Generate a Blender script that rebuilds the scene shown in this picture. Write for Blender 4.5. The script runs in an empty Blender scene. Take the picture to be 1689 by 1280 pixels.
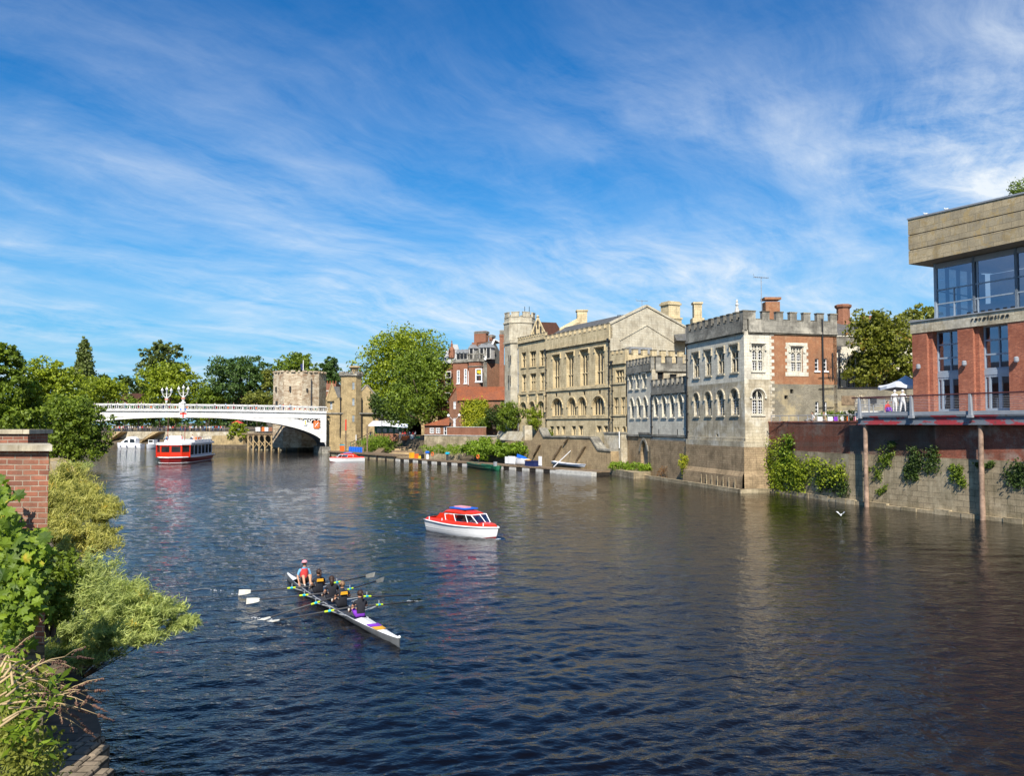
import bpy, bmesh, math, random
import numpy as np
from mathutils import Vector, Matrix, noise as mnoise
random.seed(7); RNG = np.random.default_rng(11)
R = math.radians
scene = bpy.context.scene
# ---------------------------------------------------------------- camera, sky, sun, exposure
H = 6.6; FPX = 1350.0; PITCH = math.atan(59/1350.0)
cam_d = bpy.data.cameras.new('camera'); cam = bpy.data.objects.new('camera', cam_d); scene.collection.objects.link(cam)
cam.location = (0, 0, H); cam.rotation_euler = (math.pi/2 + PITCH, 0, 0)
cam_d.sensor_width = 36; cam_d.lens = 36*FPX/1689; cam_d.clip_end = 8000; cam_d.clip_start = 0.1
scene.camera = cam
SUN_A, SUN_E = R(-3), R(42)                  # the sun stands behind the camera, high over the shoulder
SUNV = Vector((math.sin(SUN_A)*math.cos(SUN_E), -math.cos(SUN_A)*math.cos(SUN_E), math.sin(SUN_E)))
sl = bpy.data.lights.new('sun', 'SUN'); sl.energy = 5.0; sl.angle = R(0.53); sl.color = (1.0, 0.93, 0.82)
so = bpy.data.objects.new('sun', sl); scene.collection.objects.link(so)
so.rotation_euler = SUNV.to_track_quat('Z', 'Y').to_euler(); so.location = (0, 0, 60)
scene.view_settings.view_transform = 'Standard'; scene.view_settings.look = 'None'
scene.view_settings.exposure = 0.55; scene.view_settings.gamma = 1.0
world = bpy.data.worlds.new('World'); scene.world = world; world.use_nodes = True

class NT:                                    # tiny node helper
    def __init__(s, tree): s.t = tree; s.n = tree.nodes; s.l = tree.links
    def node(s, typ, **kw):
        nd = s.n.new(typ)
        for k, v in kw.items():
            if k == 'inp':
                for a, b in v.items():
                    if isinstance(b, tuple) and len(b) == 2 and isinstance(b[0], bpy.types.Node): s.l.new(b[0].outputs[b[1]], nd.inputs[a])
                    elif isinstance(b, bpy.types.Node): s.l.new(b.outputs[0], nd.inputs[a])
                    else: nd.inputs[a].default_value = b
            else: setattr(nd, k, v)
        return nd
    def math(s, op, a, b=0.0, c=None, clamp=False):
        nd = s.node('ShaderNodeMath', operation=op, use_clamp=clamp, inp={0: a, 1: b})
        if c is not None: nd.inputs[2].default_value = c
        return nd
    def ramp(s, fac, stops):
        nd = s.node('ShaderNodeValToRGB', inp={0: fac}); e = nd.color_ramp.elements
        while len(e) < len(stops): e.new(0.5)
        for i, (p, c) in enumerate(stops):
            e[i].position = p; e[i].color = (c, c, c, 1) if isinstance(c, (int, float)) else (*c, 1)
        return nd
    def mix(s, fac, a, b, blend='MIX'):
        nd = s.node('ShaderNodeMix', data_type='RGBA', blend_type=blend)
        for i, v in ((0, fac), (6, a), (7, b)):
            if isinstance(v, tuple) and isinstance(v[0], bpy.types.Node): s.l.new(v[0].outputs[v[1]], nd.inputs[i])
            elif isinstance(v, bpy.types.Node): s.l.new(v.outputs[0], nd.inputs[i])
            elif i == 0: nd.inputs[0].default_value = v
            else: nd.inputs[i].default_value = (*v, 1) if len(v) == 3 else v
        s.last = nd
        return (nd, 2)

def build_sky():
    t = NT(world.node_tree); world.node_tree.nodes.clear()
    sky = t.node('ShaderNodeTexSky', sky_type='NISHITA', sun_disc=False, sun_elevation=SUN_E, sun_rotation=math.pi-SUN_A,
                 altitude=0, air_density=1.0, dust_density=0.2, ozone_density=3.0)
    tc = t.node('ShaderNodeTexCoord'); sep = t.node('ShaderNodeSeparateXYZ', inp={0: (tc, 'Generated')})
    hs = t.mix(1.0, t.node('ShaderNodeHueSaturation', inp={'Saturation': 1.3, 'Value': 1.0, 'Color': sky}), (.10, .84, 1.10), 'MULTIPLY')
    hz = t.mix(t.ramp((sep, 2), [(0.0, .85), (.07, .7), (.22, .2), (.36, 0.)]), hs, (1.9, 4.1, 6.6))
    zc = t.math('ADD', t.math('MAXIMUM', (sep, 2), 0.0), 0.16)
    cx = t.math('DIVIDE', (sep, 0), zc); cy = t.math('DIVIDE', (sep, 1), zc)
    co = t.node('ShaderNodeCombineXYZ', inp={0: cx, 1: cy, 2: 0.0})
    wn = t.node('ShaderNodeTexNoise', inp={'Vector': co, 'Scale': 1.1, 'Detail': 3.0, 'Roughness': 0.5})
    wv = t.node('ShaderNodeVectorMath', operation='MULTIPLY_ADD', inp={0: (wn, 'Color'), 1: (.5, .5, 0), 2: co})
    def cl(rot, sc, loc, scale, det, rough, lo, hi, dist=0.0):
        mp = t.node('ShaderNodeMapping', vector_type='TEXTURE', inp={'Vector': wv, 'Rotation': (0, 0, R(rot)), 'Scale': (1/sc[0], 1/sc[1], 1), 'Location': loc})
        return t.ramp(t.node('ShaderNodeTexNoise', inp={'Vector': mp, 'Scale': scale, 'Detail': det, 'Roughness': rough, 'Distortion': dist}), [(lo, 0.), (hi, 1.)])
    soft = cl(50, (.6, 1.1, 1), (SK[0], SK[1], 0), .85, 7.0, .55, .40, .62)       # broad veils
    fib = cl(58, (.40, 1.7, 1), (4.1, 1.2, 0), 1.7, 12.0, .68, .38, .72)          # combed fibres, drawn out one way
    fib2 = cl(30, (.5, 2.2, 1), (2.1, 6.2, 0), 2.2, 12.0, .66, .46, .74)
    puff = cl(-30, (.8, 1.2, 1), (8.1, 3.2, 0), 3.2, 12.0, .70, .42, .70)          # small mottling
    low = t.ramp((sep, 2), [(0.0, .85), (0.05, 1.15), (0.18, 1.0), (0.30, .42), (.45, .08)])
    side = t.math('MULTIPLY', t.math('MAXIMUM', t.math('MULTIPLY_ADD', (sep, 0), 1.25, 0.0), 0.0), t.ramp((sep, 2), [(0.0, 1.0), (.26, 1.0), (.50, .35)]))
    tex = t.math('ADD', t.math('MULTIPLY', fib, .52), t.math('ADD', t.math('MULTIPLY', fib2, .30), t.math('MULTIPLY', puff, .22)))
    cov = t.math('MULTIPLY', t.math('MULTIPLY', soft, tex), t.math('ADD', low, side))
    veil = t.math('MULTIPLY', t.math('ADD', t.math('MULTIPLY', low, .34), t.math('MULTIPLY', side, .60)), t.math('MULTIPLY_ADD', tex, .95, .14))
    cov = t.math('MULTIPLY', t.math('ADD', t.math('MULTIPLY', cov, 1.35), veil), .95, clamp=True)
    col = t.mix(cov, hz, (6.8, 7.4, 8.0))
    bg = t.node('ShaderNodeBackground', inp={'Color': col, 'Strength': 0.086})
    t.node('ShaderNodeOutputWorld', inp={0: bg})
SK = (1.2, 2.4)
build_sky()

# ---------------------------------------------------------------- photo pixel -> world
CT, ST = math.cos(PITCH), math.sin(PITCH)
def ray(px, py):
    u = (px-844.5)/FPX; v = (640-py)/FPX
    return (u, CT - v*ST, ST + v*CT)
def P(px, py, Y):                             # point of a pixel at distance Y ahead
    d = ray(px, py); k = Y/d[1]; return Vector((d[0]*k, Y, H + d[2]*k))
def G(px, py, z=0.0):                         # point of a pixel on the level z
    d = ray(px, py); k = (z-H)/d[2]; return Vector((d[0]*k, d[1]*k, z))
def zz(py, Y, px=844.5): return P(px, py, Y).z
class F:                                      # vertical wall frame: s along, z up, d outward
    def __init__(s, A, B):
        s.A = Vector(A[:2]); s.B = Vector(B[:2]); s.L = (s.B-s.A).length; s.u = (s.B-s.A)/s.L
        n = Vector((s.u.y, -s.u.x)); mid = (s.A+s.B)/2
        s.n = n if n.dot(-mid) > 0 else -n
    def pt(s, a, z, d=0.0):
        q = s.A + s.u*a + s.n*d; return Vector((q.x, q.y, z))
    def px(s, px, py, d=0.0):
        r = ray(px, py); A = s.A + s.n*d; r2 = Vector((r[0], r[1]))
        k = A.dot(s.n)/r2.dot(s.n); q = r2*k
        return ((q-A).dot(s.u), H + r[2]*k)
    def op(s, x0, x1, y0, y1, kind='rect', d=0.0):
        xm = (x0+x1)/2
        a, b = sorted((s.px(x0, y1, d)[0], s.px(x1, y1, d)[0]))
        return (a, b, s.px(xm, y1, d)[1], s.px(xm, y0, d)[1], kind)
def zoomer(ox, oy, sc):
    def f(x, y): return (ox+x/sc, oy+y/sc)
    return f

# ---------------------------------------------------------------- mesh builder
class MB:
    def __init__(s): s.v = []; s.f = []; s.m = []
    def poly(s, pts, mi=0):
        i = len(s.v); s.v += [tuple(p) for p in pts]; s.f.append(tuple(range(i, i+len(pts)))); s.m.append(mi)
    def obox(s, o, ex, ey, ez, mi=0):
        o, ex, ey, ez = map(Vector, (o, ex, ey, ez)); i = len(s.v)
        s.v += [tuple(p) for p in (o, o+ex, o+ex+ey, o+ey, o+ez, o+ex+ez, o+ex+ey+ez, o+ey+ez)]
        q = [(0,3,2,1),(4,5,6,7),(0,1,5,4),(1,2,6,5),(2,3,7,6),(3,0,4,7)]
        if ex.cross(ey).dot(ez) < 0: q = [a[::-1] for a in q]
        s.f += [tuple(i+k for k in a) for a in q]; s.m += [mi]*6
        return s
    def box(s, c, d, mi=0, rz=0.0):
        c = Vector(c); x = Vector((math.cos(rz), math.sin(rz), 0))*d[0]; y = Vector((-math.sin(rz), math.cos(rz), 0))*d[1]; z = Vector((0, 0, d[2]))
        return s.obox(c-x/2-y/2-z/2, x, y, z, mi)
    def wbox(s, F, a, b, z0, z1, d0, d1, mi=0):
        return s.obox(F.pt(a, z0, d0), F.pt(b, z0, d0)-F.pt(a, z0, d0), F.pt(a, z0, d1)-F.pt(a, z0, d0), (0, 0, z1-z0), mi)
    def ring(s, rings, mi=0, cap=True, closed=True):
        i = len(s.v); n = len(rings[0])
        for r in rings: s.v += [tuple(p) for p in r]
        for k in range(len(rings)-1):
            for j in range(n if closed else n-1):
                a = i+k*n+j; b = i+k*n+(j+1) % n; s.f.append((a, b, b+n, a+n)); s.m.append(mi)
        if cap:
            s.f.append(tuple(i+j for j in reversed(range(n)))); s.m.append(mi)
            s.f.append(tuple(i+(len(rings)-1)*n+j for j in range(n))); s.m.append(mi)
        return s
    def cyl(s, p0, p1, r0, r1=None, n=10, mi=0, cap=True):
        p0, p1 = Vector(p0), Vector(p1); r1 = r0 if r1 is None else r1
        ax = (p1-p0).normalized(); a = ax.orthogonal().normalized(); b = ax.cross(a)
        cs = [(math.cos(2*math.pi*k/n), math.sin(2*math.pi*k/n)) for k in range(n)]
        return s.ring([[p0+(a*c+b*q)*r0 for c, q in cs], [p1+(a*c+b*q)*r1 for c, q in cs]], mi, cap)
    def tube(s, path, rad, n=6, mi=0):
        path = [Vector(p) for p in path]; rr = rad if isinstance(rad, (list, tuple)) else [rad]*len(path)
        rings = []; up = None
        for k, p in enumerate(path):
            t = (path[min(k+1, len(path)-1)]-path[max(k-1, 0)]).normalized()
            a = t.orthogonal().normalized() if up is None else (up - t*up.dot(t)).normalized()
            up = a; b = t.cross(a)
            rings.append([p+(a*math.cos(2*math.pi*j/n)+b*math.sin(2*math.pi*j/n))*rr[k] for j in range(n)])
        return s.ring(rings, mi)
    def lathe(s, prof, o=(0, 0, 0), n=12, mi=0, a0=0.0):
        o = Vector(o)
        return s.ring([[o+Vector((r*math.cos(a0+2*math.pi*k/n), r*math.sin(a0+2*math.pi*k/n), z)) for k in range(n)] for r, z in prof], mi)
    def prism(s, pts, z0, z1, mi=0):
        pts = [Vector((p[0], p[1], 0)) for p in pts]
        ar = sum(pts[k].x*pts[(k+1) % len(pts)].y-pts[(k+1) % len(pts)].x*pts[k].y for k in range(len(pts)))
        if ar < 0: pts = pts[::-1]
        return s.ring([[Vector((p.x, p.y, z0)) for p in pts], [Vector((p.x, p.y, z1)) for p in pts]], mi)
    def fprism(s, F, pts, d0, d1, mi=0):      # polygon in the wall plane, given a thickness
        ar = sum(pts[k][0]*pts[(k+1) % len(pts)][1]-pts[(k+1) % len(pts)][0]*pts[k][1] for k in range(len(pts)))
        if ar < 0: pts = pts[::-1]
        return s.ring([[F.pt(a, z, d0) for a, z in pts], [F.pt(a, z, d1) for a, z in pts]], mi)
    def build(s, name, mats, parent=None, smooth=False, origin=None, fixn=True):
        me = bpy.data.meshes.new(name)
        o = Vector(origin) if origin is not None else Vector((0, 0, 0))
        me.from_pydata([tuple(Vector(v)-o) for v in s.v] if origin is not None else s.v, [], s.f)
        if not isinstance(mats, (list, tuple)): mats = [mats]
        for m in mats: me.materials.append(m)
        me.polygons.foreach_set('material_index', s.m)
        if fixn:
            bm = bmesh.new(); bm.from_mesh(me); bmesh.ops.recalc_face_normals(bm, faces=bm.faces); bm.to_mesh(me); bm.free()
        uv = me.uv_layers.new(name='uv'); n = len(me.loops)
        li = np.empty(n, int); me.loops.foreach_get('vertex_index', li)
        co = np.empty(len(me.vertices)*3); me.vertices.foreach_get('co', co); co = co.reshape(-1, 3)
        nr = np.empty(len(me.polygons)*3); me.polygons.foreach_get('normal', nr); nr = nr.reshape(-1, 3)
        ls = np.empty(len(me.polygons), int); me.polygons.foreach_get('loop_total', ls)
        pn = np.repeat(nr, ls, axis=0); c = co[li]
        flat = np.abs(pn[:, 2]) > 0.8
        t = np.stack([-pn[:, 1], pn[:, 0]], 1); t /= np.maximum(np.linalg.norm(t, axis=1, keepdims=True), 1e-6)
        U = np.where(flat, c[:, 0], (c[:, :2]*t).sum(1))
        sl = np.maximum(np.sqrt(1-np.clip(pn[:, 2]**2, 0, .96)), .2)
        V = np.where(flat, c[:, 1], c[:, 2]/sl)
        uv.data.foreach_set('uv', np.stack([U, V], 1).ravel())
        if smooth: me.polygons.foreach_set('use_smooth', [True]*len(me.polygons))
        ob = bpy.data.objects.new(name, me); scene.collection.objects.link(ob)
        ob.location = o
        if parent is not None: ob.parent = parent; ob.location = o - (parent.location if origin is not None else Vector((0, 0, 0)))
        if parent is not None and origin is None:
            ob.matrix_parent_inverse = Matrix.Translation(-parent.location) @ Matrix.Identity(4)
            if parent.rotation_euler.z: ob.matrix_parent_inverse = Matrix.Identity(4)
        return ob
def tag(o, label=None, cat=None, group=None, kind=None):
    if label: o['label'] = label
    if cat: o['category'] = cat
    if group: o['group'] = group
    if kind: o['kind'] = kind
    return o
def thing(name, label, cat, loc=(0, 0, 0), rz=0.0, group=None):
    o = bpy.data.objects.new(name, None); scene.collection.objects.link(o); o.empty_display_size = .3
    o.location = loc; o.rotation_euler = (0, 0, rz); return tag(o, label, cat, group)
def lpart(mb, name, mats, parent, smooth=False):     # a part modelled in its thing's own coordinates
    o = mb.build(name, mats, None, smooth); o.parent = parent; return o
def dup(root, loc=None, rz=None, label=None, group=None, scale=None):
    def cp(o, par):
        c = o.copy(); scene.collection.objects.link(c)
        if par is not None: c.parent = par
        for ch in kids.get(o.name, []): cp(ch, c)
        return c
    kids = {}
    def walk(o):
        kids[o.name] = list(o.children)
        for ch in o.children: walk(ch)
    walk(root)
    c = cp(root, None)
    if loc is not None: c.location = loc
    if rz is not None: c.rotation_euler[2] = rz
    if scale: c.scale = (scale,)*3 if isinstance(scale, (int, float)) else scale
    if label: c['label'] = label
    if group: c['group'] = group
    return c

# ---------------------------------------------------------------- materials
MATS = {}
def newmat(name):
    m = bpy.data.materials.new(name); m.use_nodes = True; m.node_tree.nodes.clear(); MATS[name] = m
    return m, NT(m.node_tree)
def finish(m, t, col, rough=0.8, bump=None, bstr=0.4, bdist=0.02, metal=0.0, spec=0.3, **kw):
    inp = {'Base Color': col if not (isinstance(col, tuple) and len(col) == 3) else (*col, 1), 'Roughness': rough, 'Metallic': metal, 'Specular IOR Level': spec}
    inp.update(kw)
    p = t.node('ShaderNodeBsdfPrincipled', inp=inp)
    if bump is not None:
        b = t.node('ShaderNodeBump', inp={'Height': bump, 'Strength': bstr, 'Distance': bdist}); t.l.new(b.outputs[0], p.inputs['Normal'])
    t.node('ShaderNodeOutputMaterial', inp={0: p}); return m
def plain(name, col, rough=0.5, metal=0.0, var=0.12, scale=3.0, spec=0.4, **kw):
    m, t = newmat(name); tc = t.node('ShaderNodeTexCoord')
    n = t.node('ShaderNodeTexNoise', inp={'Vector': (tc, 'Object'), 'Scale': scale, 'Detail': 6.0, 'Roughness': 0.65})
    r = t.ramp(n, [(0.3, 1-var*1.6), (0.7, 1+var*.2 if var < .5 else 1)])
    c = t.mix(1.0, (*col, 1), r, 'MULTIPLY')
    return finish(m, t, c, rough, metal=metal, spec=spec, bump=n, bstr=.15, bdist=.01, **kw)
def blocks(name, c1, c2, mortar, bw=0.6, bh=0.3, msize=0.012, stain=(0.10, 0.085, 0.06), stain_amt=0.5, streak=0.3, rough=0.9, mix_amt=1.0, bump=.5, seed=0.0, rot=0.0, patch=None, patch_scale=.4, patch_at=(.5, .6), squash=1.0, grime=0.35):
    m, t = newmat(name); uv = t.node('ShaderNodeUVMap', uv_map='uv')
    mp = t.node('ShaderNodeMapping', inp={'Vector': uv, 'Location': (seed*3.1, seed*1.7, 0)})
    wob = t.node('ShaderNodeTexNoise', inp={'Vector': mp, 'Scale': 1.5, 'Detail': 2.0})
    mv = t.node('ShaderNodeVectorMath', operation='MULTIPLY_ADD', inp={0: (wob, 'Color'), 1: (0.02, 0.02, 0), 2: mp})
    br = t.node('ShaderNodeTexBrick', inp={'Vector': mv, 'Color1': (*c1, 1), 'Color2': (*c2, 1), 'Mortar': (*mortar, 1), 'Scale': 1.0, 'Mortar Size': msize, 'Mortar Smooth': 0.2, 'Bias': 0.0, 'Brick Width': bw, 'Row Height': bh})
    br.offset = 0.5
    fine = t.node('ShaderNodeTexNoise', inp={'Vector': mp, 'Scale': 9.0, 'Detail': 6.0, 'Roughness': 0.7})
    c = t.mix(1.0, br, t.ramp(fine, [(0.25, 0.66), (0.75, 1.18)]), 'MULTIPLY')
    if patch is not None:
        pn = t.node('ShaderNodeTexNoise', inp={'Vector': mp, 'Scale': patch_scale, 'Detail': 8.0, 'Roughness': 0.7})
        c = t.mix(t.ramp(pn, [(patch_at[0], 0.0), (patch_at[1], 1.0)]), c, patch)
    big = t.node('ShaderNodeTexNoise', inp={'Vector': mp, 'Scale': 0.55, 'Detail': 8.0, 'Roughness': 0.68})
    c = t.mix(t.math('MULTIPLY', t.ramp(big, [(0.44, 0.0), (0.62, 1.0)]), stain_amt), c, stain)
    sm = t.node('ShaderNodeMapping', inp={'Vector': mp, 'Scale': (2.2, 0.22, 1)})
    sn = t.node('ShaderNodeTexNoise', inp={'Vector': sm, 'Scale': 1.6, 'Detail': 7.0, 'Roughness': 0.65})
    c = t.mix(t.math('MULTIPLY', t.ramp(sn, [(0.49, 0.0), (0.68, 1.0)]), streak), c, stain)
    gn = t.node('ShaderNodeTexNoise', inp={'Vector': mp, 'Scale': 2.7, 'Detail': 5.0, 'Roughness': 0.75})
    c = t.mix(t.math('MULTIPLY', t.ramp(gn, [(0.55, 0.0), (0.7, 1.0)]), grime), c, tuple(x*.62 for x in c1))
    h = t.math('ADD', t.math('MULTIPLY', (br, 'Fac'), -1.0), t.math('MULTIPLY', fine, 0.6))
    return finish(m, t, c, rough, bump=h, bstr=bump, bdist=0.02, spec=.15)
def foliage(name, c1, c2, c3=None, scale=0.35, trans=0.3, rough=.55):
    m, t = newmat(name); g = t.node('ShaderNodeNewGeometry'); tc = t.node('ShaderNodeTexCoord')
    n = t.node('ShaderNodeTexNoise', inp={'Vector': (tc, 'Object'), 'Scale': scale, 'Detail': 3.0, 'Roughness': .6})
    f = t.math('ADD', t.math('MULTIPLY', (g, 'Random Per Island'), 0.55), t.math('MULTIPLY', t.ramp(n, [(0.3, 0.0), (0.7, 1.0)]), 0.5), clamp=True)
    stops = [(0.05, c1), (0.85, c2)]
    if c3: stops.append((0.985, c3))
    c = t.ramp(f, stops)
    p = t.node('ShaderNodeBsdfPrincipled', inp={'Base Color': c, 'Roughness': rough, 'Specular IOR Level': .35})
    tr = t.node('ShaderNodeBsdfTranslucent', inp={'Color': t.mix(1.0, c, (1.15, 1.25, .5), 'MULTIPLY')})
    ms = t.node('ShaderNodeMixShader', inp={0: trans, 1: p, 2: tr})
    t.node('ShaderNodeOutputMaterial', inp={0: ms}); return m

M = {}
M['ashlar'] = blocks('guildhall_limestone', (0.74, 0.61, 0.38), (0.64, 0.52, 0.31), (0.40, 0.32, 0.18), .75, .34, .010, (0.15, 0.11, 0.06), .42, .45)
M['ashlar2'] = blocks('pale_limestone_tower', (0.60, 0.55, 0.43), (0.54, 0.48, 0.36), (0.40, 0.35, 0.25), .8, .36, .010, (0.16, 0.13, 0.09), .45, .45, seed=2)
M['white_stone'] = blocks('washed_white_stone', (0.78, 0.73, 0.60), (0.68, 0.635, 0.52), (0.46, 0.43, 0.35), .62, .30, .010, (0.22, 0.20, 0.17), .4, .32, seed=3)
M['cream_stone'] = blocks('cream_weathered_stone', (0.60, 0.53, 0.39), (0.52, 0.45, 0.32), (0.38, 0.32, 0.22), .7, .32, .012, (0.15, 0.12, 0.08), .55, .5, seed=4, patch=(0.62, 0.58, 0.48))
M['dark_coping'] = blocks('soot_grey_coping_stone', (0.33, 0.31, 0.26), (0.25, 0.235, 0.20), (0.14, 0.13, 0.11), .9, .45, .010, (0.07, 0.065, 0.055), .7, .5, seed=5, patch=(0.44, 0.41, 0.34))
M['base_stone'] = blocks('river_stained_base_stone', (0.46, 0.34, 0.205), (0.38, 0.275, 0.165), (0.22, 0.16, 0.10), .62, .22, .014, (0.10, 0.075, 0.045), .6, .45, seed=6)
M['quay_stone'] = blocks('quay_wall_stone', (0.46, 0.37, 0.24), (0.35, 0.28, 0.18), (0.13, 0.11, 0.08), .95, .42, .016, (0.10, 0.09, 0.05), .5, .5, seed=7, patch=(0.52, 0.43, 0.29))
M['rubble'] = blocks('grey_rubble_stone', (0.30, 0.27, 0.20), (0.20, 0.18, 0.135), (0.30, 0.27, 0.21), .26, .13, .02, (0.10, 0.09, 0.07), .5, .3, seed=8, patch=(0.40, 0.33, 0.20), grime=.6)
M['tower_rubble'] = blocks('pale_rubble_tower_stone', (0.68, 0.59, 0.44), (0.40, 0.31, 0.21), (0.50, 0.43, 0.31), .7, .3, .03, (0.20, 0.12, 0.07), .6, .2, seed=9, patch=(0.34, 0.22, 0.13), patch_scale=1.1, patch_at=(.56, .62), grime=.7)
M['brick_orange'] = blocks('orange_brown_brick', (0.42, 0.17, 0.075), (0.34, 0.125, 0.055), (0.40, 0.27, 0.17), .225, .075, .010, (0.16, 0.08, 0.05), .45, .35, seed=10, patch=(0.40, 0.24, 0.14), patch_scale=1.2, patch_at=(.50, .66), grime=.6)
M['brick_bar'] = blocks('clean_red_brick', (0.52, 0.17, 0.09), (0.28, 0.075, 0.045), (0.40, 0.25, 0.18), .225, .075, .010, (0.20, 0.06, 0.035), .45, .3, seed=11, grime=.7)
M['brick_quay'] = blocks('stained_red_quay_brick', (0.56, 0.18, 0.11), (0.42, 0.12, 0.075), (0.30, 0.17, 0.12), .225, .075, .010, (0.10, 0.06, 0.045), .35, .35, seed=12, patch=(0.50, 0.36, 0.29), patch_scale=.5, patch_at=(.50, .62), grime=.5)
M['brick_house'] = blocks('red_house_brick', (0.36, 0.155, 0.09), (0.26, 0.10, 0.06), (0.36, 0.22, 0.15), .225, .075, .010, (0.18, 0.07, 0.04), .4, .3, seed=13)
M['brick_brown'] = blocks('mottled_brown_brick', (0.36, 0.17, 0.095), (0.22, 0.10, 0.06), (0.34, 0.24, 0.17), .3, .12, .012, (0.10, 0.05, 0.035), .4, .3, seed=14, grime=.6)
M['brick_near'] = blocks('old_hand_made_brick', (0.36, 0.14, 0.085), (0.20, 0.08, 0.055), (0.40, 0.32, 0.24), .235, .078, .009, (0.16, 0.10, 0.07), .35, .3, seed=15, bump=.9, patch=(.42, .26, .19), patch_scale=2., patch_at=(.55, .75), grime=.5)
M['parapet_stone'] = blocks('honey_stone_cladding', (0.56, 0.45, 0.28), (0.42, 0.35, 0.235), (0.17, 0.14, 0.09), 1.35, .60, .012, (0.14, 0.12, 0.09), .35, .3, seed=16, patch=(0.44, 0.33, 0.17), patch_scale=1.2, patch_at=(.52, .56))
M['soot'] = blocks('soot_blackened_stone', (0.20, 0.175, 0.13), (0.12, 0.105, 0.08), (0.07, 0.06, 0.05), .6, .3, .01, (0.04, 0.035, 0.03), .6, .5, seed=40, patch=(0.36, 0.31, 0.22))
M['slate'] = blocks('grey_slate', (0.17, 0.165, 0.16), (0.11, 0.11, 0.112), (0.05, 0.05, 0.05), .3, .22, .012, (0.10, 0.10, 0.07), .4, .2, seed=17, rough=.6)
M['tile_red'] = blocks('orange_clay_tile', (0.46, 0.15, 0.065), (0.34, 0.10, 0.05), (0.12, 0.05, 0.03), .2, .16, .02, (0.14, 0.07, 0.05), .5, .3, seed=18)
M['tile_brown'] = blocks('brown_clay_tile', (0.13, 0.055, 0.035), (0.085, 0.04, 0.028), (0.04, 0.02, 0.015), .2, .16, .02, (0.05, 0.03, 0.02), .4, .2, seed=19)
M['gate_stone'] = blocks('yellow_gatehouse_stone', (0.54, 0.41, 0.22), (0.44, 0.33, 0.17), (0.30, 0.22, 0.12), .6, .3, .014, (0.13, 0.10, 0.06), .5, .5, seed=20)
M['coarse_conc'] = blocks('weathered_left_wall_stone', (0.20, 0.16, 0.11), (0.15, 0.12, 0.085), (0.08, 0.065, 0.05), .7, .3, .02, (0.05, 0.05, 0.03), .6, .4, seed=21, bump=.8)
M['step_stone'] = blocks('worn_step_stone', (0.34, 0.27, 0.19), (0.25, 0.20, 0.145), (0.09, 0.07, 0.05), .42, .25, .02, (0.09, 0.08, 0.05), .5, .3, seed=22, bump=.9)
M['paving'] = blocks('paving', (0.36, 0.32, 0.26), (0.30, 0.27, 0.22), (0.18, 0.16, 0.13), .6, .6, .01, (0.16, 0.14, 0.1), .4, .1, seed=23)
M['white_paint'] = plain('white_bridge_paint', (0.80, 0.79, 0.76), .45, var=.2, scale=.6)
M['gloss_white'] = plain('gloss_white', (0.82, 0.82, 0.82), .25, var=.04)
M['dirty_white'] = plain('dirty_white', (0.60, 0.58, 0.53), .6, var=.25)
M['red'] = plain('gloss_red', (0.72, 0.035, 0.012), .22, var=.06, spec=.6)
M['dark_red'] = plain('dark_red', (0.30, 0.02, 0.02), .4, var=.15)
M['orange'] = plain('safety_orange', (0.80, 0.16, 0.03), .5, var=.05)
M['blue'] = plain('bright_blue', (0.015, 0.13, 0.62), .4, var=.08)
M['navy'] = plain('navy', (0.012, 0.022, 0.10), .6)
M['cyan'] = plain('cyan', (0.02, 0.42, 0.60), .4)
M['yellow'] = plain('yellow', (0.80, 0.60, 0.03), .4)
M['green'] = plain('dark_green_paint', (0.015, 0.14, 0.07), .45)
M['black'] = plain('black_iron', (0.018, 0.018, 0.02), .45)
M['dkgrey'] = plain('dark_grey', (0.06, 0.06, 0.065), .5)
M['grey'] = plain('grey_steel', (0.30, 0.32, 0.35), .4, var=.1)
M['bluegrey'] = plain('blue_grey_frame', (0.30, 0.36, 0.43), .4, var=.1)
M['beam'] = plain('grey_beam_paint', (0.16, 0.18, 0.21), .55, var=.35)
M['rust'] = plain('rusty_brown_steel', (0.16, 0.085, 0.06), .7, var=.35)
M['tan_col'] = plain('tan_painted_column', (0.52, 0.35, 0.25), .6, var=.5, scale=1.5)
M['lead'] = plain('lead', (0.30, 0.31, 0.32), .5, var=.2)
M['timber'] = plain('timber', (0.26, 0.185, 0.115), .8, var=.4)
M['pale_timber'] = plain('pale_timber', (0.52, 0.38, 0.20), .8, var=.3)
M['wet_timber'] = plain('wet_dark_timber', (0.035, 0.028, 0.022), .7, var=.4)
M['bark'] = plain('bark', (0.14, 0.105, 0.075), .9, var=.5, scale=5)
M['canvas'] = plain('pale_canvas', (0.66, 0.68, 0.72), .8, var=.06)
M['soil'] = plain('soil', (0.20, 0.155, 0.10), .95, var=.5, scale=.8)
M['skin'] = plain('skin', (0.56, 0.30, 0.19), .55, var=.05)
M['hair_brown'] = plain('brown_hair', (0.045, 0.022, 0.014), .6, var=.3, scale=30)
M['hair_fair'] = plain('fair_hair', (0.30, 0.17, 0.09), .6, var=.3, scale=30)
M['cloth_black'] = plain('black_cloth', (0.014, 0.015, 0.022), .8)
M['cloth_white'] = plain('white_cloth', (0.72, 0.70, 0.68), .8)
M['cloth_blue'] = plain('blue_cloth', (0.16, 0.42, 0.66), .8)
M['cloth_red'] = plain('red_cloth', (0.62, 0.05, 0.05), .8)
M['cloth_navy'] = plain('navy_cloth', (0.04, 0.06, 0.14), .8)
M['cloth_pink'] = plain('pink_cloth', (0.75, 0.32, 0.36), .8)
M['cloth_purple'] = plain('purple_cloth', (0.22, 0.04, 0.50), .8)
M['cloth_grey'] = plain('grey_cloth', (0.22, 0.22, 0.23), .8)
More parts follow.
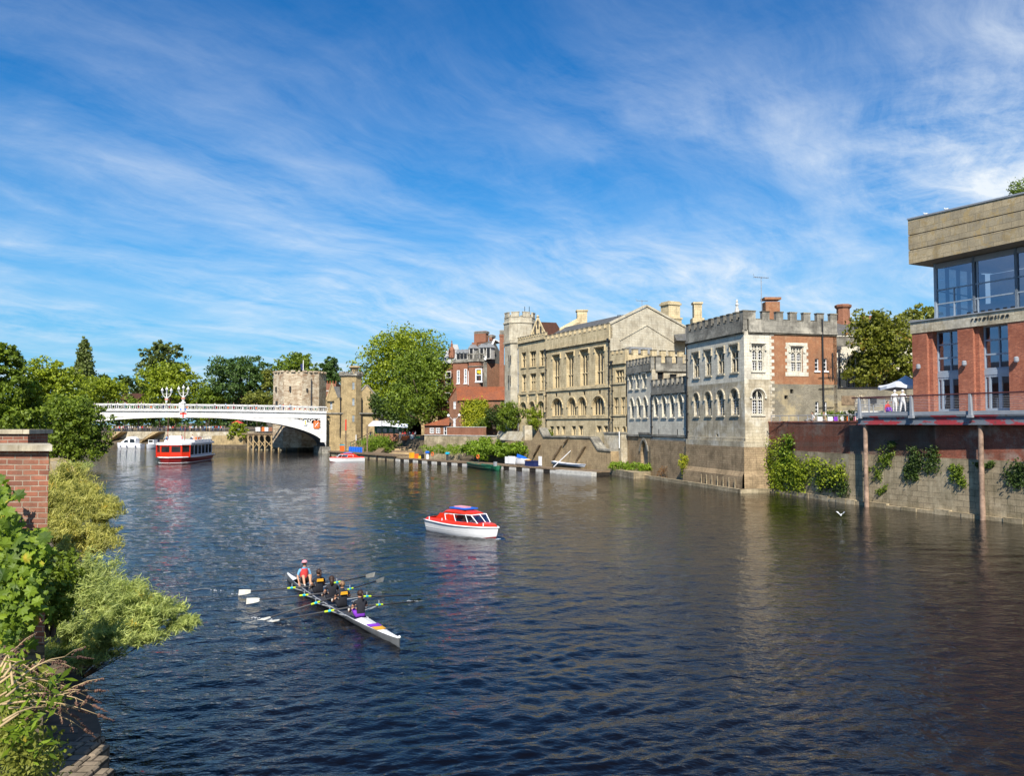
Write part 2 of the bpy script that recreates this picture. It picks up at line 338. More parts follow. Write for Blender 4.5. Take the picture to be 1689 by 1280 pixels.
M['cloth_khaki'] = plain('khaki_cloth', (0.40, 0.30, 0.18), .8)
def glassmat(name, col, rough=.05, spec=.8):
    m, t = newmat(name); tc = t.node('ShaderNodeTexCoord')
    n = t.node('ShaderNodeTexNoise', inp={'Vector': (tc, 'Object'), 'Scale': .9, 'Detail': 3.0})
    return finish(m, t, t.mix(t.ramp(n, [(.35, 0.), (.7, 1.)]), tuple(c*.6 for c in col), tuple(c*1.5 for c in col)), rough, bump=n, bstr=.25, bdist=.05, spec=spec)
M['glass'] = glassmat('dark_window_glass', (0.020, 0.022, 0.024), .08, .55)
M['glass_bar'] = glassmat('reflective_bar_glass', (0.025, 0.035, 0.05), .02, 1.0)
M['glass_pale'] = glassmat('pale_window_glass', (0.25, 0.28, 0.30), .1)
m, t = newmat('clear_glass')
t.node('ShaderNodeOutputMaterial', inp={0: t.node('ShaderNodeMixShader', inp={0: .30, 1: t.node('ShaderNodeBsdfTransparent', inp={0: (.40, .46, .50, 1)}), 2: t.node('ShaderNodeBsdfGlossy', inp={0: (.55, .68, .95, 1), 1: .02})})})
M['clear_glass'] = m
m, t = newmat('bar_lamp'); t.node('ShaderNodeOutputMaterial', inp={0: t.node('ShaderNodeEmission', inp={0: (1, .62, .15, 1), 1: 6.0})}); M['lamp'] = m
# foliage kinds
M['f_mid'] = foliage('leaf_mid_green', (0.049, 0.09, 0.009), (0.207, 0.28, 0.023))
M['f_bright'] = foliage('leaf_sunny_green', (0.073, 0.121, 0.007), (0.331, 0.39, 0.023))
M['f_dark'] = foliage('leaf_dark_green', (0.024, 0.06, 0.013), (0.096, 0.163, 0.033))
M['f_olive'] = foliage('leaf_olive', (0.073, 0.09, 0.014), (0.262, 0.28, 0.044))
M['f_poplar'] = foliage('leaf_poplar', (0.055, 0.083, 0.02), (0.179, 0.221, 0.052))
M['f_willow'] = foliage('leaf_willow', (0.07, 0.115, 0.025), (0.56, 0.62, 0.19), (.55, .40, .05), scale=1.6, trans=.35)
M['f_willow_y'] = foliage('leaf_willow_yellowing', (0.10, 0.12, 0.02), (0.62, 0.58, 0.15), (.6, .38, .05), scale=1.6, trans=.35)
M['f_vine'] = foliage('leaf_vine', (0.025, 0.065, 0.008), (0.24, 0.34, 0.022), (.6, .42, .05), scale=3.0, trans=.35)
M['f_yellow'] = foliage('leaf_yellow_green', (0.158, 0.196, 0.011), (0.524, 0.52, 0.036), (.6, .45, .03), trans=.4)
M['f_chestnut'] = foliage('leaf_chestnut', (0.055, 0.071, 0.009), (0.234, 0.247, 0.027), (.34, .14, .03))
M['f_ivy'] = foliage('leaf_ivy', (0.017, 0.039, 0.009), (0.083, 0.13, 0.021))
M['f_grass'] = foliage('leaf_grass', (0.073, 0.138, 0.011), (0.276, 0.39, 0.031), trans=.35)
M['f_russet'] = foliage('leaf_russet', (0.122, 0.052, 0.018), (0.331, 0.169, 0.052))
# ---------------------------------------------------------------- facade helpers
def arch_pts(a, b, zs, zt, n=10, kind='arch'):
    """curve from (a, zs) over the top to (b, zs)"""
    m = (a+b)/2; r = []
    for k in range(n+1):
        t = k/n
        if kind == 'point':
            x = a+(b-a)*t; q = 1-abs(2*t-1); z = zs+(zt-zs)*math.sin(q*math.pi/2)**.75*(.92+.08*q)
        else:
            ang = math.pi*(1-t); x = m+(b-a)/2*math.cos(ang); z = zs+(zt-zs)*math.sin(ang)
        r.append((x, z))
    return r
def rise(o): return min((o[1]-o[0])*(.62 if o[4] == 'point' else .5), (o[3]-o[2])*.5)
def wall_open(mb, F, s0, s1, z0, z1, ops, rev=.35, mi=0):
    xs = sorted({s0, s1, *[v for o in ops for v in o[:2] if s0 < v < s1]}); zs = sorted({z0, z1, *[v for o in ops for v in o[2:4] if z0 < v < z1]})
    for i in range(len(xs)-1):
        for j in range(len(zs)-1):
            xm, zm = (xs[i]+xs[i+1])/2, (zs[j]+zs[j+1])/2
            if any(o[0] < xm < o[1] and o[2] < zm < o[3] for o in ops): continue
            mb.poly([F.pt(xs[i], zs[j]), F.pt(xs[i+1], zs[j]), F.pt(xs[i+1], zs[j+1]), F.pt(xs[i], zs[j+1])], mi)
    for a, b, c, d, k in ops:
        if k == 'rect': top = [(a, d), (b, d)]
        else:
            top = arch_pts(a, b, d-rise((a, b, c, d, k)), d, 10, k); h = len(top)//2
            mb.poly([F.pt(*p) for p in top[:h+1]]+[F.pt(a, d)], mi); mb.poly([F.pt(*p) for p in top[h:]]+[F.pt(b, d)], mi)
        loop = [(a, c)]+top+[(b, c)]
        for p, q in zip(loop, loop[1:]+loop[:1]):
            mb.poly([F.pt(*p), F.pt(*q), F.pt(*q, -rev), F.pt(*p, -rev)], mi)
def wall_obj(name, F, s0, s1, z0, z1, ops, mat, parent, rev=.35):
    mb = MB(); wall_open(mb, F, s0, s1, z0, z1, ops, rev); return mb.build(name, mat, parent, fixn=False)
def arc_band(mb, F, pts, w, d0, d1, mi=0):
    for p, q in zip(pts, pts[1:]):
        v = Vector((q[0]-p[0], q[1]-p[1])); L = v.length
        if L < 1e-6: continue
        n = Vector((-v.y, v.x))/L*w
        mb.fprism(F, [p, q, (q[0]+n.x, q[1]+n.y), (p[0]+n.x, p[1]+n.y)], d0, d1, mi)
def window(F, o, parent, frame, glass='glass', nm=1, nt=0, rev=.3, bar=.07, hood=None, tracery=False, sill=False, edge=.07, name='window', grid=None, tr_at=None):
    """mullioned window: stone or metal frame (part) with its pane (sub-part)"""
    a, b, c, d, k = o; mb = MB(); D0, D1 = -rev+.02, -rev+.02+bar*1.5
    sp = d-rise(o) if k != 'rect' else d
    for x0, x1 in ((a, a+edge), (b-edge, b)): mb.wbox(F, x0, x1, c, sp, D0, D1)
    mb.wbox(F, a+edge, b-edge, c, c+edge, D0, D1)
    if k == 'rect': mb.wbox(F, a+edge, b-edge, d-edge, d, D0, D1)
    else: arc_band(mb, F, arch_pts(a, b, sp, d, 10, k)[::-1], edge, D0, D1)
    xs = [a+(b-a)*(i+1)/(nm+1) for i in range(nm)]
    for x in xs:
        top = d-.02 if k == 'rect' else sp + (d-sp)*max(0, 1-abs(2*(x-a)/(b-a)-1)**2)**.5*.96
        mb.wbox(F, x-bar/2, x+bar/2, c+edge, top, D0, D1)
    for i in range(nt):
        z = c+(sp-c)*(i+1)/(nt+1) if tr_at is None else c+(d-c)*tr_at[i]
        mb.wbox(F, a+edge, b-edge, z-bar/2, z+bar/2, D0, D1*.98-.004)
    if tracery:
        w = (b-a)/(nm+1); zt = d-w*1.5
        for i in range(nm+1):
            x0 = a+w*i; arc_band(mb, F, arch_pts(x0+.02, x0+w-.02, zt, zt+w*.75, 8, 'point'), bar*.6, D0, D1-.01)
            mb.wbox(F, x0+w/2-bar*.3, x0+w/2+bar*.3, zt+w*.72, d-.03, D0, D1-.012)
            mb.fprism(F, [(x0+.02, zt+w*.45), (x0+w*.2, zt+w*.45), (x0+.02, zt+w*.85)], D0, D1-.014)
            mb.fprism(F, [(x0+w-.02, zt+w*.45), (x0+w*.8, zt+w*.45), (x0+w-.02, zt+w*.85)], D0, D1-.014)
        mb.wbox(F, a+edge, b-edge, zt+w*.86, zt+w*.95, D0, D1-.008)
    if grid:
        for i in range(1, grid[0]):
            x = a+(b-a)*i/grid[0]; mb.wbox(F, x-.018, x+.018, c+edge, sp-.02, D0-.005, D0+.035, 1)
        for i in range(1, grid[1]):
            z = c+(sp-c)*i/grid[1]; mb.wbox(F, a+edge, b-edge, z-.018, z+.018, D0-.006, D0+.03, 1)
    if hood == 'label':
        mb.wbox(F, a-.22, b+.22, d+.10, d+.24, .003, .17); 
        for x0 in (a-.22, b+.08): mb.wbox(F, x0, x0+.14, d-.42, d+.10, .003, .13); mb.wbox(F, x0-.04, x0+.18, d-.58, d-.42, .003, .16)
    elif hood == 'arch':
        arc_band(mb, F, arch_pts(a-.10, b+.10, sp, d+.12, 12, k)[::1], .13, .003, .14)
        for x0 in (a-.26, b+.06): mb.wbox(F, x0, x0+.2, sp-.16, sp, .003, .15)
    if sill: mb.wbox(F, a-.12, b+.12, c-.14, c-.003, .003, .12)
    w = mb.build(name, [frame, M['gloss_white']], parent)
    g = MB(); g.poly([F.pt(a+.01, c+.01, D0-.01), F.pt(b-.01, c+.01, D0-.01), F.pt(b-.01, d-.01, D0-.01), F.pt(a+.01, d-.01, D0-.01)])
    g.build('pane', M[glass], w)
    return w
def battlement(F, s0, s1, z0, zc, zt, mer, gap, mat, parent, th=.45, d1=.12, name='battlement', cap=None, mats=None, start=0.0):
    mb = MB(); mb.wbox(F, s0, s1, z0, zc, d1-th, d1)
    n = max(1, round((s1-s0+gap)/(mer+gap))); w = (s1-s0+gap)/n; mw = w*mer/(mer+gap)
    for i in range(n):
        a = s0+i*w; b = min(a+mw, s1)
        mb.wbox(F, a, b, zc, zt-.1, d1-th+.002, d1-.002); mb.wbox(F, a-.04, b+.04, zt-.1, zt, d1-th-.04, d1+.045, 1)
        if i < n-1: mb.wbox(F, b+.045, a+w-.045, zc+.001, zc+.07, d1-th-.03, d1+.035, 1)
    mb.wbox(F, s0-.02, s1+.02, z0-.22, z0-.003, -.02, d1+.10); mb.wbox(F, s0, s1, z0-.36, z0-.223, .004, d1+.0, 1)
    return mb.build(name, [mat, M['soot']], parent)
def course(F, s0, s1, z0, z1, mat, parent, d=.10, name='string_course'):
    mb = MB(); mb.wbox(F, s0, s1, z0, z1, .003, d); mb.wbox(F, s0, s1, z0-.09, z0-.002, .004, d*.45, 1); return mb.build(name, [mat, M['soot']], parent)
def downpipe(F, s, z0, z1, parent, d=.14, r=.075, hopper=True, mat='black'):
    mb = MB(); mb.cyl(F.pt(s, z0, d), F.pt(s, z1, d), r, r, 8)
    if hopper: mb.obox(F.pt(s-.22, z1-.35, .01), F.u.to_3d()*.44, F.n.to_3d()*.34, (0, 0, .45))
    z = z0+1.2
    while z < z1-.5: mb.obox(F.pt(s-.12, z, .01), F.u.to_3d()*.24, F.n.to_3d()*.25, (0, 0, .09)); z += 2.0
    return mb.build('downpipe', M[mat], parent)
def quadblock(name, A, B, depth, z0, z1, mat, parent, inset=.4, n=None):
    """solid core of a building behind the facade line A-B"""
    f = A if isinstance(A, F) else F(A, B); mb = MB()
    mb.obox(f.pt(0, z0, -inset), f.u.to_3d()*f.L, f.n.to_3d()*(-depth+inset), (0, 0, z1-z0)); return mb.build(name, mat, parent)
def gable_roof(pts4, z0, zr, mat, parent, over=.0, name='roof', th=.12, axis=0):
    """pts4 corners (2D) in order; ridge runs parallel to edge 0-1"""
    a, b, c, d = [Vector(p[:2]) for p in pts4]; m0 = (a+d)/2; m1 = (b+c)/2
    V = lambda p, z: Vector((p.x, p.y, z)); mb = MB()
    mb.ring([[V(a, z0), V(m0, zr), V(d, z0)], [V(b, z0), V(m1, zr), V(c, z0)]])
    return mb.build(name, mat, parent)
def chimney(loc, w, dpt, h, mat, parent, rz=0, pots=2, cap='dark_coping', name='chimney'):
    mb = MB(); mb.box((loc[0], loc[1], loc[2]+h/2), (w, dpt, h), 0, rz); mb.box((loc[0], loc[1], loc[2]+h*.93), (w+.16, dpt+.16, h*.05), 0, rz)
    mb.box((loc[0], loc[1], loc[2]+h+.08), (w+.22, dpt+.22, .16), 1, rz)
    for i in range(pots):
        x = (i+.5)/pots*w-w/2; q = Vector((loc[0]+x*math.cos(rz), loc[1]+x*math.sin(rz), loc[2]+h+.16)); mb.lathe([(.14, 0), (.12, .45), (.15, .5)], q, 8, 0)
    return mb.build(name, [M[mat], M[cap]], parent)
def aerial(loc, h, label, rz=0.0):
    t = thing('television_aerial', label, 'aerial', loc, rz); mb = MB()
    mb.cyl((0, 0, 0), (0, 0, h), .045, .035, 6); lpart(mb, 'mast', M['grey'], t)
    mb = MB(); mb.cyl((-.9, 0, h-.1), (.9, 0, h-.1), .03, .03, 5)
    for k in range(7): mb.cyl((-.8+k*.26, -.28, h-.1), (-.8+k*.26, .28, h-.1), .018, .018, 4)
    mb.cyl((-.8, 0, h-.1), (-.95, 0, h+.25), .02, .02, 4); lpart(mb, 'antenna_array', M['grey'], t); return t

# ---------------------------------------------------------------- foliage
def leaf_mesh(name, cen, nrm, size, aspect, mat, parent=None, rnd=.9, up=None, seed=None, flat=.0):
    """many small two-sided leaves as diamond quads; cen Nx3, nrm Nx3 preferred normals"""
    g = np.random.default_rng(len(cen) if seed is None else seed); n = len(cen)
    N = nrm/np.maximum(np.linalg.norm(nrm, axis=1, keepdims=True), 1e-6)*(1-rnd*.5) + g.normal(size=(n, 3))*rnd*.6
    N /= np.linalg.norm(N, axis=1, keepdims=True)
    t = g.normal(size=(n, 3)) if up is None else np.asarray(up)+g.normal(size=(n, 3))*.45
    T = t-(t*N).sum(1, keepdims=True)*N; T /= np.maximum(np.linalg.norm(T, axis=1, keepdims=True), 1e-6)
    B = np.cross(N, T); s = (size*(.65+.7*g.random((n, 1)))); w = s*aspect
    V = np.stack([cen-T*s*.5, cen+B*w*.5+T*s*.05, cen+T*s*.55, cen-B*w*.5+T*s*.05], 1).reshape(-1, 3)
    me = bpy.data.meshes.new(name); me.vertices.add(4*n); me.vertices.foreach_set('co', V.ravel())
    me.loops.add(4*n); me.loops.foreach_set('vertex_index', np.arange(4*n)); me.polygons.add(n)
    me.polygons.foreach_set('loop_start', np.arange(0, 4*n, 4)); me.polygons.foreach_set('loop_total', np.full(n, 4))
    me.update(calc_edges=True); me.materials.append(mat)
    o = bpy.data.objects.new(name, me); scene.collection.objects.link(o)
    if parent is not None: o.parent = parent
    return o
def crown_points(lobes, n, g, clumps=18, spread=.17, fill=.35):
    """leaf positions gathered in clumps over the lobes, so the outline is uneven and gaps stay open"""
    lobes = [(np.array(c, float), np.array(r, float)) for c, r in lobes]
    area = np.array([np.prod(r)**(2/3) for _, r in lobes]); w = area/area.sum()
    nc = clumps*len(lobes); li = g.choice(len(lobes), nc, p=w)
    d = g.normal(size=(nc, 3)); d[:, 2] = d[:, 2]*.95+.12; d /= np.linalg.norm(d, axis=1, keepdims=True)
    rad = np.where(g.random(nc) < fill, .35+.5*g.random(nc), .82+.26*g.random(nc))
    C = np.array([lobes[i][0] for i in li]) + d*np.array([lobes[i][1] for i in li])*rad[:, None]
    R_ = np.array([lobes[i][1].mean() for i in li])
    ci = g.integers(0, nc, n); off = g.normal(size=(n, 3)); off /= np.maximum(np.linalg.norm(off, axis=1, keepdims=True), 1e-6)
    off *= (g.random((n, 1))**.5)*(R_[ci]*spread*2.1*(.6+.8*g.random(nc)[ci]))[:, None]; off[:, 2] *= .7
    return C[ci]+off, d[ci]*.7+off/np.maximum(np.linalg.norm(off, axis=1, keepdims=True), 1e-6)*.6
def limbs(base, h0, lobes, r, mat, root, g, nl=7, lean=0.0, roots=1):
    mb = MB(); top = np.array([c for c, _ in lobes]).mean(0); zb = h0
    path = [(base[0], base[1], base[2]-.3), (base[0]+g.normal()*.1, base[1]+g.normal()*.1, base[2]+(top[2]-base[2])*.35), tuple(top*.75+np.array(base)*.25*np.array([1, 1, 1])), (top[0], top[1], top[2]+.1*(top[2]-base[2]))]
    mb.tube(path, [r, r*.8, r*.55, r*.25], 8)
    for i in g.permutation(len(lobes))[:nl]:
        c = np.array(lobes[i][0]); s = np.array(path[1]) if g.random() < .5 else (np.array(path[1])+np.array(path[2]))/2
        mb.tube([tuple(s), tuple((s*.5+c*.5)+np.array([0, 0, -.06*(c[2]-s[2])])), tuple(c)], [r*.4, r*.25, r*.08], 6)
    return mb.build('trunk', mat, root, smooth=True)
def auto_lobes(w, h, g, shape='round', n=16, depth=None):
    """lobes for a crown of width w, height h whose foot is at z=0"""
    L = []; dp = (depth or w)
    for k in range(n):
        t = (k+.5)/n; ang = k*2.399+g.random()*.6
        if shape == 'round': z = .1+.82*t; rr = math.sin(math.pi*min(max(z, .04), .96)**.85)**.7*.52; rl = .25+.06*g.random()
        elif shape == 'cone': z = .07+.88*t; rr = (1-z)**.8*.55; rl = .12+.22*(1-z)
        elif shape == 'column': z = .04+.93*t; rr = .20*(1-z)**.6; rl = .36*(1-z)**.55+.05
        elif shape == 'dome': z = .15+.75*t; rr = math.sqrt(max(0, 1-z*z))*.50; rl = .22+.05*g.random()
        q = rr*(g.random()**.45 if shape != 'column' else g.random())
        hz = max(rl*w*(.85 if shape != 'column' else 1.4), h*.09)
        zc = min(max(z*h, hz*.8), h-hz)
        L.append(((q*w*math.cos(ang)*.9, q*dp*math.sin(ang)*.9, zc), (rl*w*(.85+.3*g.random()), rl*dp*(.85+.3*g.random()), hz*(.85+.3*g.random()))))
    return L
TSEED = [100]
def tree(name, label, x0, x1, yt, yb, Y, mat, shape='round', n=5000, leaf=.5, nlobes=14, ground=None, cat='tree', group=None, asp=.62, clumps=18, spread=.17, depthf=.9, trunk_r=None, fill=.35, trunk_px=None):
    """crown spans pixels x0-x1, yt-yb at distance Y; the trunk goes down to the ground level"""
    TSEED[0] += 1; g = np.random.default_rng(TSEED[0])
    c = P((x0+x1)/2, yb, Y); top = P((x0+x1)/2, yt, Y); w = (x1-x0)/FPX*Y; h = top.z-c.z
    gz = ground if ground is not None else c.z-.3
    root = thing(name, label, cat, (c.x if trunk_px is None else P(trunk_px, yb, Y).x, Y, gz), 0, group)
    dx = c.x-root.location.x; dz = c.z-gz
    L = [((a[0]+dx, a[1], a[2]+dz), r) for a, r in auto_lobes(w, h, g, shape, nlobes, w*depthf)]
    pts, nr = crown_points(L, n, g, clumps, spread, fill)
    leaf_mesh('crown', pts, nr, leaf, asp, M[mat], root, seed=TSEED[0])
    t = limbs((0, 0, 0), 0, L, trunk_r or max(.12, h*.022), M['bark'], None, g); t.parent = root
    return root
def bush(name, label, c, r, mat, n=1500, leaf=.15, cat='bush', lobes=None, asp=.5, clumps=22, spread=.2, group=None, up=None, stems=True, fill=.35, rnd=.9, g=None):
    """a low plant: foliage over lobes plus thin stems"""
    TSEED[0] += 1; g = g or np.random.default_rng(TSEED[0]); c = Vector(c); r = Vector(r if not isinstance(r, (int, float)) else (r, r, r))
    root = thing(name, label, cat, (c.x, c.y, c.z-r.z), 0, group)
    if lobes is None:
        lobes = [((0, 0, r.z), (r.x*.7, r.y*.7, r.z*.75))]+[((r.x*.6*math.cos(a), r.y*.6*math.sin(a), r.z*(.5+.9*g.random())), (r.x*.42, r.y*.42, r.z*.45)) for a in g.random(6)*6.28]
    pts, nr = crown_points(lobes, n, g, clumps, spread, fill)
    leaf_mesh('foliage', pts, nr, leaf, asp, M[mat], root, seed=TSEED[0], up=up, rnd=rnd)
    if stems:
        mb = MB()
        for q, rr in lobes:
            mb.tube([(q[0]*.15, q[1]*.15, 0), (q[0]*.5, q[1]*.5, q[2]*.6), tuple(q)], [.03*max(r)+.01, .02*max(r)+.006, .006], 5)
        lpart(mb, 'stem', M['bark'], root)
    return root
# ---------------------------------------------------------------- water
def water_mat():
    m, t = newmat('river_water'); tc = t.node('ShaderNodeTexCoord')
    def nz(scale, sc, rot, det, rough=.6, loc=(0, 0, 0), dist=0.0):
        mp = t.node('ShaderNodeMapping', inp={'Vector': (tc, 'Object'), 'Rotation': (0, 0, R(rot)), 'Scale': sc, 'Location': loc})
        return t.node('ShaderNodeTexNoise', inp={'Vector': mp, 'Scale': scale, 'Detail': det, 'Roughness': rough, 'Distortion': dist})
    calm = t.ramp(nz(.05, (1, .5, 1), 20, 4.0), [(.36, .35), (.62, 1.0)])
    b = nz(1.6, (.7, 1.3, 1), -22, 3.0, .55, (3, 9, 0), dist=.6)
    c = nz(6.0, (.8, 1.2, 1), 8, 3.0, .6, (7, 2, 0), dist=.3)
    h = t.math('MULTIPLY', t.math('ADD', t.math('MULTIPLY', b, .085), t.math('MULTIPLY', c, .030)), calm)
    bm = t.node('ShaderNodeBump', inp={'Height': h, 'Strength': 1.0, 'Distance': 1.0})
    # silty peat-brown river body
    turb = t.ramp(nz(.02, (1, .6, 1), 10, 3.0), [(.3, 0.), (.7, 1.)])
    p = t.node('ShaderNodeBsdfPrincipled', inp={'Base Color': t.mix(turb, (0.0015, 0.0022, 0.004), (0.0065, 0.0035, 0.0016)), 'Roughness': .03, 'IOR': 1.333, 'Specular IOR Level': .5})
    t.l.new(bm.outputs[0], p.inputs['Normal'])
    t.node('ShaderNodeOutputMaterial', inp={0: p}); return m
def water_surface():
    """one sheet of real waves: a polar grid that is fine near the viewer and coarser far off"""
    r = np.exp(np.linspace(math.log(4.0), math.log(560.0), 900)); n = 640; th = np.linspace(R(-52), R(52), n)
    RR, TT = np.meshgrid(r, th, indexing='ij'); X = RR*np.sin(TT); Y = RR*np.cos(TT)-1.5; g = np.random.default_rng(3)
    dr = RR*(math.log(140)/900)
    def vn(x, y, sc, seed):                   # smooth value noise
        gg = np.random.default_rng(seed).random((128, 128)); u, v = x/sc, y/sc; i, j = np.floor(u).astype(int), np.floor(v).astype(int); a, b = u-i, v-j; a = a*a*(3-2*a); b = b*b*(3-2*b)
        q = lambda i, j: gg[i % 128, j % 128]
        return (q(i, j)*(1-a)+q(i+1, j)*a)*(1-b)+(q(i, j+1)*(1-a)+q(i+1, j+1)*a)*b
    px, py = X+3*vn(X, Y, 9, 1)+1.2*vn(X, Y, 3, 2), Y+3*vn(X, Y, 9, 3)+1.2*vn(X, Y, 3, 4)
    mod = .45+.95*vn(X, Y*.6, 14, 5)*.7+.5*vn(X, Y*.5, 40, 6); Zh = np.zeros_like(X); N = 54
    for i in range(N):
        lam = .16*(2.0/.16)**(i/(N-1)); a = math.atan2(-1, .30)+g.normal()*R(36); k = 2*math.pi/lam; s_ = WSLOPE*math.sqrt(2/N)*(1.25 if lam < .7 else .55)
        w = np.clip((lam/dr-1.8)/2.0, 0, 1); ph = k*(px*math.cos(a)+py*math.sin(a))+g.random()*6.28
        Zh += w*s_/k*(np.sin(ph)+.22*np.cos(2*ph))
    Zh *= mod
    for (x0, y0), (x1, y1), amp, wd in (((718, 873.5), (823, 890.5), .10, 1.0), ((474, 950), (659, 1060), .035, .35)):   # bow waves and wakes
        b0 = G(x1, y1); h = (b0-G(x0, y0)).normalized(); al = -((X-b0.x)*h.x+(Y-b0.y)*h.y); la = np.abs(-(X-b0.x)*h.y+(Y-b0.y)*h.x); q = la-wd*.4-.30*al
        Zh += np.where(al > 0, amp*np.exp(-(q/.55)**2)*np.exp(-al/11)*np.cos(q*6), 0)+np.where(al > 5.5, amp*.8*np.exp(-(la/1.1)**2)*np.exp(-(al-5.5)/7)*np.sin(al*5+X*2), 0)
    fade = np.clip((560-RR)/120, 0, 1); Zh *= fade; Zh[:, 0] = Zh[:, -1] = 0; Zh[0] = 0
    co = np.stack([X, Y, Zh], -1).reshape(-1, 3); m = len(r); idx = np.arange(m*n).reshape(m, n)
    q = np.stack([idx[:-1, :-1], idx[1:, :-1], idx[1:, 1:], idx[:-1, 1:]], -1).reshape(-1, 4)[:, ::-1]
    me = bpy.data.meshes.new('water'); me.vertices.add(len(co)); me.vertices.foreach_set('co', co.ravel()); me.loops.add(q.size); me.loops.foreach_set('vertex_index', q.ravel().astype(np.int32)); me.polygons.add(len(q))
    me.polygons.foreach_set('loop_start', np.arange(0, q.size, 4)); me.polygons.foreach_set('loop_total', np.full(len(q), 4)); me.update(calc_edges=True); me.polygons.foreach_set('use_smooth', np.ones(len(q), bool)); me.materials.append(M['water'])
    o = bpy.data.objects.new('water', me); scene.collection.objects.link(o); tag(o, kind='structure')
WSLOPE = .145
def sheet(name, pts, z, mat, kind='structure'):
    mb = MB(); mb.poly([(p[0], p[1], z if len(p) < 3 else p[2]) for p in pts]); o = mb.build(name, mat); return tag(o, kind=kind)
M['water'] = water_mat()
gm = blocks('far_ground_soil', (0.13, 0.14, 0.06), (0.11, 0.12, 0.055), (0.09, 0.08, 0.05), 6, 5, .1, (0.16, 0.13, 0.08), .5, .1)
sheet('ground', [(-4000, -4000), (4000, -4000), (4000, 6000), (-4000, 6000)], -3.2, gm)
water_surface()
sheet('water_beyond', [(-500, -120), (140, -120), (120, 420), (-500, 420)], -0.6, M['water'])

def land(name, pts, ztop, mats, zb=-3.0):
    mb = MB(); mb.prism(pts, zb, ztop); o = mb.build(name, mats); return tag(o, kind='structure')
# shore lines -----------------------------------------------------------------
CB = G(1224, 812); CB = Vector((22.6, 79.5, 0))            # corner of the corner building at the water
U1 = Vector((-.25, .968)).normalized(); U2 = Vector((.968, .25)).normalized()
W0 = Vector((25.1, 80.1)); W1 = Vector((28.0, 68.0)); W2 = Vector((33.9, 54.1)); W3 = Vector((44.0, 30.0)); W4 = Vector((52, 5))
GH0 = Vector((15.3, 109.8)); UG = Vector((-.437, .90)).normalized(); NG = Vector((.90, .437)).normalized()
quay_top = 6.5
# high ground behind the quay wall and under the buildings
land('right_bank', [W4+Vector((-.0, 0)), W3, W2, W1, W0, CB.to_2d()+U2*1+U1*3, (19.9, 91.5), (17.6, 101.5), GH0+Vector((.6, 0)), (60, 150), (400, 250), (900, 100), (500, -110), (80, -110)], quay_top, M['paving'])
Z = zoomer
# ground behind the guildhall garden wall
gb = [GH0+UG*(-1)+NG*1.0, GH0+UG*46+NG*1, (-3, 172), (-22, 186), (-39, 192), (-60, 260), (-60, 900), (900, 900), (900, 140)]
land('upper_bank', gb, 4.0, M['soil'])
# sloping river bank between the landing stage and the walls
shore = [G(1035, 782), G(1008, 779), G(985, 776), G(900, 770), G(850, 766.5), G(800, 763), G(750, 759), G(700, 755), G(660, 751.5), G(600, 748), G(546, 746)]
def bankpt(px, py, Y): return P(px, py, Y)
up_ = [P(1035, 778, 108.2), P(1008, 779, 111.4), P(985, 777, 115), P(900, 763, 126), P(850, 752, 134), P(800, 738, 142), P(750, 727, 151), P(700, 727, 163), P(660, 722, 176), P(600, 727, 186), P(546, 742, 191)]
mb = MB()
sh2 = [Vector((p.x, p.y, -.6)) for p in shore]; sh1 = [Vector((p.x, p.y, .42)) for p in shore]
flat = [s+(u-s)*.22 for s, u in zip(sh1, up_)]
for f in flat: f.z = .75
back = [Vector((u.x+(u-s).x*.9+3, u.y+(u-s).y*.9+6, max(u.z, 1.0)+.3)) for s, u in zip(sh1, up_)]
rows = [sh2, sh1, flat, up_, back]
for a, b in zip(rows, rows[1:]):
    for k in range(len(shore)-1): mb.poly([a[k], a[k+1], b[k+1], b[k]])
tag(mb.build('river_bank', M['soil']), kind='structure')
# left bank
LB = [(-6.9, -60), (-6.9, 13.6)]+[tuple(G(*q).to_2d()) for q in ((165, 1280), (120, 1150), (95, 1000), (85, 900), (90, 830), (108, 790), (130, 770), (126, 761), (100, 756), (60, 752), (32, 751))]
land('left_bank', LB+[(-150, 250), (-900, 300), (-900, -100)], .9, M['soil'])
# far bank seen under the arch
FB = [G(545, 745), G(500, 743), G(440, 741), G(405, 740), G(330, 738.5), G(250, 737.5), G(170, 736.5), G(60, 736), G(-160, 736)]
esp = 4.3
mb = MB(); fb0 = [Vector((p.x, p.y, -.8)) for p in FB]; fb1 = [Vector((p.x, p.y, .8)) for p in FB]
fb2 = [Vector((p.x*1.0-.3, p.y+2.2, .95)) for p in FB]; fb3 = [Vector((p.x, p.y+8.5, esp-.1)) for p in FB]; fb4 = [Vector((p.x*1.0, p.y+12, esp)) for p in FB]
fb5 = [Vector((p.x*1.0, p.y+60, esp+.2)) for p in FB]; fb6 = [Vector((p.x*1.6, p.y+700, esp+6)) for p in FB]
for a, b in zip([fb0, fb1, fb2, fb3, fb4, fb5], [fb1, fb2, fb3, fb4, fb5, fb6]):
    for k in range(len(FB)-1): mb.poly([a[k], a[k+1], b[k+1], b[k]])
tag(mb.build('far_bank', M['soil']), kind='structure')
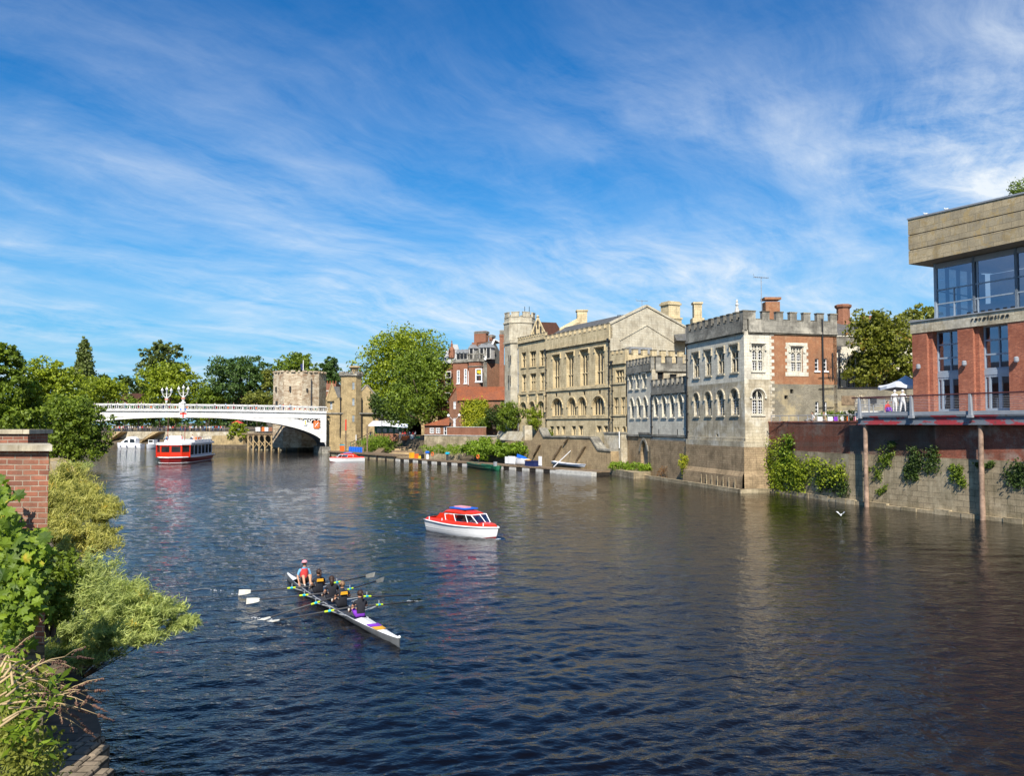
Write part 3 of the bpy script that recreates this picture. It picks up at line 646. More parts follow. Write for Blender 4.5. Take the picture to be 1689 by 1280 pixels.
# ================================================================ corner building (battlemented, white stone and brick)
z7 = zoomer(1120, 480, 3.764); z6 = zoomer(1020, 490, 4.414); z5 = zoomer(820, 500, 5.564); z4 = zoomer(1000, 460, 3.369)
def zr(F_, z, x0, x1, y0, y1, kind='rect', d=0.0):
    a = z(x0, y0); b = z(x1, y1); return F_.op(a[0], b[0], a[1], b[1], kind, d)
def build_corner():
    root = thing('corner_hall', 'battlemented hall on the river corner, white stone with an orange brick end wall', 'building', (CB.x+5, CB.y+6, 0))
    FA = F(CB, CB.to_2d()+U1*12.1)                     # river side
    FS = F(CB, CB.to_2d()+U2*10.4)                     # end facing the quay
    zc = 15.75; zb = 4.35; zmid = FA.px(*z7(398, 560))[1]
    a_up = [zr(FA, z7, x0, x1, y0, y1) for x0, x1, y0, y1 in ((89, 126, 388, 540), (165, 201, 372, 528), (241, 281, 356, 516), (323, 369, 338, 506))]
    a_lo = [zr(FA, z7, x0, x1, y0, y1, 'arch') for x0, x1, y0, y1 in ((94, 126, 640, 779), (165, 202, 632, 776), (240, 281, 622, 774), (325, 371, 613, 772))]
    vent = [zr(FA, z7, 232, 245, 888, 903)]
    wall_obj('upper_river_wall', FA, 0, FA.L, zmid, zc, a_up, M['white_stone'], root)
    wall_obj('lower_river_wall', FA, 0, FA.L, zb, zmid, a_lo+vent, M['cream_stone'], root)
    for o in a_up: window(FA, o, root, M['cream_stone'], nm=1, nt=1, tracery=True, hood='label', bar=.12, edge=.10, tr_at=[.52], sill=True)
    for o in a_lo: window(FA, o, root, M['cream_stone'], nm=1, nt=1, hood='arch', bar=.09, tr_at=[.62], edge=.09, grid=(4, 7), sill=True)
    # end wall
    sq = FS.px(*z7(566, 400))[0]
    s_up = [zr(FS, z7, 452, 528, 333, 498)]; s_lo = [zr(FS, z7, 454, 528, 616, 768, 'arch')]
    zmb = FS.px(*z7(780, 580))[1]; zms = FS.px(*z7(480, 548))[1]
    wall_obj('end_wall_upper_stone', FS, 0, sq, zms, zc, s_up, M['white_stone'], root)
    wall_obj('end_wall_lower_stone', FS, 0, sq, zb, zms, s_lo, M['cream_stone'], root)
    b_w = [zr(FS, z7, 694, 768, 348, 503)]; b_s = [zr(FS, z7, 844, 868, 420, 496), zr(FS, z7, 893, 919, 420, 496)]
    r_s = [zr(FS, z7, 847, 868, 688, 760), zr(FS, z7, 896, 918, 688, 760)]; r_v = [zr(FS, z7, 654, 676, 648, 671), zr(FS, z7, 690, 710, 610, 636)]
    wall_obj('brick_wall', FS, sq, FS.L, zmb, zc, b_w+b_s, M['brick_orange'], root, .28)
    wall_obj('rubble_wall', FS, sq, FS.L, zb, zmb, r_s+r_v, M['rubble'], root, .28)
    mb = MB()                                          # toothed quoins where the stone meets the brick
    z = zms+.02; k = 0
    while z < zc-.3: mb.wbox(FS, sq-.05, sq+(.42 if k % 2 else .12), z, z+.30, .004, .03); z += .33; k += 1
    mb.build('quoin', M['white_stone'], root)
    mb = MB(); z = zb+1.2; k = 0
    while z < zms-.3: mb.wbox(FS, sq-.05, sq+(.42 if k % 2 else .12), z, z+.30, .004, .03); z += .33; k += 1
    mb.build('quoin', M['cream_stone'], root)
    o = b_w[0]; mb = MB()                              # toothed white surround
    mb.wbox(FS, o[0]-.62, o[1]+.62, o[2]-.42, o[2]-.01, .004, .05); mb.wbox(FS, o[0]-.55, o[1]+.55, o[3]+.01, o[3]+.42, .004, .05)
    z = o[2]-.01; k = 0
    while z < o[3]-.02:
        e = .62 if k % 2 else .42; h = min(.33, o[3]-z)
        mb.wbox(FS, o[0]-e, o[0]-.01, z, z+h-.01, .004, .045); mb.wbox(FS, o[1]+.01, o[1]+e, z, z+h-.01, .004, .045); z += .33; k += 1
    mb.build('window_surround', M['white_stone'], root)
    window(FS, s_up[0], root, M['white_stone'], nm=1, nt=1, tracery=True, hood='label', bar=.12, edge=.1, tr_at=[.42], grid=(6, 9), sill=True)
    window(FS, b_w[0], root, M['white_stone'], nm=1, nt=1, tracery=True, hood='label', bar=.12, edge=.1, tr_at=[.42], grid=(6, 9))
    window(FS, s_lo[0], root, M['white_stone'], nm=1, nt=1, hood='arch', bar=.10, tr_at=[.62], edge=.1, grid=(6, 6), sill=True)
    for o in b_s+r_s: window(FS, o, root, M['gloss_white'], nm=0, nt=2, bar=.05, edge=.06, rev=.2, sill=True, name='small_window')
    zt = FS.px(*z7(418, 120))[1]; zcr = zt-.85
    battlement(FA, -.10, FA.L, zc, zcr, zt, .62, .62, M['dark_coping'], root)
    battlement(FS, .47, FS.L, zc, zcr, zt, .80, .78, M['dark_coping'], root)
    mb = MB(); mb.wbox(FS, -.1, .47, zcr, zt+.02, -.6, .13); mb.build('corner_merlon', M['dark_coping'], root)
    for f, L in ((FA, FA.L), (FS, sq)):                # moulded plinth
        mb = MB(); mb.wbox(f, -.12, L, zb+.55, zb+.85, .003, .12); mb.wbox(f, -.2, L, zb-.02, zb+.55, .003, .26); mb.build('plinth', M['cream_stone'], root)
    for f, L in ((FA, FA.L), (FS, 2.9)):               # battered base to the river
        mb = MB()
        A0, A1 = -.55, L
        mb.poly([f.pt(A0, -1, .75), f.pt(A1, -1, .75), f.pt(A1, 1.5, .62), f.pt(A0*.9, 1.5, .62)]); mb.poly([f.pt(A0*.9, 1.5, .62), f.pt(A1, 1.5, .62), f.pt(A1, 1.95, .34), f.pt(A0*.6, 1.95, .34)])
        mb.poly([f.pt(A0*.6, 1.95, .34), f.pt(A1, 1.95, .34), f.pt(A1, zb-.02, .28), f.pt(A0*.5, zb-.02, .28)])
        mb.poly([f.pt(A0*.5, zb-.02, .28), f.pt(A1, zb-.02, .28), f.pt(A1, zb-.02, -.5), f.pt(0, zb-.02, -.5)])
        mb.build('base', M['base_stone'], root, fixn=False)
    mb = MB(); mb.wbox(FA, -1.0, FA.L+9.5, -.8, .36, .9, 1.25); mb.wbox(FS, -1.25, 3.4, -.8, .36, .76, 1.2); mb.build('river_kerb', M['quay_stone'], root)
    for k in range(7):                                 # small posts along the base
        mb = MB(); mb.wbox(FA, .6+k*1.15, .67+k*1.15, .3, 1.3, .76, .84); mb.build('fender_post', M['quay_stone'], root)
    core = MB(); A = FA.pt(.4, 0, -.4); 
    core.obox(Vector((CB.x, CB.y, 0))+(U1*.38+U2*.38).to_3d(), (U1*11.6).to_3d(), (U2*9.9).to_3d(), (0, 0, zc+.3)); core.build('core', M['dkgrey'], root)
    FR = F(CB.to_2d()+U2*10.4, CB.to_2d()+U2*10.4+U1*12); mb = MB(); mb.obox(Vector((CB.x, CB.y, 4))+(U2*10.0).to_3d(), (U1*12).to_3d(), (U2*.38).to_3d(), (0, 0, zc+1-4)); mb.build('side_wall', M['brick_orange'], root)
    mb = MB(); mb.obox(Vector((CB.x, CB.y, zc+.31))+(U1*.3+U2*.3).to_3d(), (U1*11.6).to_3d(), (U2*9.8).to_3d(), (0, 0, .1)); mb.build('flat_roof', M['lead'], root)
    mb = MB(); q = FS.px(*z7(885, 300))[0]; mb.cyl(FS.pt(q, 6.6, .16), FS.pt(q, zt-.6, .16), .09, .09, 8)
    for z in (8.2, 10.1, 11.2): mb.cyl(FS.pt(q-.5, z, .12), FS.pt(q+1.2, z+.05, .12), .035, .035, 5)
    mb.cyl(FS.pt(q+1.15, 11, .12), FS.pt(q+1.15, 13.7, .12), .06, .06, 6); mb.build('downpipe', M['black'], root)
    downpipe(FA, FA.L-.12, 4.5, 15.3, root, hopper=False)
    mb = MB(); c1 = P(*z7(572, 170), 86); mb.box((c1.x, 86, c1.z-.6), (1.5, 1.2, 4.6)); mb.box((c1.x, 86, zz(502, 86)+.55), (1.75, 1.4, .25)); mb.build('roof_chimney', M['brick_orange'], root)
    # stone spirelet
    s = P(*z7(360, 122), 90); mb = MB(); mb.lathe([(.75, -2.2), (.62, -.2), (.5, .3), (.12, 1.7), (.2, 1.85), (.1, 2.05), (.14, 2.25), (0.02, 2.5)], (s.x, s.y, s.z-1.2), 8); mb.build('spirelet', M['dirty_white'], root)
    aerial((P(1256, 505, 86).x, 86, zc+.4), zz(456, 86)-zc-.4, 'tall thin television aerial on the roof of the battlemented corner hall', .3)
    # dry creeper stems on the end wall
    g = random.Random(3); cr = thing('creeper', 'bare dry creeper stems climbing beside the downpipe of the orange brick wall', 'creeper', FS.pt(q+1.0, 6.6, .05))
    mb = MB()
    for k in range(14):
        s0 = q+.6+g.random()*1.0; z = 10+g.random()*2; path = []
        for j in range(8): path.append(FS.pt(s0, z, .05+g.random()*.03)-Vector(cr.location)); s0 += g.uniform(-.22, .22); z += g.uniform(.1, .55)
        mb.tube(path, [.022-.0025*j for j in range(8)], 4)
    lpart(mb, 'stem', M['bark'], cr)
    return FA, FS
FA_, FS_ = build_corner()

# ================================================================ two lower battlemented wings
def build_wings():
    B0 = Vector((19.75, 91.9)); B1 = Vector((17.35, 101.4)); B2 = Vector((15.4, 109.3))
    r1 = thing('riverside_wing', 'low white stone wing with four arched windows and dark battlements between two taller halls', 'building', (B0.x+2, B0.y+3, 0))
    f = F(B0, B1)
    ops = [zr(f, z6, x0, x1, y0, y1, 'point') for x0, x1, y0, y1 in ((259, 289, 728, 872), (318, 349, 722, 874), (375, 408, 716, 876), (436, 471, 710, 872))]
    zc = f.px(*z6(370, 690))[1]; zb = f.px(*z6(370, 1040))[1]
    wall_obj('river_wall', f, 0, f.L, zb, zc, ops, M['white_stone'], r1)
    for o in ops: window(f, o, r1, M['white_stone'], nm=1, nt=1, hood='arch', bar=.09, rev=.33, tr_at=[.6], sill=True)
    course(f, 0, f.L, zb+.35, zb+.6, M['dark_coping'], r1, .16); course(f, 0, f.L, zb-.12, zb+.02, M['dark_coping'], r1, .22)
    battlement(f, 0, f.L, zc, zc+.75, zc+1.65, .62, .66, M['dark_coping'], r1)
    for x in (295, 430):
        mb = MB(); a, z = f.px(*z6(x, 985)); mb.wbox(f, a-.09, a+.09, z-.35, z+.35, -.1, .012); mb.build('slit', M['black'], r1)
    mb = MB(); mb.wbox(f, -.3, f.L, -1, zb-.12, -.5, .28); mb.build('base', M['base_stone'], r1)
    mb = MB(); mb.obox(f.pt(0, -1, -.4), f.u.to_3d()*f.L, f.n.to_3d()*-7, (0, 0, zc+1)); mb.build('core', M['dkgrey'], r1)
    downpipe(f, f.L-.1, 3.0, zc-.3, r1, hopper=False); downpipe(f, .12, 3.0, zc+.5, r1, hopper=False)
    r2 = thing('riverside_tower_wing', 'taller white stone wing with three arched windows above a pointed water door', 'building', (B1.x+2, B1.y+3, 0))
    f = F(B1, B2)
    lo = [zr(f, z6, x0, x1, y0, y1, 'point') for x0, x1, y0, y1 in ((87, 114, 742, 882), (136, 163, 738, 880), (183, 213, 733, 878))]
    up = [zr(f, z6, x0, x1, y0, y1) for x0, x1, y0, y1 in ((79, 104, 572, 672), (127, 150, 568, 668), (176, 203, 563, 662))]
    zc = f.px(*z6(150, 540))[1]; zb = f.px(*z6(150, 1012))[1]
    wall_obj('river_wall', f, 0, f.L, zb, zc, lo+up, M['white_stone'], r2)
    for o in lo: window(f, o, r2, M['white_stone'], nm=1, nt=1, hood='arch', bar=.09, rev=.33, tr_at=[.6], sill=True)
    for o in up: window(f, o, r2, M['white_stone'], nm=1, nt=0, hood='label', bar=.10, rev=.33, sill=True)
    dr = zr(f, z6, 163, 214, 1048, 1216, 'point')
    wall_obj('base', f, 0, f.L, -1, zb-.003, [dr], M['base_stone'], r2, .8)
    mb = MB(); arc_band(mb, f, arch_pts(dr[0]-.08, dr[1]+.08, dr[3]-rise(dr), dr[3]+.08, 12, 'point'), .3, .003, .14); mb.build('door_arch', M['dark_coping'], r2)
    course(f, 0, f.L*.5, zb+.25, zb+.5, M['dark_coping'], r2, .18); course(f, f.L*.5, f.L, zb-.05, zb+.2, M['dark_coping'], r2, .18)
    battlement(f, 0, f.L, zc, zc+.75, zc+1.65, .55, .6, M['dark_coping'], r2)
    mb = MB(); mb.obox(f.pt(.6, -1, -.42), f.u.to_3d()*(f.L-.6), f.n.to_3d()*-9, (0, 0, zc+1.1)); mb.build('core', M['dkgrey'], r2)
    # its return wall above the lower wing, facing the quay, lit
    g = F(B1, B1+Vector((.968, .25))*8.5)
    g.n = Vector((.25, -.968))
    w = [zr(g, z6, 285, 330, 543, 612), zr(g, z6, 372, 430, 560, 600)]
    wall_obj('return_wall', g, 0, g.L, 9, zc, w, M['cream_stone'], r2, .25)
    window(g, w[0], r2, M['timber'], glass='dark_timber' if 'dark_timber' in M else 'glass', nm=0, nt=0, rev=.2)
    window(g, w[1], r2, M['cream_stone'], nm=0, nt=0, rev=.2)
    battlement(g, .5, g.L, zc, zc+.75, zc+1.65, .75, .7, M['dark_coping'], r2)
    mb = MB(); mb.obox(g.pt(.3, 9, -.3), g.u.to_3d()*(g.L-.3), g.n.to_3d()*-7, (0, 0, zc-9)); mb.build('rear_core', M['cream_stone'], r2)
    c = P(*z4(505, 195), 104); mb = MB(); mb.box((c.x, c.y, c.z-1), (1.0, 1.0, 4.6)); mb.box((c.x, c.y, c.z+1.35), (1.25, 1.25, .25)); mb.box((c.x, c.y, c.z-2.2), (1.5, 1.5, 3.2)); mb.build('chimney', M['ashlar'], r2)
    # roofs glimpsed behind
    r3 = thing('slate_roofed_house', 'grey slate roofs and blue gable peeping between the halls', 'building', (P(1125, 560, 122).x, 122, 6))
    mb = MB(); a = P(1105, 600, 122); mb.box((a.x+3, 122, 12), (8, 8, 9.2)); mb.build('wall', M['cream_stone'], r3)
    x0, x1 = P(1107, 560, 120).x, P(1150, 560, 120).x
    gable_roof([(x0, 116), (x1+3, 118), (x1+3, 127), (x0, 126)], zz(566, 120), zz(536, 120), M['slate'], r3)
build_wings()

# ================================================================ guildhall
def build_guildhall():
    M['tan_wall'] = blocks('tan_retaining_wall_stone', (0.50, 0.37, 0.21), (0.42, 0.31, 0.175), (0.26, 0.19, 0.11), .6, .25, .014, (0.14, 0.10, 0.06), .45, .45, seed=31)
    root = thing('guildhall', 'large honey limestone hall with four tall mullioned windows and a steep gable above the river', 'building', (GH0.x, GH0.y+5, 4))
    f = F(GH0, GH0+UG*42)
    A = M['ashlar']
    def S(x, y=600, z=z5): return f.px(*z(x, y))[0]
    sA = S(1186); sB = S(1040); sC = S(450); sD = S(195); sE = S(60)
    sA = 0.0
    zg = 3.9
    # main hall block between sB and sC
    z_s2 = f.px(*z5(745, 1055))[1]; z_s1 = f.px(*z5(745, 786))[1]; z_c = f.px(*z5(745, 372))[1]
    tall = [zr(f, z5, *q) for q in ((511, 578, 478, 782), (636, 705, 455, 771), (763, 840, 430, 760), (900, 985, 408, 748))]
    arch = [zr(f, z5, *q, 'arch') for q in ((506, 601, 880, 1036), (650, 724, 873, 1034), (746, 818, 867, 1031), (876, 986, 860, 1029))]
    vents = [zr(f, z5, *q) for q in ((534, 551, 828, 858), (656, 674, 818, 850), (789, 807, 808, 842), (931, 951, 797, 832))]
    base = [zr(f, z5, *q) for q in ((484, 520, 1130, 1205), (540, 573, 1130, 1212), (592, 625, 1130, 1208), (683, 722, 1128, 1214), (747, 788, 1125, 1214), (912, 958, 1126, 1186), (976, 1017, 1126, 1186))]
    wall_obj('river_wall', f, sB, sC, zg, z_c, tall+arch+vents+base, A, root, .55)
    for o in tall: window(f, o, root, A, nm=2, nt=1, bar=.11, edge=.10, rev=.52, hood='label', tracery=True, sill=True, tr_at=[.36])
    for o in arch: window(f, o, root, A, nm=3, nt=0, bar=.10, edge=.09, rev=.5, hood='arch', sill=True)
    for o in base: window(f, o, root, A, nm=1, nt=0, bar=.11, edge=.05, rev=.4)
    for o in vents: window(f, o, root, M['black'], nm=0, nt=0, bar=.05, edge=.04, rev=.2, name='vent')
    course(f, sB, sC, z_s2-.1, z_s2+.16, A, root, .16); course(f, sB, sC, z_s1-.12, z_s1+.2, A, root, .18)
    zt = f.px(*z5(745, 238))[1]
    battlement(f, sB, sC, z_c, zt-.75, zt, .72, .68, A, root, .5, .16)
    downpipe(f, sC-.15, zg, z_c-.1, root); downpipe(f, sB+.25, zg, z_c-.1, root)
    # right hand lower annex
    zc2 = f.px(*z5(1110, 545))[1]; zt2 = f.px(*z5(1110, 430))[1]
    an = [zr(f, z5, 1086, 1164, 612, 736), zr(f, z5, 1072, 1115, 866, 1024), zr(f, z5, 1137, 1178, 862, 1024), zr(f, z5, 1074, 1092, 1136, 1188, 'arch'), zr(f, z5, 1100, 1120, 1136, 1188, 'arch'), zr(f, z5, 1146, 1180, 1130, 1186, 'arch')]
    wall_obj('annex_wall', f, sA, sB-.003, zg, zc2, an, A, root, .4)
    window(f, an[0], root, A, nm=2, nt=1, bar=.13, rev=.36, hood=None, sill=True)
    for o in an[1:3]: window(f, o, root, A, nm=1, nt=1, bar=.13, rev=.36, sill=True)
    for o in an[3:]: window(f, o, root, A, nm=0, nt=0, bar=.1, rev=.3)
    for z in (z_s2+.3, z_s1+.3): course(f, sA, sB-.01, z-.1, z+.12, A, root, .13)
    battlement(f, sA, sB-.05, zc2, zt2-.6, zt2, .6, .6, A, root, .5, .14, name='annex_battlement')
    downpipe(f, S(1062), zg, zc2+.2, root)
    # left bay
    zc3 = f.px(*z5(320, 440))[1]; 
    l_up = [zr(f, z5, *q) for q in ((222, 266, 452, 592), (299, 358, 440, 584), (389, 434, 432, 577))]
    l_lo = [zr(f, z5, *q) for q in ((226, 266, 655, 808), (301, 358, 645, 802), (393, 434, 638, 797))]
    l_ar = [zr(f, z5, *q, 'arch') for q in ((212, 272, 915, 1060), (295, 350, 908, 1060), (375, 438, 905, 1060))]
    zt3 = f.px(*z5(320, 290))[1]
    wall_obj('left_bay_wall', f, sC+.003, sD, zg, zt3-.9, l_up+l_lo+l_ar, A, root, .5)
    for o in l_up+l_lo: window(f, o, root, A, nm=2 if o[1]-o[0] > 1.9 else 1, nt=1, bar=.11, edge=.08, rev=.45, sill=True, tr_at=[.55])
    for o in l_ar: window(f, o, root, A, nm=2, nt=0, bar=.12, rev=.45, hood='arch')
    zl = f.px(*z5(320, 826))[1]; course(f, sC+.01, sD, zl-.15, zl+.15, A, root, .2)
    battlement(f, sC+.2, sD, zt3-.9, zt3-.45, zt3, .42, .5, A, root, .45, .14, name='left_battlement')
    downpipe(f, sD-.2, zg, zt3-2, root, hopper=False, mat='grey')
    for xx in (205, 285, 372, 442):
        mb = MB(); a = S(xx); mb.wbox(f, a-.14, a+.14, zl-3.2, zl-.6, .003, .25); mb.wbox(f, a-.2, a+.2, zl-.6, zl-.2, .003, .32); mb.build('niche_pilaster', A, root)
    # stair tower: octagon
    T = M['ashlar2']; ct = f.pt((sD+sE)/2, 0, -2.2); zt4 = f.px(*z5(120, 375))[1]
    rad = (sE-sD)/2*1.05
    oc = [(rad, -1), (rad, zt4-.15), (rad*1.08, zt4), (rad*1.08, zt4+.35), (rad*.98, zt4+.4), (rad*.98, zt4+.6)]
    mb = MB(); mb.lathe([(r, z) for r, z in oc], (ct.x, ct.y, 0), 8, a0=R(22.5)+math.atan2(UG.y, UG.x)); mb.build('stair_tower', T, root)
    tx = P(855, 560, ct.y).x; zt5 = zz(533, ct.y); zt6 = zz(515, ct.y)
    r2 = (P(882, 540, ct.y).x-P(832, 540, ct.y).x)/2*1.06; cx = P(857.5, 540, ct.y).x
    mb = MB(); mb.lathe([(r2, zt4-.5), (r2, zt5-.25), (r2*1.05, zt5-.1), (r2*1.05, zt5+.1), (r2*.98, zt5+.2), (r2*.98, zt6-1.0), (r2*1.0, zt6-.9)], (cx, ct.y+1.2, 0), 8, a0=R(22.5)+math.atan2(UG.y, UG.x)); mb.build('tower_top', T, root)
    mb = MB()
    for k in range(8):
        a = 2*math.pi*k/8+math.atan2(UG.y, UG.x); w = r2*.48; q = Vector((cx, ct.y+1.2, 0))+Vector((math.cos(a), math.sin(a), 0))*r2*.88
        mb.box((q.x, q.y, zt6-.55), (.3, w, .9), 0, a); mb.box((q.x, q.y, zt6-.1), (.42, w+.1, .12), 0, a)
    mb.build('tower_battlement', T, root)
    an_ = math.atan2(UG.y, UG.x)
    def tower_slit(px0, px1, py0, py1, rr, cxx, cyy):
        x0 = P(px0, (py0+py1)/2, 140); a, b = P(px0, py0, cyy-rr*.9), P(px1, py1, cyy-rr*.9)
        m_ = MB(); m_.box(((a.x+b.x)/2, (a.y+b.y)/2-rr*.02, (a.z+b.z)/2), ((b.x-a.x), .5, abs(a.z-b.z)), 0, 0); m_.build('slit_window', M['black'], root)
        for xx in (a.x-.08, b.x+.08):
            pass
    for q in ((103, 111, 478, 535), (119, 127, 478, 535), (99, 107, 665, 730), (116, 124, 665, 730)):
        p0, p1 = z5(q[0], q[2]), z5(q[1], q[3]); tower_slit(p0[0], p1[0], p0[1], p1[1], rad*.97, ct.x, ct.y)
    # hall body, roof, gable towards the camera
    dpt = 12.2
    mb = MB(); mb.obox(f.pt(sB+.6, 2, -.6), f.u.to_3d()*(sE-sB-.6), f.n.to_3d()*-dpt, (0, 0, z_c+.8-2)); mb.build('core', M['dkgrey'], root)
    g0 = GH0+UG*sB; g = F(g0, g0+NG*(dpt+.7)); g.n = -UG.copy()
    zap = g.px(1066.5, 507)[1]; sap = g.px(1066.5, 507)[0]; ze = z_c+.6
    mb = MB(); mb.fprism(g, [(0, 3), (g.L, 3), (g.L, ze+1.4), (sap, zap), (0, ze+1.2)], -.5, 0); mb.build('gable_wall', M['ashlar2'], root)
    mb = MB(); arc_band(mb, g, [(g.L+.05, ze+1.5), (sap, zap+.12), (-.05, ze+1.3)][::-1], .28, -.55, .14); arc_band(mb, g, [(g.L*.86, ze-.9), (sap, zap-2.6), (g.L*.12, ze-.9)][::-1], .16, .003, .10); mb.build('gable_coping', M['ashlar2'], root)
    L = sC-sB+6
    a0 = f.pt(sB+.5, 0, -.7); b0 = f.pt(sB+L, 0, -.7); c0 = f.pt(sB+L, 0, -dpt); d0 = f.pt(sB+.5, 0, -dpt)
    gable_roof([a0, b0, c0, d0], z_c+.8, zap-.25, M['slate'], root)
    # coped gable end and the brown tiled roof with its ornamental gable behind the left bay
    c1, c2 = P(*z5(572, 262), 137), P(*z5(745, 165), 141)
    mb = MB(); v = (c2-c1); mb.obox(c1, v, (1.3, .5, 0), (0, 0, .6)); mb.box((c2.x+.6, c2.y, c2.z+.5), (1.7, 1.7, 2.4)); mb.box((c2.x+.6, c2.y, c2.z+1.75), (2.0, 2.0, .25)); mb.obox(c1-Vector((0, 0, 5)), v, (.8, .4, 0), (0, 0, 5)); mb.build('coped_gable', A, root)
    q = [P(*z5(398, 262), 139), P(*z5(620, 262), 139)]; r0, r1 = P(*z5(400, 166), 142), P(*z5(545, 172), 142)
    mb = MB(); zlo = q[0].z-1
    mb.ring([[(q[0].x, 138.5, zlo), (r0.x, 143, r0.z), (q[0].x, 148, zlo)], [(q[1].x, 138.5, zlo), (r1.x, 143, r1.z), (q[1].x, 148, zlo)]]); mb.build('tiled_roof', M['tile_brown'], root)
    a, b, c = P(*z5(312, 292), 137.5), P(*z5(440, 280), 137.5), P(*z5(373, 135), 137.5)
    mb = MB(); mb.ring([[a, b, c], [a+Vector((0, .5, 0)), b+Vector((0, .5, 0)), c+Vector((0, .5, 0))]]); mb.tube([a, c], .18, 6); mb.tube([b, c], .18, 6); mb.obox(a-Vector((0, 0, 3)), b-a, (0, .5, 0), (0, 0, 3.02)); mb.lathe([(.15, 0), (.3, .2), (.05, .5)], c, 6)
    for k in range(3): x = a.x+(b.x-a.x)*(.28+.2*k); mb.box((x, 137.35, a.z+.9+(.9 if k == 1 else 0)), (.28, .3, 1.1), 1)
    mb.build('small_gable', [A, M['black']], root)
    # big square chimney stack on the right of the gable
    cs = P(1106, 545, 121); w = 27/FPX*121
    mb = MB(); mb.box((cs.x, cs.y, (zz(526, 121)+4)/2), (w*1.0, w*.9, zz(526, 121)-4), 0, .45); mb.box((cs.x, cs.y, zz(516, 121)), (w*.86, w*.8, 3.2), 0, .45); mb.box((cs.x, cs.y, zz(502.5, 121)), (w*1.0, w*.92, .3), 0, .45); mb.box((cs.x, cs.y, zz(526, 121)), (w*1.1, w*1.0, .25), 0, .45); mb.build('chimney_stack', A, root)
    # low battlemented link in front of the gable
    gl = F(GH0+NG*.4+UG*1.2, GH0+NG*10.5+UG*1.2); gl.n = -UG.copy()
    zl2 = gl.px(*z6(180, 470))[1]
    mb = MB(); mb.fprism(gl, [(0, 3), (gl.L, 3), (gl.L, zl2), (0, zl2)], -5, 0); mb.build('link_wall', A, root)
    battlement(gl, 0, gl.L, zl2, zl2+.9, zl2+1.7, .8, .75, A, root, .45, .14, name='link_battlement')
    mb = MB(); a = gl.px(*z6(120, 400)); b = gl.px(*z6(275, 400)); mb.wbox(gl, a[0], b[0], zl2+1.2, zl2+2.1, -2.5, -1.0); mb.build('skylight', M['lead'], root)
    aerial((P(1059, 520, 121).x, 121, zap-2.5), zz(495, 121)-zap+2.5, 'small television aerial above the stone gable of the guildhall', .2)
    mb = MB()
    for k in (0, 1): c = P(1019 + k*4, 520, 116); mb.cyl((c.x, 116, z_c), (c.x, 116, zz(519, 116)), .04, .04, 5)
    for k in range(7): z = z_c+.6+k*.5; mb.cyl((P(1019, 520, 116).x, 116, z), (P(1023, 520, 116).x, 116, z), .03, .03, 4)
    for k in (0, 1): c = P(865.5+k*7.5, 510, ct.y+1); mb.cyl((c.x, c.y, zt6-.6), (c.x, c.y, zz(505.5, c.y)), .05, .05, 5)
    mb.build('roof_ladder', M['black'], root)
    # garden wall with sloping buttresses down to the river
    rw = thing('garden_retaining_wall', 'tall stained stone retaining wall with raking buttresses below the guildhall', 'wall', (GH0.x-2, GH0.y, 0))
    fr = F(GH0+UG*(-.5)-NG*3.2, GH0+UG*31-NG*3.2)
    def Q(x, y): return fr.px(*zoomer(840, 680, 8.445)(x, y))
    top = [Q(1415, 545), Q(1240, 530), Q(1135, 362), Q(800, 352), Q(480, 352), Q(420, 230), Q(310, 390)]
    pts = [(top[0][0]-.2, -1)]+top+[(fr.L, top[-1][1]-.4), (fr.L, -1)]
    mb = MB(); mb.fprism(fr, pts, -1.2, 0); mb.build('wall', M['tan_wall'], rw)
    mb = MB()
    for p, q in zip(top[:-1], top[1:-1]): arc_band(mb, fr, [p, q][::-1] if p[0] > q[0] else [p, q], .22, -1.25, .14)
    mb.build('coping', M['dark_coping'], rw)
    for bx, by, ex, ey in ((445, 455, 350, 620), (745, 465, 625, 665), (830, 375, 780, 440), (1075, 480, 945, 690)):
        p, q = Q(bx, by), Q(ex, ey); mb = MB(); mb.fprism(fr, [p, (p[0]+.35, p[1]), (q[0]+.3, q[1]), q], .003, .35); mb.build('raking_shore', M['base_stone'], rw)
    r2_ = thing('boundary_wall', 'square cream stone wall block with a white post in front of the guildhall annex', 'wall', (GH0.x-1, GH0.y, 0))
    f2 = F(GH0+UG*(-.3)-NG*1.0, GH0+UG*3.9-NG*1.0); zt = f2.px(*zoomer(840, 680, 8.445)(1420, 300))[1]
    mb = MB(); mb.wbox(f2, 0, f2.L, -1, zt, -1, 0); mb.build('wall', M['cream_stone'], r2_); mb = MB(); mb.wbox(f2, -.1, f2.L+.1, zt+.003, zt+.22, -1.1, .12); mb.build('coping', M['dark_coping'], r2_)
    mb = MB(); c = f2.px(1023, 715); mb.cyl(f2.pt(c[0], zt-1.9, .15), f2.pt(c[0], zt+.3, .15), .07, .07, 6); mb.build('post', M['gloss_white'], r2_)
    # left, lower garden wall with ledge
    r3 = thing('terrace_wall', 'grey stone terrace wall with a pale sloping band under the riverside bushes', 'wall', (P(820, 730, 140).x, 140, 0))
    a, b = P(862, 740, 131), P(818, 740, 143); c = P(700, 740, 158)
    for p, q in ((a, b),):
        f3 = F(p, q); zt = f3.px(850, 712)[1]; zm = f3.px(850, 726)[1]
        mb = MB(); mb.wbox(f3, 0, f3.L, -.5, zm, -1, 0); mb.build('wall', M['rubble'], r3)
        mb = MB(); mb.poly([f3.pt(0, zm, .25), f3.pt(f3.L, zm, .25), f3.pt(f3.L, zt, -.5), f3.pt(0, zt, -.5)]); mb.wbox(f3, 0, f3.L, zt-.4, zt+.01, -1.6, -.5); mb.wbox(f3, 0, f3.L, zm-.15, zm-.003, .0, .3); mb.build('sloping_band', M['cream_stone'], r3)
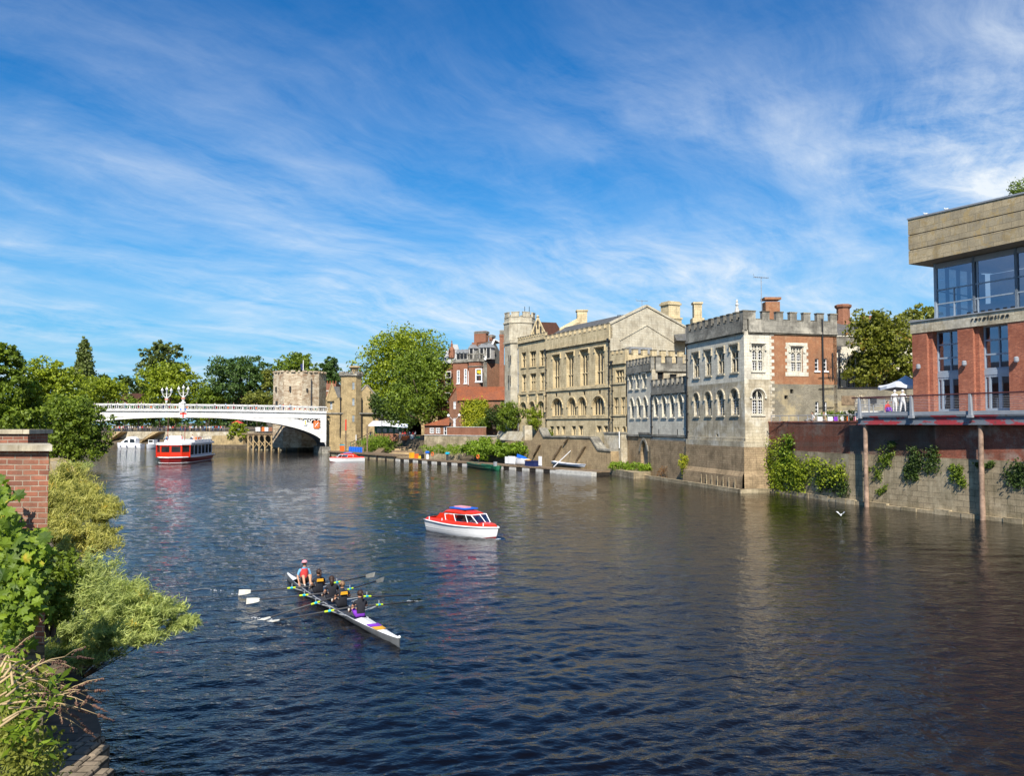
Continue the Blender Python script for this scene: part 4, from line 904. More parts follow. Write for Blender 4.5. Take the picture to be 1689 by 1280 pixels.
        mb = MB(); q_ = f3.px(872, 708); mb.wbox(f3, -.4, .5, zm, zt+1.0, -1.5, -.2); mb.build('pier', M['cream_stone'], r3)
    r4 = thing('lower_terrace_wall', 'low weathered wall with brick upper courses in front of the cottage', 'wall', (c.x, c.y, 0))
    f4 = F(P(822, 740, 141), P(700, 740, 154)); zt = f4.px(760, 719)[1]; zb2 = f4.px(760, 705)[1]
    mb = MB(); mb.wbox(f4, 0, f4.L, -.5, zt, -1, 0); mb.build('wall', M['quay_stone'], r4)
    mb = MB(); sA_ = f4.px(796, 712)[0]; sB_ = f4.px(736, 712)[0]; mb.wbox(f4, sA_, sB_, zt, zb2, -.9, -.15); mb.build('brick_parapet', M['brick_house'], r4)
    mb = MB(); mb.wbox(f4, sA_, sB_, zb2, zb2+.12, -.95, -.1); mb.wbox(f4, 0, f4.L, zt+.003, zt+.14, -.15, .1); mb.build('coping', M['dirty_white'], r4)
build_guildhall()
# ================================================================ quay wall
def build_quay():
    zbr, zt = 4.1, 6.72
    root = thing('quay_wall', 'long river wall of red brick above mossy stone blocks under the bar terrace', 'wall', (W1.x, W1.y, 0))
    for i, (a, b) in enumerate(((W0, W1), (W1, W2), (W2, W3), (W3, W4))):
        f = F(a, b)
        mb = MB(); mb.wbox(f, 0, f.L, -1.5, zbr, -.8, .12); mb.build('stone_course', M['quay_stone'], root)
        mb = MB(); mb.wbox(f, 0, f.L, zbr+.003, zt, -.7, .0); mb.build('brickwork', M['brick_quay'], root)
        mb = MB(); mb.wbox(f, -.1, f.L, zt+.002, zt+.12, -.75, .06); mb.build('coping', M['brick_quay'], root)
        g = random.Random(i); s = 0
        while s < f.L:                                  # rough footing stones at the water line
            L = g.uniform(.8, 1.6); mb = MB(); e = min(s+L, f.L)-.03
            mb.wbox(f, s, e, -1, .22+g.random()*.18, .12, .42+g.random()*.1)
            if i < 3: mb.build('footing_stone', M['quay_stone'], root)
            s += L
build_quay()
DQ = Vector((.41, -.91)).normalized(); DN = Vector((-.91, -.41)).normalized()
D0 = Vector((27.35, 65.9))+Vector((.91, .41))*.3; BF0 = Vector((32.2, 65.5))      # deck edge start, bar front corner
ZD = 7.5
def build_terrace():
    f = F(D0, D0+DQ*42)
    root = thing('river_terrace', 'steel terrace deck with cable railing carried on round columns over the river', 'terrace', (D0.x, D0.y, 6.6))
    mb = MB(); mb.wbox(f, 0, f.L, 7.22, ZD, -6.4, 0); mb.build('deck', M['grey'], root)
    mb = MB(); mb.wbox(f, .2, f.L, 6.60, 7.12, -.45, -.15); mb.wbox(f, .2, f.L, 7.12, 7.2, -.6, -.02); mb.wbox(f, .2, f.L, 6.52, 6.6, -.6, -.02); mb.build('edge_beam', M['beam_mat'], root)
    for s in np.arange(.3, f.L, 4.6):
        mb = MB(); mb.wbox(f, s, s+.25, 6.75, 7.2, -6.2, -.61); mb.build('cross_beam', M['beam'], root)
    for px, py in ((1427, 836), (1617, 857)):
        s = f.px(px, 700, -.3)[0]; c = f.pt(s, 0, -.3)
        mb = MB(); mb.cyl((c.x, c.y, -2), (c.x, c.y, 6.5), .17, .17, 18, 0); mb.cyl((c.x, c.y, 3.1), (c.x, c.y, 3.2), .185, .185, 18, 0); mb.cyl((c.x, c.y, -1), (c.x, c.y, 1.3), .185, .185, 18, 0); mb.build('column', M['tan_col'], root, smooth=False)
    posts = [f.px(x, 670)[0] for x in (1418, 1504, 1601)]; d = posts[2]-posts[1]
    posts += [posts[2]+d, posts[2]+2*d]
    zr_ = ZD+1.18
    for s in posts:
        mb = MB(); mb.fprism(f, [(s-.05, zr_-.02), (s+.09, zr_-.02), (s+.16, ZD-.45), (s-.09, ZD-.45)], -.05, .16); mb.wbox(f, s-.16, s+.24, ZD-.48, ZD-.30, .003, .24); mb.build('railing_post', M['grey'], root)
    mb = MB(); mb.cyl(f.pt(-.2, zr_, .05), f.pt(f.L, zr_, .05), .055, .055, 8); mb.build('handrail', M['dark_red_steel'], root)
    for k in range(9):
        mb = MB(); z = ZD+.14+k*.115; mb.cyl(f.pt(0, z, .03), f.pt(f.L, z, .03), .011, .011, 5); mb.build('railing_cable', M['grey'], root)
    g = F(D0, D0-DN*6.2); g.n = -DQ.copy()                # railing on the end of the deck
    for s in (1.5, 3.2, 5.0):
        mb = MB(); mb.wbox(g, s, s+.08, ZD, zr_-.06, -.1, -.02); mb.build('railing_post', M['grey'], root)
    for k in range(7):
        mb = MB(); z = ZD+.14+k*.14; mb.wbox(g, .05, 6.2, z, z+.05, -.08, -.05); mb.build('railing_slat', M['grey'], root)
    mb = MB(); mb.cyl(g.pt(0, zr_, -.05), g.pt(6.2, zr_, -.05), .05, .05, 8); mb.build('end_handrail', M['dark_red_steel'], root)
    return f
m, t = newmat('peeling_beam_paint'); tc = t.node('ShaderNodeTexCoord')
n = t.node('ShaderNodeTexNoise', inp={'Vector': t.node('ShaderNodeMapping', inp={'Vector': (tc, 'Object'), 'Scale': (.5, .5, 1.6)}), 'Scale': 1.1, 'Detail': 6.0, 'Roughness': .6})
n2 = t.node('ShaderNodeTexNoise', inp={'Vector': (tc, 'Object'), 'Scale': 4.0, 'Detail': 6.0})
c = t.mix(t.ramp(n, [(.49, 0.), (.52, 1.)]), (.17, .19, .22), (.36, .05, .06)); c = t.mix(t.ramp(n2, [(.55, 0.), (.7, .7)]), c, (.10, .07, .06))
finish(m, t, c, .6); M['beam_mat'] = m
M['dark_red_steel'] = plain('dark_red_brown_steel', (.09, .035, .035), .5)
FD = build_terrace()

def build_bar():
    f = F(BF0, BF0+DQ*44); s_of = lambda x, y=600: f.px(x, y)[0]
    root = thing('riverside_bar', 'modern riverside bar of red brick piers and glass under a big stone parapet', 'building', (BF0.x+4, BF0.y-2, ZD))
    zf0 = f.px(1511, 550)[1]; zf1 = f.px(1511, 531.5)[1]          # fascia bottom and top
    za = zoomer(1495, 520, 7.11); zb = zoomer(1495, 290, 4.742)
    # bays: glazed openings between brick piers
    bays = [(s_of(*za(300, 600)), s_of(*za(618, 600))), (s_of(*za(848, 600)), s_of(*za(1212, 600)))]
    pitch = bays[1][0]-bays[0][0]
    for k in range(5): bays.append((bays[1][0]+pitch*(k+1)*1.04, bays[1][1]+pitch*(k+1)*1.04))
    edges = [0]+[v for b in bays for v in b]+[f.L]
    for i in range(0, len(edges), 2):
        a, b = edges[i], edges[i+1]
        mb = MB()
        mb.wbox(f, a, b-.0, ZD, zf0, -.9, -.12)                     # recessed pier
        mb.wbox(f, a, b-.33 if i < len(edges)-2 else b, ZD, zf0-.002, -.119, .10)
        mb.build('brick_pier', M['brick_bar'], root)
        sx = a+(b-a)*.42; z = ZD+3.6
        lt = MB(); lt.wbox(f, sx-.05, sx+.05, z-.05, z+.05, .10, .3); lt.lathe([(.10, -.2), (.16, -.12), (.16, .12), (.10, .2)], f.pt(sx, z+.02, .32), 10); lt.build('wall_lamp', M['grey'], root)
    zdoor = f.px(*za(1040, 690))[1]; ztr = f.px(*za(1040, 615))[1]
    for a, b in bays:
        R_ = -.75; fr = MB(); t_ = .09
        for x0, x1 in ((a, a+t_), (b-t_, b), ((a+b)/2-t_/2, (a+b)/2+t_/2)): fr.wbox(f, x0, x1, ztr, zf0, R_, R_+.12)
        for k in range(4): z = ztr+(zf0-ztr)*k/3.; fr.wbox(f, a, b, z-(.06 if k < 3 else .1), z+(.06 if k < 3 else 0), R_-.003, R_+.10)
        fr.wbox(f, a, b, zdoor, ztr-.07, R_, R_+.15)
        w = fr.build('window_frame', M['bluegrey'], root)
        g = MB(); g.poly([f.pt(a, ztr, R_+.02), f.pt(b, ztr, R_+.02), f.pt(b, zf0, R_+.02), f.pt(a, zf0, R_+.02)]); g.build('pane', M['clear_glass'], w)
        d = MB(); m0 = (a+b)/2; q = (b-a)*.13
        for x0, x1 in ((a, a+.08), (a+q, a+q+.14), (m0-.13, m0+.13), (b-q-.14, b-q), (b-.08, b)): d.wbox(f, x0, x1, ZD, zdoor, R_, R_+.12)
        d.wbox(f, a, b, zdoor-.16, zdoor-.003, R_+.003, R_+.115); d.wbox(f, a, b, ZD+.002, ZD+.25, R_+.003, R_+.115)
        dd = d.build('door', M['bluegrey'], root)
        g = MB(); g.poly([f.pt(a+.01, ZD, R_+.03), f.pt(b-.01, ZD, R_+.03), f.pt(b-.01, zdoor, R_+.03), f.pt(a+.01, zdoor, R_+.03)]); g.build('pane', M['clear_glass'], dd)
        # curtains and a lamp inside
        for x0, x1 in ((a+.1, a+.75), (b-.8, b-.12)):
            cm = MB(); n = 14
            for k in range(n): u0 = x0+(x1-x0)*k/n; u1 = x0+(x1-x0)*(k+1)/n; cm.poly([f.pt(u0, ztr-.1, -1.2-.08*(k % 2)), f.pt(u1, ztr-.1, -1.2-.08*((k+1) % 2)), f.pt(u1, ztr+1.35, -1.2-.08*((k+1) % 2)), f.pt(u0, ztr+1.35, -1.2-.08*(k % 2))])
            cm.build('curtain', M['curtain'], root)
    for bi, rel in ((0, .72), (1, .62), (1, .82)):
        a, b = bays[bi]; mb = MB(); c = f.pt(a+(b-a)*rel, zdoor-.75, -1.5); mb.lathe([(.0, -.16), (.10, -.1), (.13, 0), (.10, .1), (.0, .14)], c, 10); mb.build('hanging_lamp', M['lamp'], root)
    mb = MB(); mb.wbox(f, -.1, f.L, zf0, zf1, -1.0, .16); fo = mb.build('fascia', M['cream_stone'], root)
    mb = MB(); mb.wbox(f, -.16, f.L, zf1+.003, zf1+.09, -1.0, .26); mb.build('fascia_capping', M['grey'], root)
    # lettering on the fascia
    cu = bpy.data.curves.new('sign', 'FONT'); cu.body = 'revolution'; cu.size = .62; cu.extrude = .03; cu.space_character = 1.55
    to = bpy.data.objects.new('tmp', cu); scene.collection.objects.link(to); bpy.context.view_layer.update()
    me = bpy.data.meshes.new_from_object(to.evaluated_get(bpy.context.evaluated_depsgraph_get())); bpy.data.objects.remove(to)
    me.materials.clear(); me.materials.append(M['black'])
    s0, z0 = f.px(*zb(522, 1140)); s1, _ = f.px(*zb(815, 1095)); wd = max(v.co.x for v in me.vertices)
    k = (s1-s0)/wd; mt = Matrix(((f.u.x*k, 0, f.n.x, 0), (f.u.y*k, 0, f.n.y, 0), (0, .95*k, 0, 0), (0, 0, 0, 1)))
    p0 = f.pt(s0, z0+.02, .20); me.transform(Matrix.Translation(p0) @ mt)
    lo = bpy.data.objects.new('sign_lettering', me); scene.collection.objects.link(lo); lo.parent = root; lo.matrix_parent_inverse = Matrix.Translation(-root.location)
    for k in range(7):                                              # small sign lights over the lettering
        s = s0-.35+(s1-s0+.5)*k/6; mb = MB(); mb.obox(f.pt(s, zf1+.095, .10), f.u.to_3d()*.26, f.n.to_3d()*.10, (0, 0, .12)); mb.build('sign_light', M['black'], root)
    # upper glazed storey, set back
    ug = F(BF0+DQ*(1.35)-DN*(.75), BF0+DQ*44-DN*.75); zg0 = zf1+.09
    zg1 = ug.px(*zb(225, 690))[1]
    e = [ug.px(*zb(x, 800))[0] for x in (230, 532, 865)]; pw = e[2]-e[1]; e += [e[2]+pw*k for k in (1, 2, 3, 4, 5, 6)]
    # left return of the glass box
    def pane_grid(F_, a, b, z0, z1, rows, cols, head=True):
        mb = MB()
        for x in (a, b): mb.wbox(F_, x-.09, x+.09, z0, z1, -.12, .14)
        for r in rows: z = z0+(z1-z0)*r; mb.wbox(F_, a+.09, b-.09, z-.05, z+.05, -.05, .06)
        for c_, r0, r1 in cols: x = a+(b-a)*c_; mb.wbox(F_, x-.05, x+.05, z0+(z1-z0)*r0, z0+(z1-z0)*r1, -.048, .055)
        w = mb.build('window_frame', M['bluegrey'], root)
        if head: mb = MB(); mb.wbox(F_, a+.1, b-.1, z1-.42, z1-.02, -.02, .1); mb.build('blind_box', M['grey'], root)
        g = MB(); g.poly([F_.pt(a, z0), F_.pt(b, z0), F_.pt(b, z1), F_.pt(a, z1)]); g.build('pane', M['clear_glass'], w)
    for i in range(len(e)-1):
        pane_grid(ug, e[i], e[i+1], zg0, zg1, (0.27, .52), [(.48, 0, .52)] if i == 0 else [(.08, 0, .9)] if i == 1 else [(.5, 0, .5)])
    ul = F(ug.pt(e[0], 0).to_2d(), ug.pt(e[0], 0).to_2d()-DN*7-DQ*1.3); ul.n = -DQ.copy()
    for k in range(4): pane_grid(ul, k*1.75, k*1.75+1.75, zg0, zg1, (.27, .52), [], head=False)
    # interior: back wall, floor slabs, ceiling, dark furniture
    mb = MB(); mb.wbox(f, .3, f.L, zg0+.0, zg0+.02, -9, -1.2); mb.wbox(f, .3, f.L, zf0-.0, zf1-.02, -9, -1.05); mb.build('floor_slab', M['grey'], root)
    mb = MB(); mb.wbox(f, .3, f.L, ZD, zg1, -9.4, -9.0); mb.build('back_wall', M['inner_wall'], root)
    mb = MB(); mb.wbox(f, .02, .3, ZD, zf0, -9.4, -.9); mb.build('end_wall', M['brick_bar'], root)
    mb = MB()
    for k in range(9): mb.wbox(f, 1.5+k*4.1, 2.0+k*4.1, zg0+.03, zg1-.5, -6, -5.5)
    for k in range(6): mb.wbox(f, 3.0+k*5.1, 5.6+k*5.1, zg0+.03, zg0+1.2+.3*(k % 3), -4.4, -4.0)
    mb.build('interior_partition', M['dkgrey'], root)
    # overhanging parapet, leaning outline seen in the photograph
    po = .95; pf = F(BF0+DN*po+DQ*.55, BF0+DN*po+DQ*44)
    zp0 = pf.px(1505, 434.5)[1]; zp1 = pf.px(1504, 361)[1]
    zq0 = pf.px(1689, 395.4)[1]; zq1 = pf.px(1689, 319)[1]; sq = pf.px(1689, 380)[0]
    n_ = 3; gp = .05
    def zlin(t_, s): lo_ = zp0+(zq0-zp0)*s/sq; hi_ = zp1+(zq1-zp1)*s/sq; return lo_+(hi_-lo_)*t_
    for k in range(3):
        t0, t1 = (0, .32, .655)[k], (.30, .635, 1.0)[k]; mb = MB()
        mb.fprism(pf, [(0, zlin(t0, 0)), (sq*2, zlin(t0, sq*2)), (sq*2, zlin(t1, sq*2)), (0, zlin(t1, 0))], -10, 0)
        mb.build('parapet_band', M['parapet_stone'], root)
    mb = MB(); mb.fprism(pf, [(.06, zlin(.02, 0)), (sq*2-.1, zlin(.02, sq*2)), (sq*2-.1, zlin(.98, sq*2)), (.06, zlin(.98, 0))], -9.9, -.08); mb.build('parapet_core', M['dkgrey'], root)
    mb = MB(); mb.fprism(pf, [(-.05, zlin(1.0, 0)+.003), (sq*2, zlin(1., sq*2)+.003), (sq*2, zlin(1., sq*2)+.12), (-.05, zlin(1., 0)+.12)], -10.1, .06); mb.build('parapet_capping', M['grey'], root)
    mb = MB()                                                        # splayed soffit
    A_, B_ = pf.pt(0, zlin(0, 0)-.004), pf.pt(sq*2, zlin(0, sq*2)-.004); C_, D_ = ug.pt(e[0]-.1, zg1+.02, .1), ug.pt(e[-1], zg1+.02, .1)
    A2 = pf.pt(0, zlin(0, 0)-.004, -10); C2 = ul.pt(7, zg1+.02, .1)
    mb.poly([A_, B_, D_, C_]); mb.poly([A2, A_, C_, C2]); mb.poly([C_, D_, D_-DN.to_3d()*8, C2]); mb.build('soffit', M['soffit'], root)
    return f
M['curtain'] = plain('tan_curtain', (.50, .34, .18), .8, var=.15)
M['inner_wall'] = plain('interior_wall', (.30, .24, .17), .8, var=.3)
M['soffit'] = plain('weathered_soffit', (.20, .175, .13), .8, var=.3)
FBAR = build_bar()

# ================================================================ terrace behind the quay wall, chapel, chimneys
def build_behind():
    w = thing('terrace_back_wall', 'dark stone wall with blocked arch behind the terrace parasol', 'wall', (34, 84, 6.5))
    f = F((32.0, 83.5), (46.0, 80.0)); z = zoomer(1360, 490, 5.82)
    zt = f.px(1450, 640)[1]; zb_ = f.px(1450, 643)[1]
    f = F(P(1371, 640, 84), P(1540, 640, 84)); zt = f.px(1440, 641)[1]
    mb = MB(); mb.wbox(f, 0, f.L, 6.4, zt, -.5, 0); mb.build('wall', M['rubble'], w); mb = MB(); mb.wbox(f, 0, f.L, zt+.002, zt+.15, -.6, .08); mb.build('coping', M['black'], w)
    a, b = f.px(1388, 668)[0], f.px(1410, 668)[0]; c = f.px(1413, 668)[0]; d = f.px(1425, 668)[0]
    mb = MB(); mb.wbox(f, a, b, 6.5+2.0, zt-.75, .003, .05); mb.build('panel', M['timber'], w)
    mb = MB(); arc_band(mb, f, arch_pts(c, d, 8.2, 9.4), .2, .003, .1); mb.build('blocked_arch', M['cream_stone'], w)
    mb = MB(); mb.wbox(f, a-.3, d+6, 7.0, 7.9, .003, .3); mb.build('bench_wall', M['dirty_white'], w)
    ch = thing('chapel', 'white rendered chapel with arched window and grey slate roof behind the chestnut tree', 'building', (P(1400, 600, 96).x, 98, 6.5))
    f = F(P(1373, 600, 96), P(1600, 600, 94)); L = f.L
    zc = f.px(1395, 571)[1]; zt = f.px(1395, 555.5)[1]
    ops = [f.op(1396, 1430, 583, 645, 'point')]
    wall_obj('wall', f, 0, L, 6.4, zc, ops, M['white_stone'], ch, .5)
    for o in ops: window(f, o, ch, M['cream_stone'], nm=3, nt=0, bar=.14, tracery=False, rev=.45, hood='arch', grid=(9, 12))
    mb = MB(); mb.wbox(f, 0, L, zc+.003, zt, -.5, .06); mb.build('parapet', M['dark_coping'], ch); mb = MB(); mb.wbox(f, 0, L, zt+.002, zt+.14, -.5, .16); mb.build('coping', M['white_stone'], ch)
    mb = MB(); mb.obox(f.pt(0, 6, -.6), f.u.to_3d()*L, f.n.to_3d()*-10, (0, 0, zt-6.2)); mb.build('core', M['white_stone'], ch)
    zr_ = zz(535, 100)
    gable_roof([f.pt(0, 0, -.4), f.pt(L, 0, -.4), f.pt(L, 0, -11), f.pt(0, 0, -11)], zt-.1, zr_+.6, M['slate'], ch)
    downpipe(f, f.px(1384, 600)[0], 6.6, zc-.1, ch, r=.11, mat='dkgrey')
    c = P(1391, 535, 101); mb = MB(); r_ = .85
    mb.lathe([(r_*1.15, zz(536, 101)-3), (r_*1.15, zz(530, 101)), (r_*.95, zz(529, 101)), (r_*.9, zz(510, 101)), (r_*1.15, zz(507, 101)), (r_*1.2, zz(504, 101)), (r_, zz(502.5, 101))], (c.x, 101, 0), 8, a0=R(22)); t_ = thing('octagonal_chimney', 'tall octagonal orange brick chimney behind the right end of the corner hall', 'chimney', (c.x, 101, 12)); mb.build('stack', M['brick_house'], t_)
    c = P(1433, 530, 104); t_ = thing('short_chimney', 'short orange brick chimney just above the chestnut tree', 'chimney', (c.x, 104, 12)); mb = MB(); q = zz(523, 104)
    mb.lathe([(.7, q-5), (.7, q-1.0), (1.05, q-.5), (1.1, q), (.8, q+.1)], (c.x, 104, 0), 8, a0=R(22)); mb.build('stack', M['brick_house'], t_)
    rb = thing('red_tiled_house', 'red tiled roof ridge rising behind the slate chapel roof', 'building', (P(1420, 540, 112).x, 112, 6.5)); x0, x1 = P(1385, 540, 112).x, P(1500, 540, 112).x
    mb = MB(); mb.box(((x0+x1)/2, 114, 11), (x1-x0-.4, 8, 9)); mb.build('wall', M['brick_house'], rb); gable_roof([(x0, 109.5), (x1, 109.5), (x1, 118.5), (x0, 118.5)], 15.6, zz(532, 114), M['tile_red'], rb)
    # low railing and people seated on the terrace behind the quay wall
    f = F(W0+Vector((.5, -.3)), W1+Vector((.5, 0))); rl = thing('quay_railing', 'low grey railing with glass panels on top of the brick quay wall', 'railing', (26, 76, 6.8))
    g = F(P(1272, 690, 78.5), P(1418, 690, 69))
    mb = MB(); mb.cyl(g.pt(0, 7.35, 0), g.pt(g.L, 7.35, 0), .035, .035, 6); mb.build('top_rail', M['grey'], rl)
    for k in range(10): mb = MB(); s = g.L*k/9; mb.cyl(g.pt(s, 6.8, 0), g.pt(s, 7.35, 0), .03, .03, 6); mb.build('post', M['grey'], rl)
build_behind()
# ================================================================ iron bridge
BM = Vector((-68.3, 170)); BR = Vector((-41.3, 182.2)); BU = (BR-BM).normalized(); HALF = (BR-BM).length
def build_bridge():
    f = F(BM-BU*(HALF+22), BR); C0 = HALF+22                     # centre of the span at s = C0
    root = thing('iron_bridge', 'white painted iron arch bridge with pierced parapet and painted shields', 'bridge', (BM.x, BM.y, 8))
    W = 9.5; W_ = M['white_paint']
    crown = f.px(302, 688)[1]; spring = 1.3; deck_c = f.px(302, 678)[1]; deck_r = f.px(530, 681.5)[1]
    def zi(s): x = (s-C0)/HALF; return spring+(crown-spring)*math.sqrt(max(0, 1-(abs(x))**2.3))      # arch soffit
    def zdk(s): x = (s-C0)/HALF; return deck_c+(deck_r-deck_c)*x*x if x > 0 else deck_c+(deck_r-deck_c)*x*x*.7
    def zrib(s): x = abs(s-C0)/HALF; return zi(s)+ (1.15 if x < .3 else 1.15+1.1*(x-.3)/.7)
    N = 44
    for i, d in enumerate((0, -W*.33, -W*.66, -W)):                # four arched ribs
        mb = MB(); S_ = [C0-HALF+2*HALF*k/N for k in range(N+1)]
        ss = [C0+HALF*math.sin(math.pi/2*(2*k/N-1)) for k in range(N+1)]
        lo = [(s, zi(s)) for s in ss]; hi = [(s, min(zrib(s), zdk(s)-.05)) for s in ss]
        hi[0] = (ss[0], spring+2.2); hi[-1] = (ss[-1], spring+2.2)
        for k in range(N):
            mb.fprism(f, [lo[k], lo[k+1], hi[k+1], hi[k]], d-.35, d)
            if i == 0: mb.fprism(f, [(lo[k][0], lo[k][1]-.10), (lo[k+1][0], lo[k+1][1]-.10), lo[k+1], lo[k]], d-.5, d+.12)
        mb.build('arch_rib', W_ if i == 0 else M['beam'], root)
    mb = MB()
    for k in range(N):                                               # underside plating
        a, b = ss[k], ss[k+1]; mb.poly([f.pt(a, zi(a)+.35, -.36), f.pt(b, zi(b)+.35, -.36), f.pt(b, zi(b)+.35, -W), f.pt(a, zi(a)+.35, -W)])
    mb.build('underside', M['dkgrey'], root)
    K = 30; xs = [f.L*k/K for k in range(K+1)]
    mb = MB()
    for a, b in zip(xs, xs[1:]): mb.fprism(f, [(a, zdk(a)-1.25), (b, zdk(b)-1.25), (b, zdk(b)-.05), (a, zdk(a)-.05)], -.3, .05)
    mb.build('fascia_girder', W_, root)
    mb = MB()
    for a, b in zip(xs, xs[1:]): mb.fprism(f, [(a, zdk(a)-.5), (b, zdk(b)-.5), (b, zdk(b)-.05), (a, zdk(a)-.05)], -W-.3, -.3)
    mb.build('deck', M['grey'], root)
    mb = MB()
    for a, b in zip(xs, xs[1:]): mb.fprism(f, [(a, zdk(a)-.05), (b, zdk(b)-.05), (b, zdk(b)+.12), (a, zdk(a)+.12)], -.4, .32)
    mb.build('cornice', W_, root)
    ph = f.px(420, 668)[1]-zdk(f.px(420, 668)[0])                    # parapet height
    for d in (0, -W):
        mb = MB()
        for a, b in zip(xs, xs[1:]): mb.fprism(f, [(a, zdk(a)+ph-.22), (b, zdk(b)+ph-.22), (b, zdk(b)+ph), (a, zdk(a)+ph)], d-.2, d+.22); mb.fprism(f, [(a, zdk(a)+.12), (b, zdk(b)+.12), (b, zdk(b)+.34), (a, zdk(a)+.34)], d-.12, d+.15)
        n = int(f.L/1.15)
        for k in range(n+1):
            s = k*1.15+.1; z0 = zdk(s)+.34; z1 = zdk(s)+ph-.22; zm = (z0+z1)/2; r_ = (z1-z0)/2
            if d == 0 or k % 2 == 0: mb.wbox(f, s-.05, s+.05, z0, z1, d-.05, d+.05)
            if d == 0:                                                # quatrefoil openings: crossing bars and rings
                c = s+.575
                for q in range(8):
                    a0, a1 = q*math.pi/4, (q+1)*math.pi/4
                    p0 = (c+math.cos(a0)*r_*.62, zm+math.sin(a0)*r_*.8); p1 = (c+math.cos(a1)*r_*.62, zm+math.sin(a1)*r_*.8)
                    mb.cyl(f.pt(*p0, 0), f.pt(*p1, 0), .05, .05, 4, cap=False)
                for sx, sz in ((1, 1), (-1, 1), (1, -1), (-1, -1)): mb.cyl(f.pt(c+sx*r_*.45, zm+sz*r_*.6, 0), f.pt(c+sx*.52, zm+sz*r_, 0), .05, .05, 4, cap=False)
        mb.build('parapet_railing', W_, root)
    cols = ['orange', 'dark_red', 'green', 'dkgrey']
    mb = MB(); gg = random.Random(4)
    for k in range(n):                                               # painted rosettes in the railing
        s = k*1.15+.675; z0 = zdk(s)+.34; z1 = zdk(s)+ph-.22; zm = (z0+z1)/2
        if gg.random() < .75: c = gg.randrange(4); mb.fprism(f, [(s-.19, zm), (s, zm-.22), (s+.19, zm), (s, zm+.22)], -.03, .03, c)
    mb.build('rosette_band', [M[c] for c in cols], root)
    # spandrel tracery at the right end
    z8 = zoomer(400, 640, 10.67)
    sp = MB()
    def circ(s, z, r_, w=.09, n=14, a0=0, a1=2*math.pi):
        for q in range(n):
            b0, b1 = a0+(a1-a0)*q/n, a0+(a1-a0)*(q+1)/n; sp.cyl(f.pt(s+math.cos(b0)*r_, z+math.sin(b0)*r_, -.15), f.pt(s+math.cos(b1)*r_, z+math.sin(b1)*r_, -.15), w, w, 5, cap=False)
    s1, zc1 = f.px(*z8(1300, 648)); r1 = abs(f.px(*z8(1415, 648))[0]-s1); circ(s1, zc1, r1*.95); 
    for k in range(4): a = k*math.pi/2+math.pi/4; circ(s1+math.cos(a)*r1*.62, zc1+math.sin(a)*r1*.62, r1*.34, .08, 8)
    s2, zc2 = f.px(*z8(1105, 608)); r2 = r1*.62; circ(s2, zc2, r2, .09)
    for s_, z_, r_ in ((920, 580, .45), (1385, 775, .5), (815, 560, .28), (1000, 560, .25), (1000, 610, .2), (745, 548, .2), (1190, 700, .26), (1240, 745, .2), (1200, 570, .2), (1395, 560, .22), (1330, 790, .2), (1392, 850, .2)):
        q = f.px(*z8(s_, z_)); circ(q[0], q[1], r1*r_, .08, 9)
    sp.wbox(f, f.L-1.25, f.L, spring+1.2, zdk(f.L)-1.2, -.4, .1); sp.build('spandrel_tracery', W_, root)
    mb = MB(); mb.fprism(f, [(C0+HALF*.45, zdk(f.L)-1.3), (f.L-.2, zdk(f.L)-1.3), (f.L-.2, spring+2), (C0+HALF*.8, zi(C0+HALF*.8)+1)], -1.6, -1.5); mb.build('spandrel_backing', M['black'], root)
    # shields
    def shield(s, z, w, h, name, mats, cross=None):
        mb = MB(); k = .28
        pts = [(-w, -h*(1-k)), (-w*(1-k), -h), (w*(1-k), -h), (w, -h*(1-k)), (w, h*(1-k)), (w*(1-k), h), (-w*(1-k), h), (-w, h*(1-k))]
        mb.fprism(f, [(s+a, z+b) for a, b in pts], .05, .16)
        if cross == 'keys':
            for sg in (1, -1):
                mb.fprism(f, [(s-sg*w*.55-.06, z-h*.5), (s-sg*w*.55+.06, z-h*.6), (s+sg*w*.55+.06, z+h*.5), (s+sg*w*.55-.06, z+h*.6)], .161+.01*(sg+1), .20+.01*(sg+1), 1)
        elif cross == 'cross':
            mb.wbox(f, s-w*.18, s+w*.18, z-h*.9, z+h*.55, .163, .2, 1); mb.wbox(f, s-w*.85, s+w*.85, z-h*.25, z+h*.05, .162, .195, 1); mb.wbox(f, s-w*.8, s+w*.8, z+h*.6, z+h*.95, .161, .2, 2)
        elif cross == 'lozenge':
            mb.fprism(f, [(s-w*.5, z+h*.35), (s, z+h*.75), (s+w*.5, z+h*.35), (s, z)], .163, .2, 1); mb.fprism(f, [(s-w*.5, z-h*.4), (s, z), (s+w*.5, z-h*.4), (s, z-h*.75)], .163, .2, 1)
        mb.build(name, [M[m_] for m_ in mats], root)
    shield(s1, zc1, r1*.46, r1*.6, 'keys_shield', ['orange', 'gloss_white'], 'keys'); shield(s2, zc2, r2*.42, r2*.7, 'small_shield', ['canvas', 'yellow'], 'lozenge')
    q = f.px(302, 681.5); shield(q[0], q[1], .75, 1.0, 'crown_shield', ['gloss_white', 'red', 'blue'], 'cross')
    # abutment pier on the right, and the stone on the left
    mb = MB(); mb.wbox(f, f.L-.9, f.L+1.0, -1, spring+.2, -W, -.1); mb.build('springer', M['dark_coping'], root)
    mb = MB(); mb.wbox(f, 0, C0-HALF+.5, -1, deck_r-1.2, -W, -.2); mb.build('abutment', M['gate_stone'], root)
    # pier that carries the lamps in the middle
    for d in (.0, -W):
        mb = MB(); z0 = zdk(C0); mb.lathe([(.42, z0-.2), (.42, z0+ph), (.55, z0+ph+.1), (.5, z0+ph+.4), (.3, z0+ph+.5)], f.pt(C0 if d == 0 else C0-.0, 0, d), 8); mb.build('lamp_pier', W_, root)
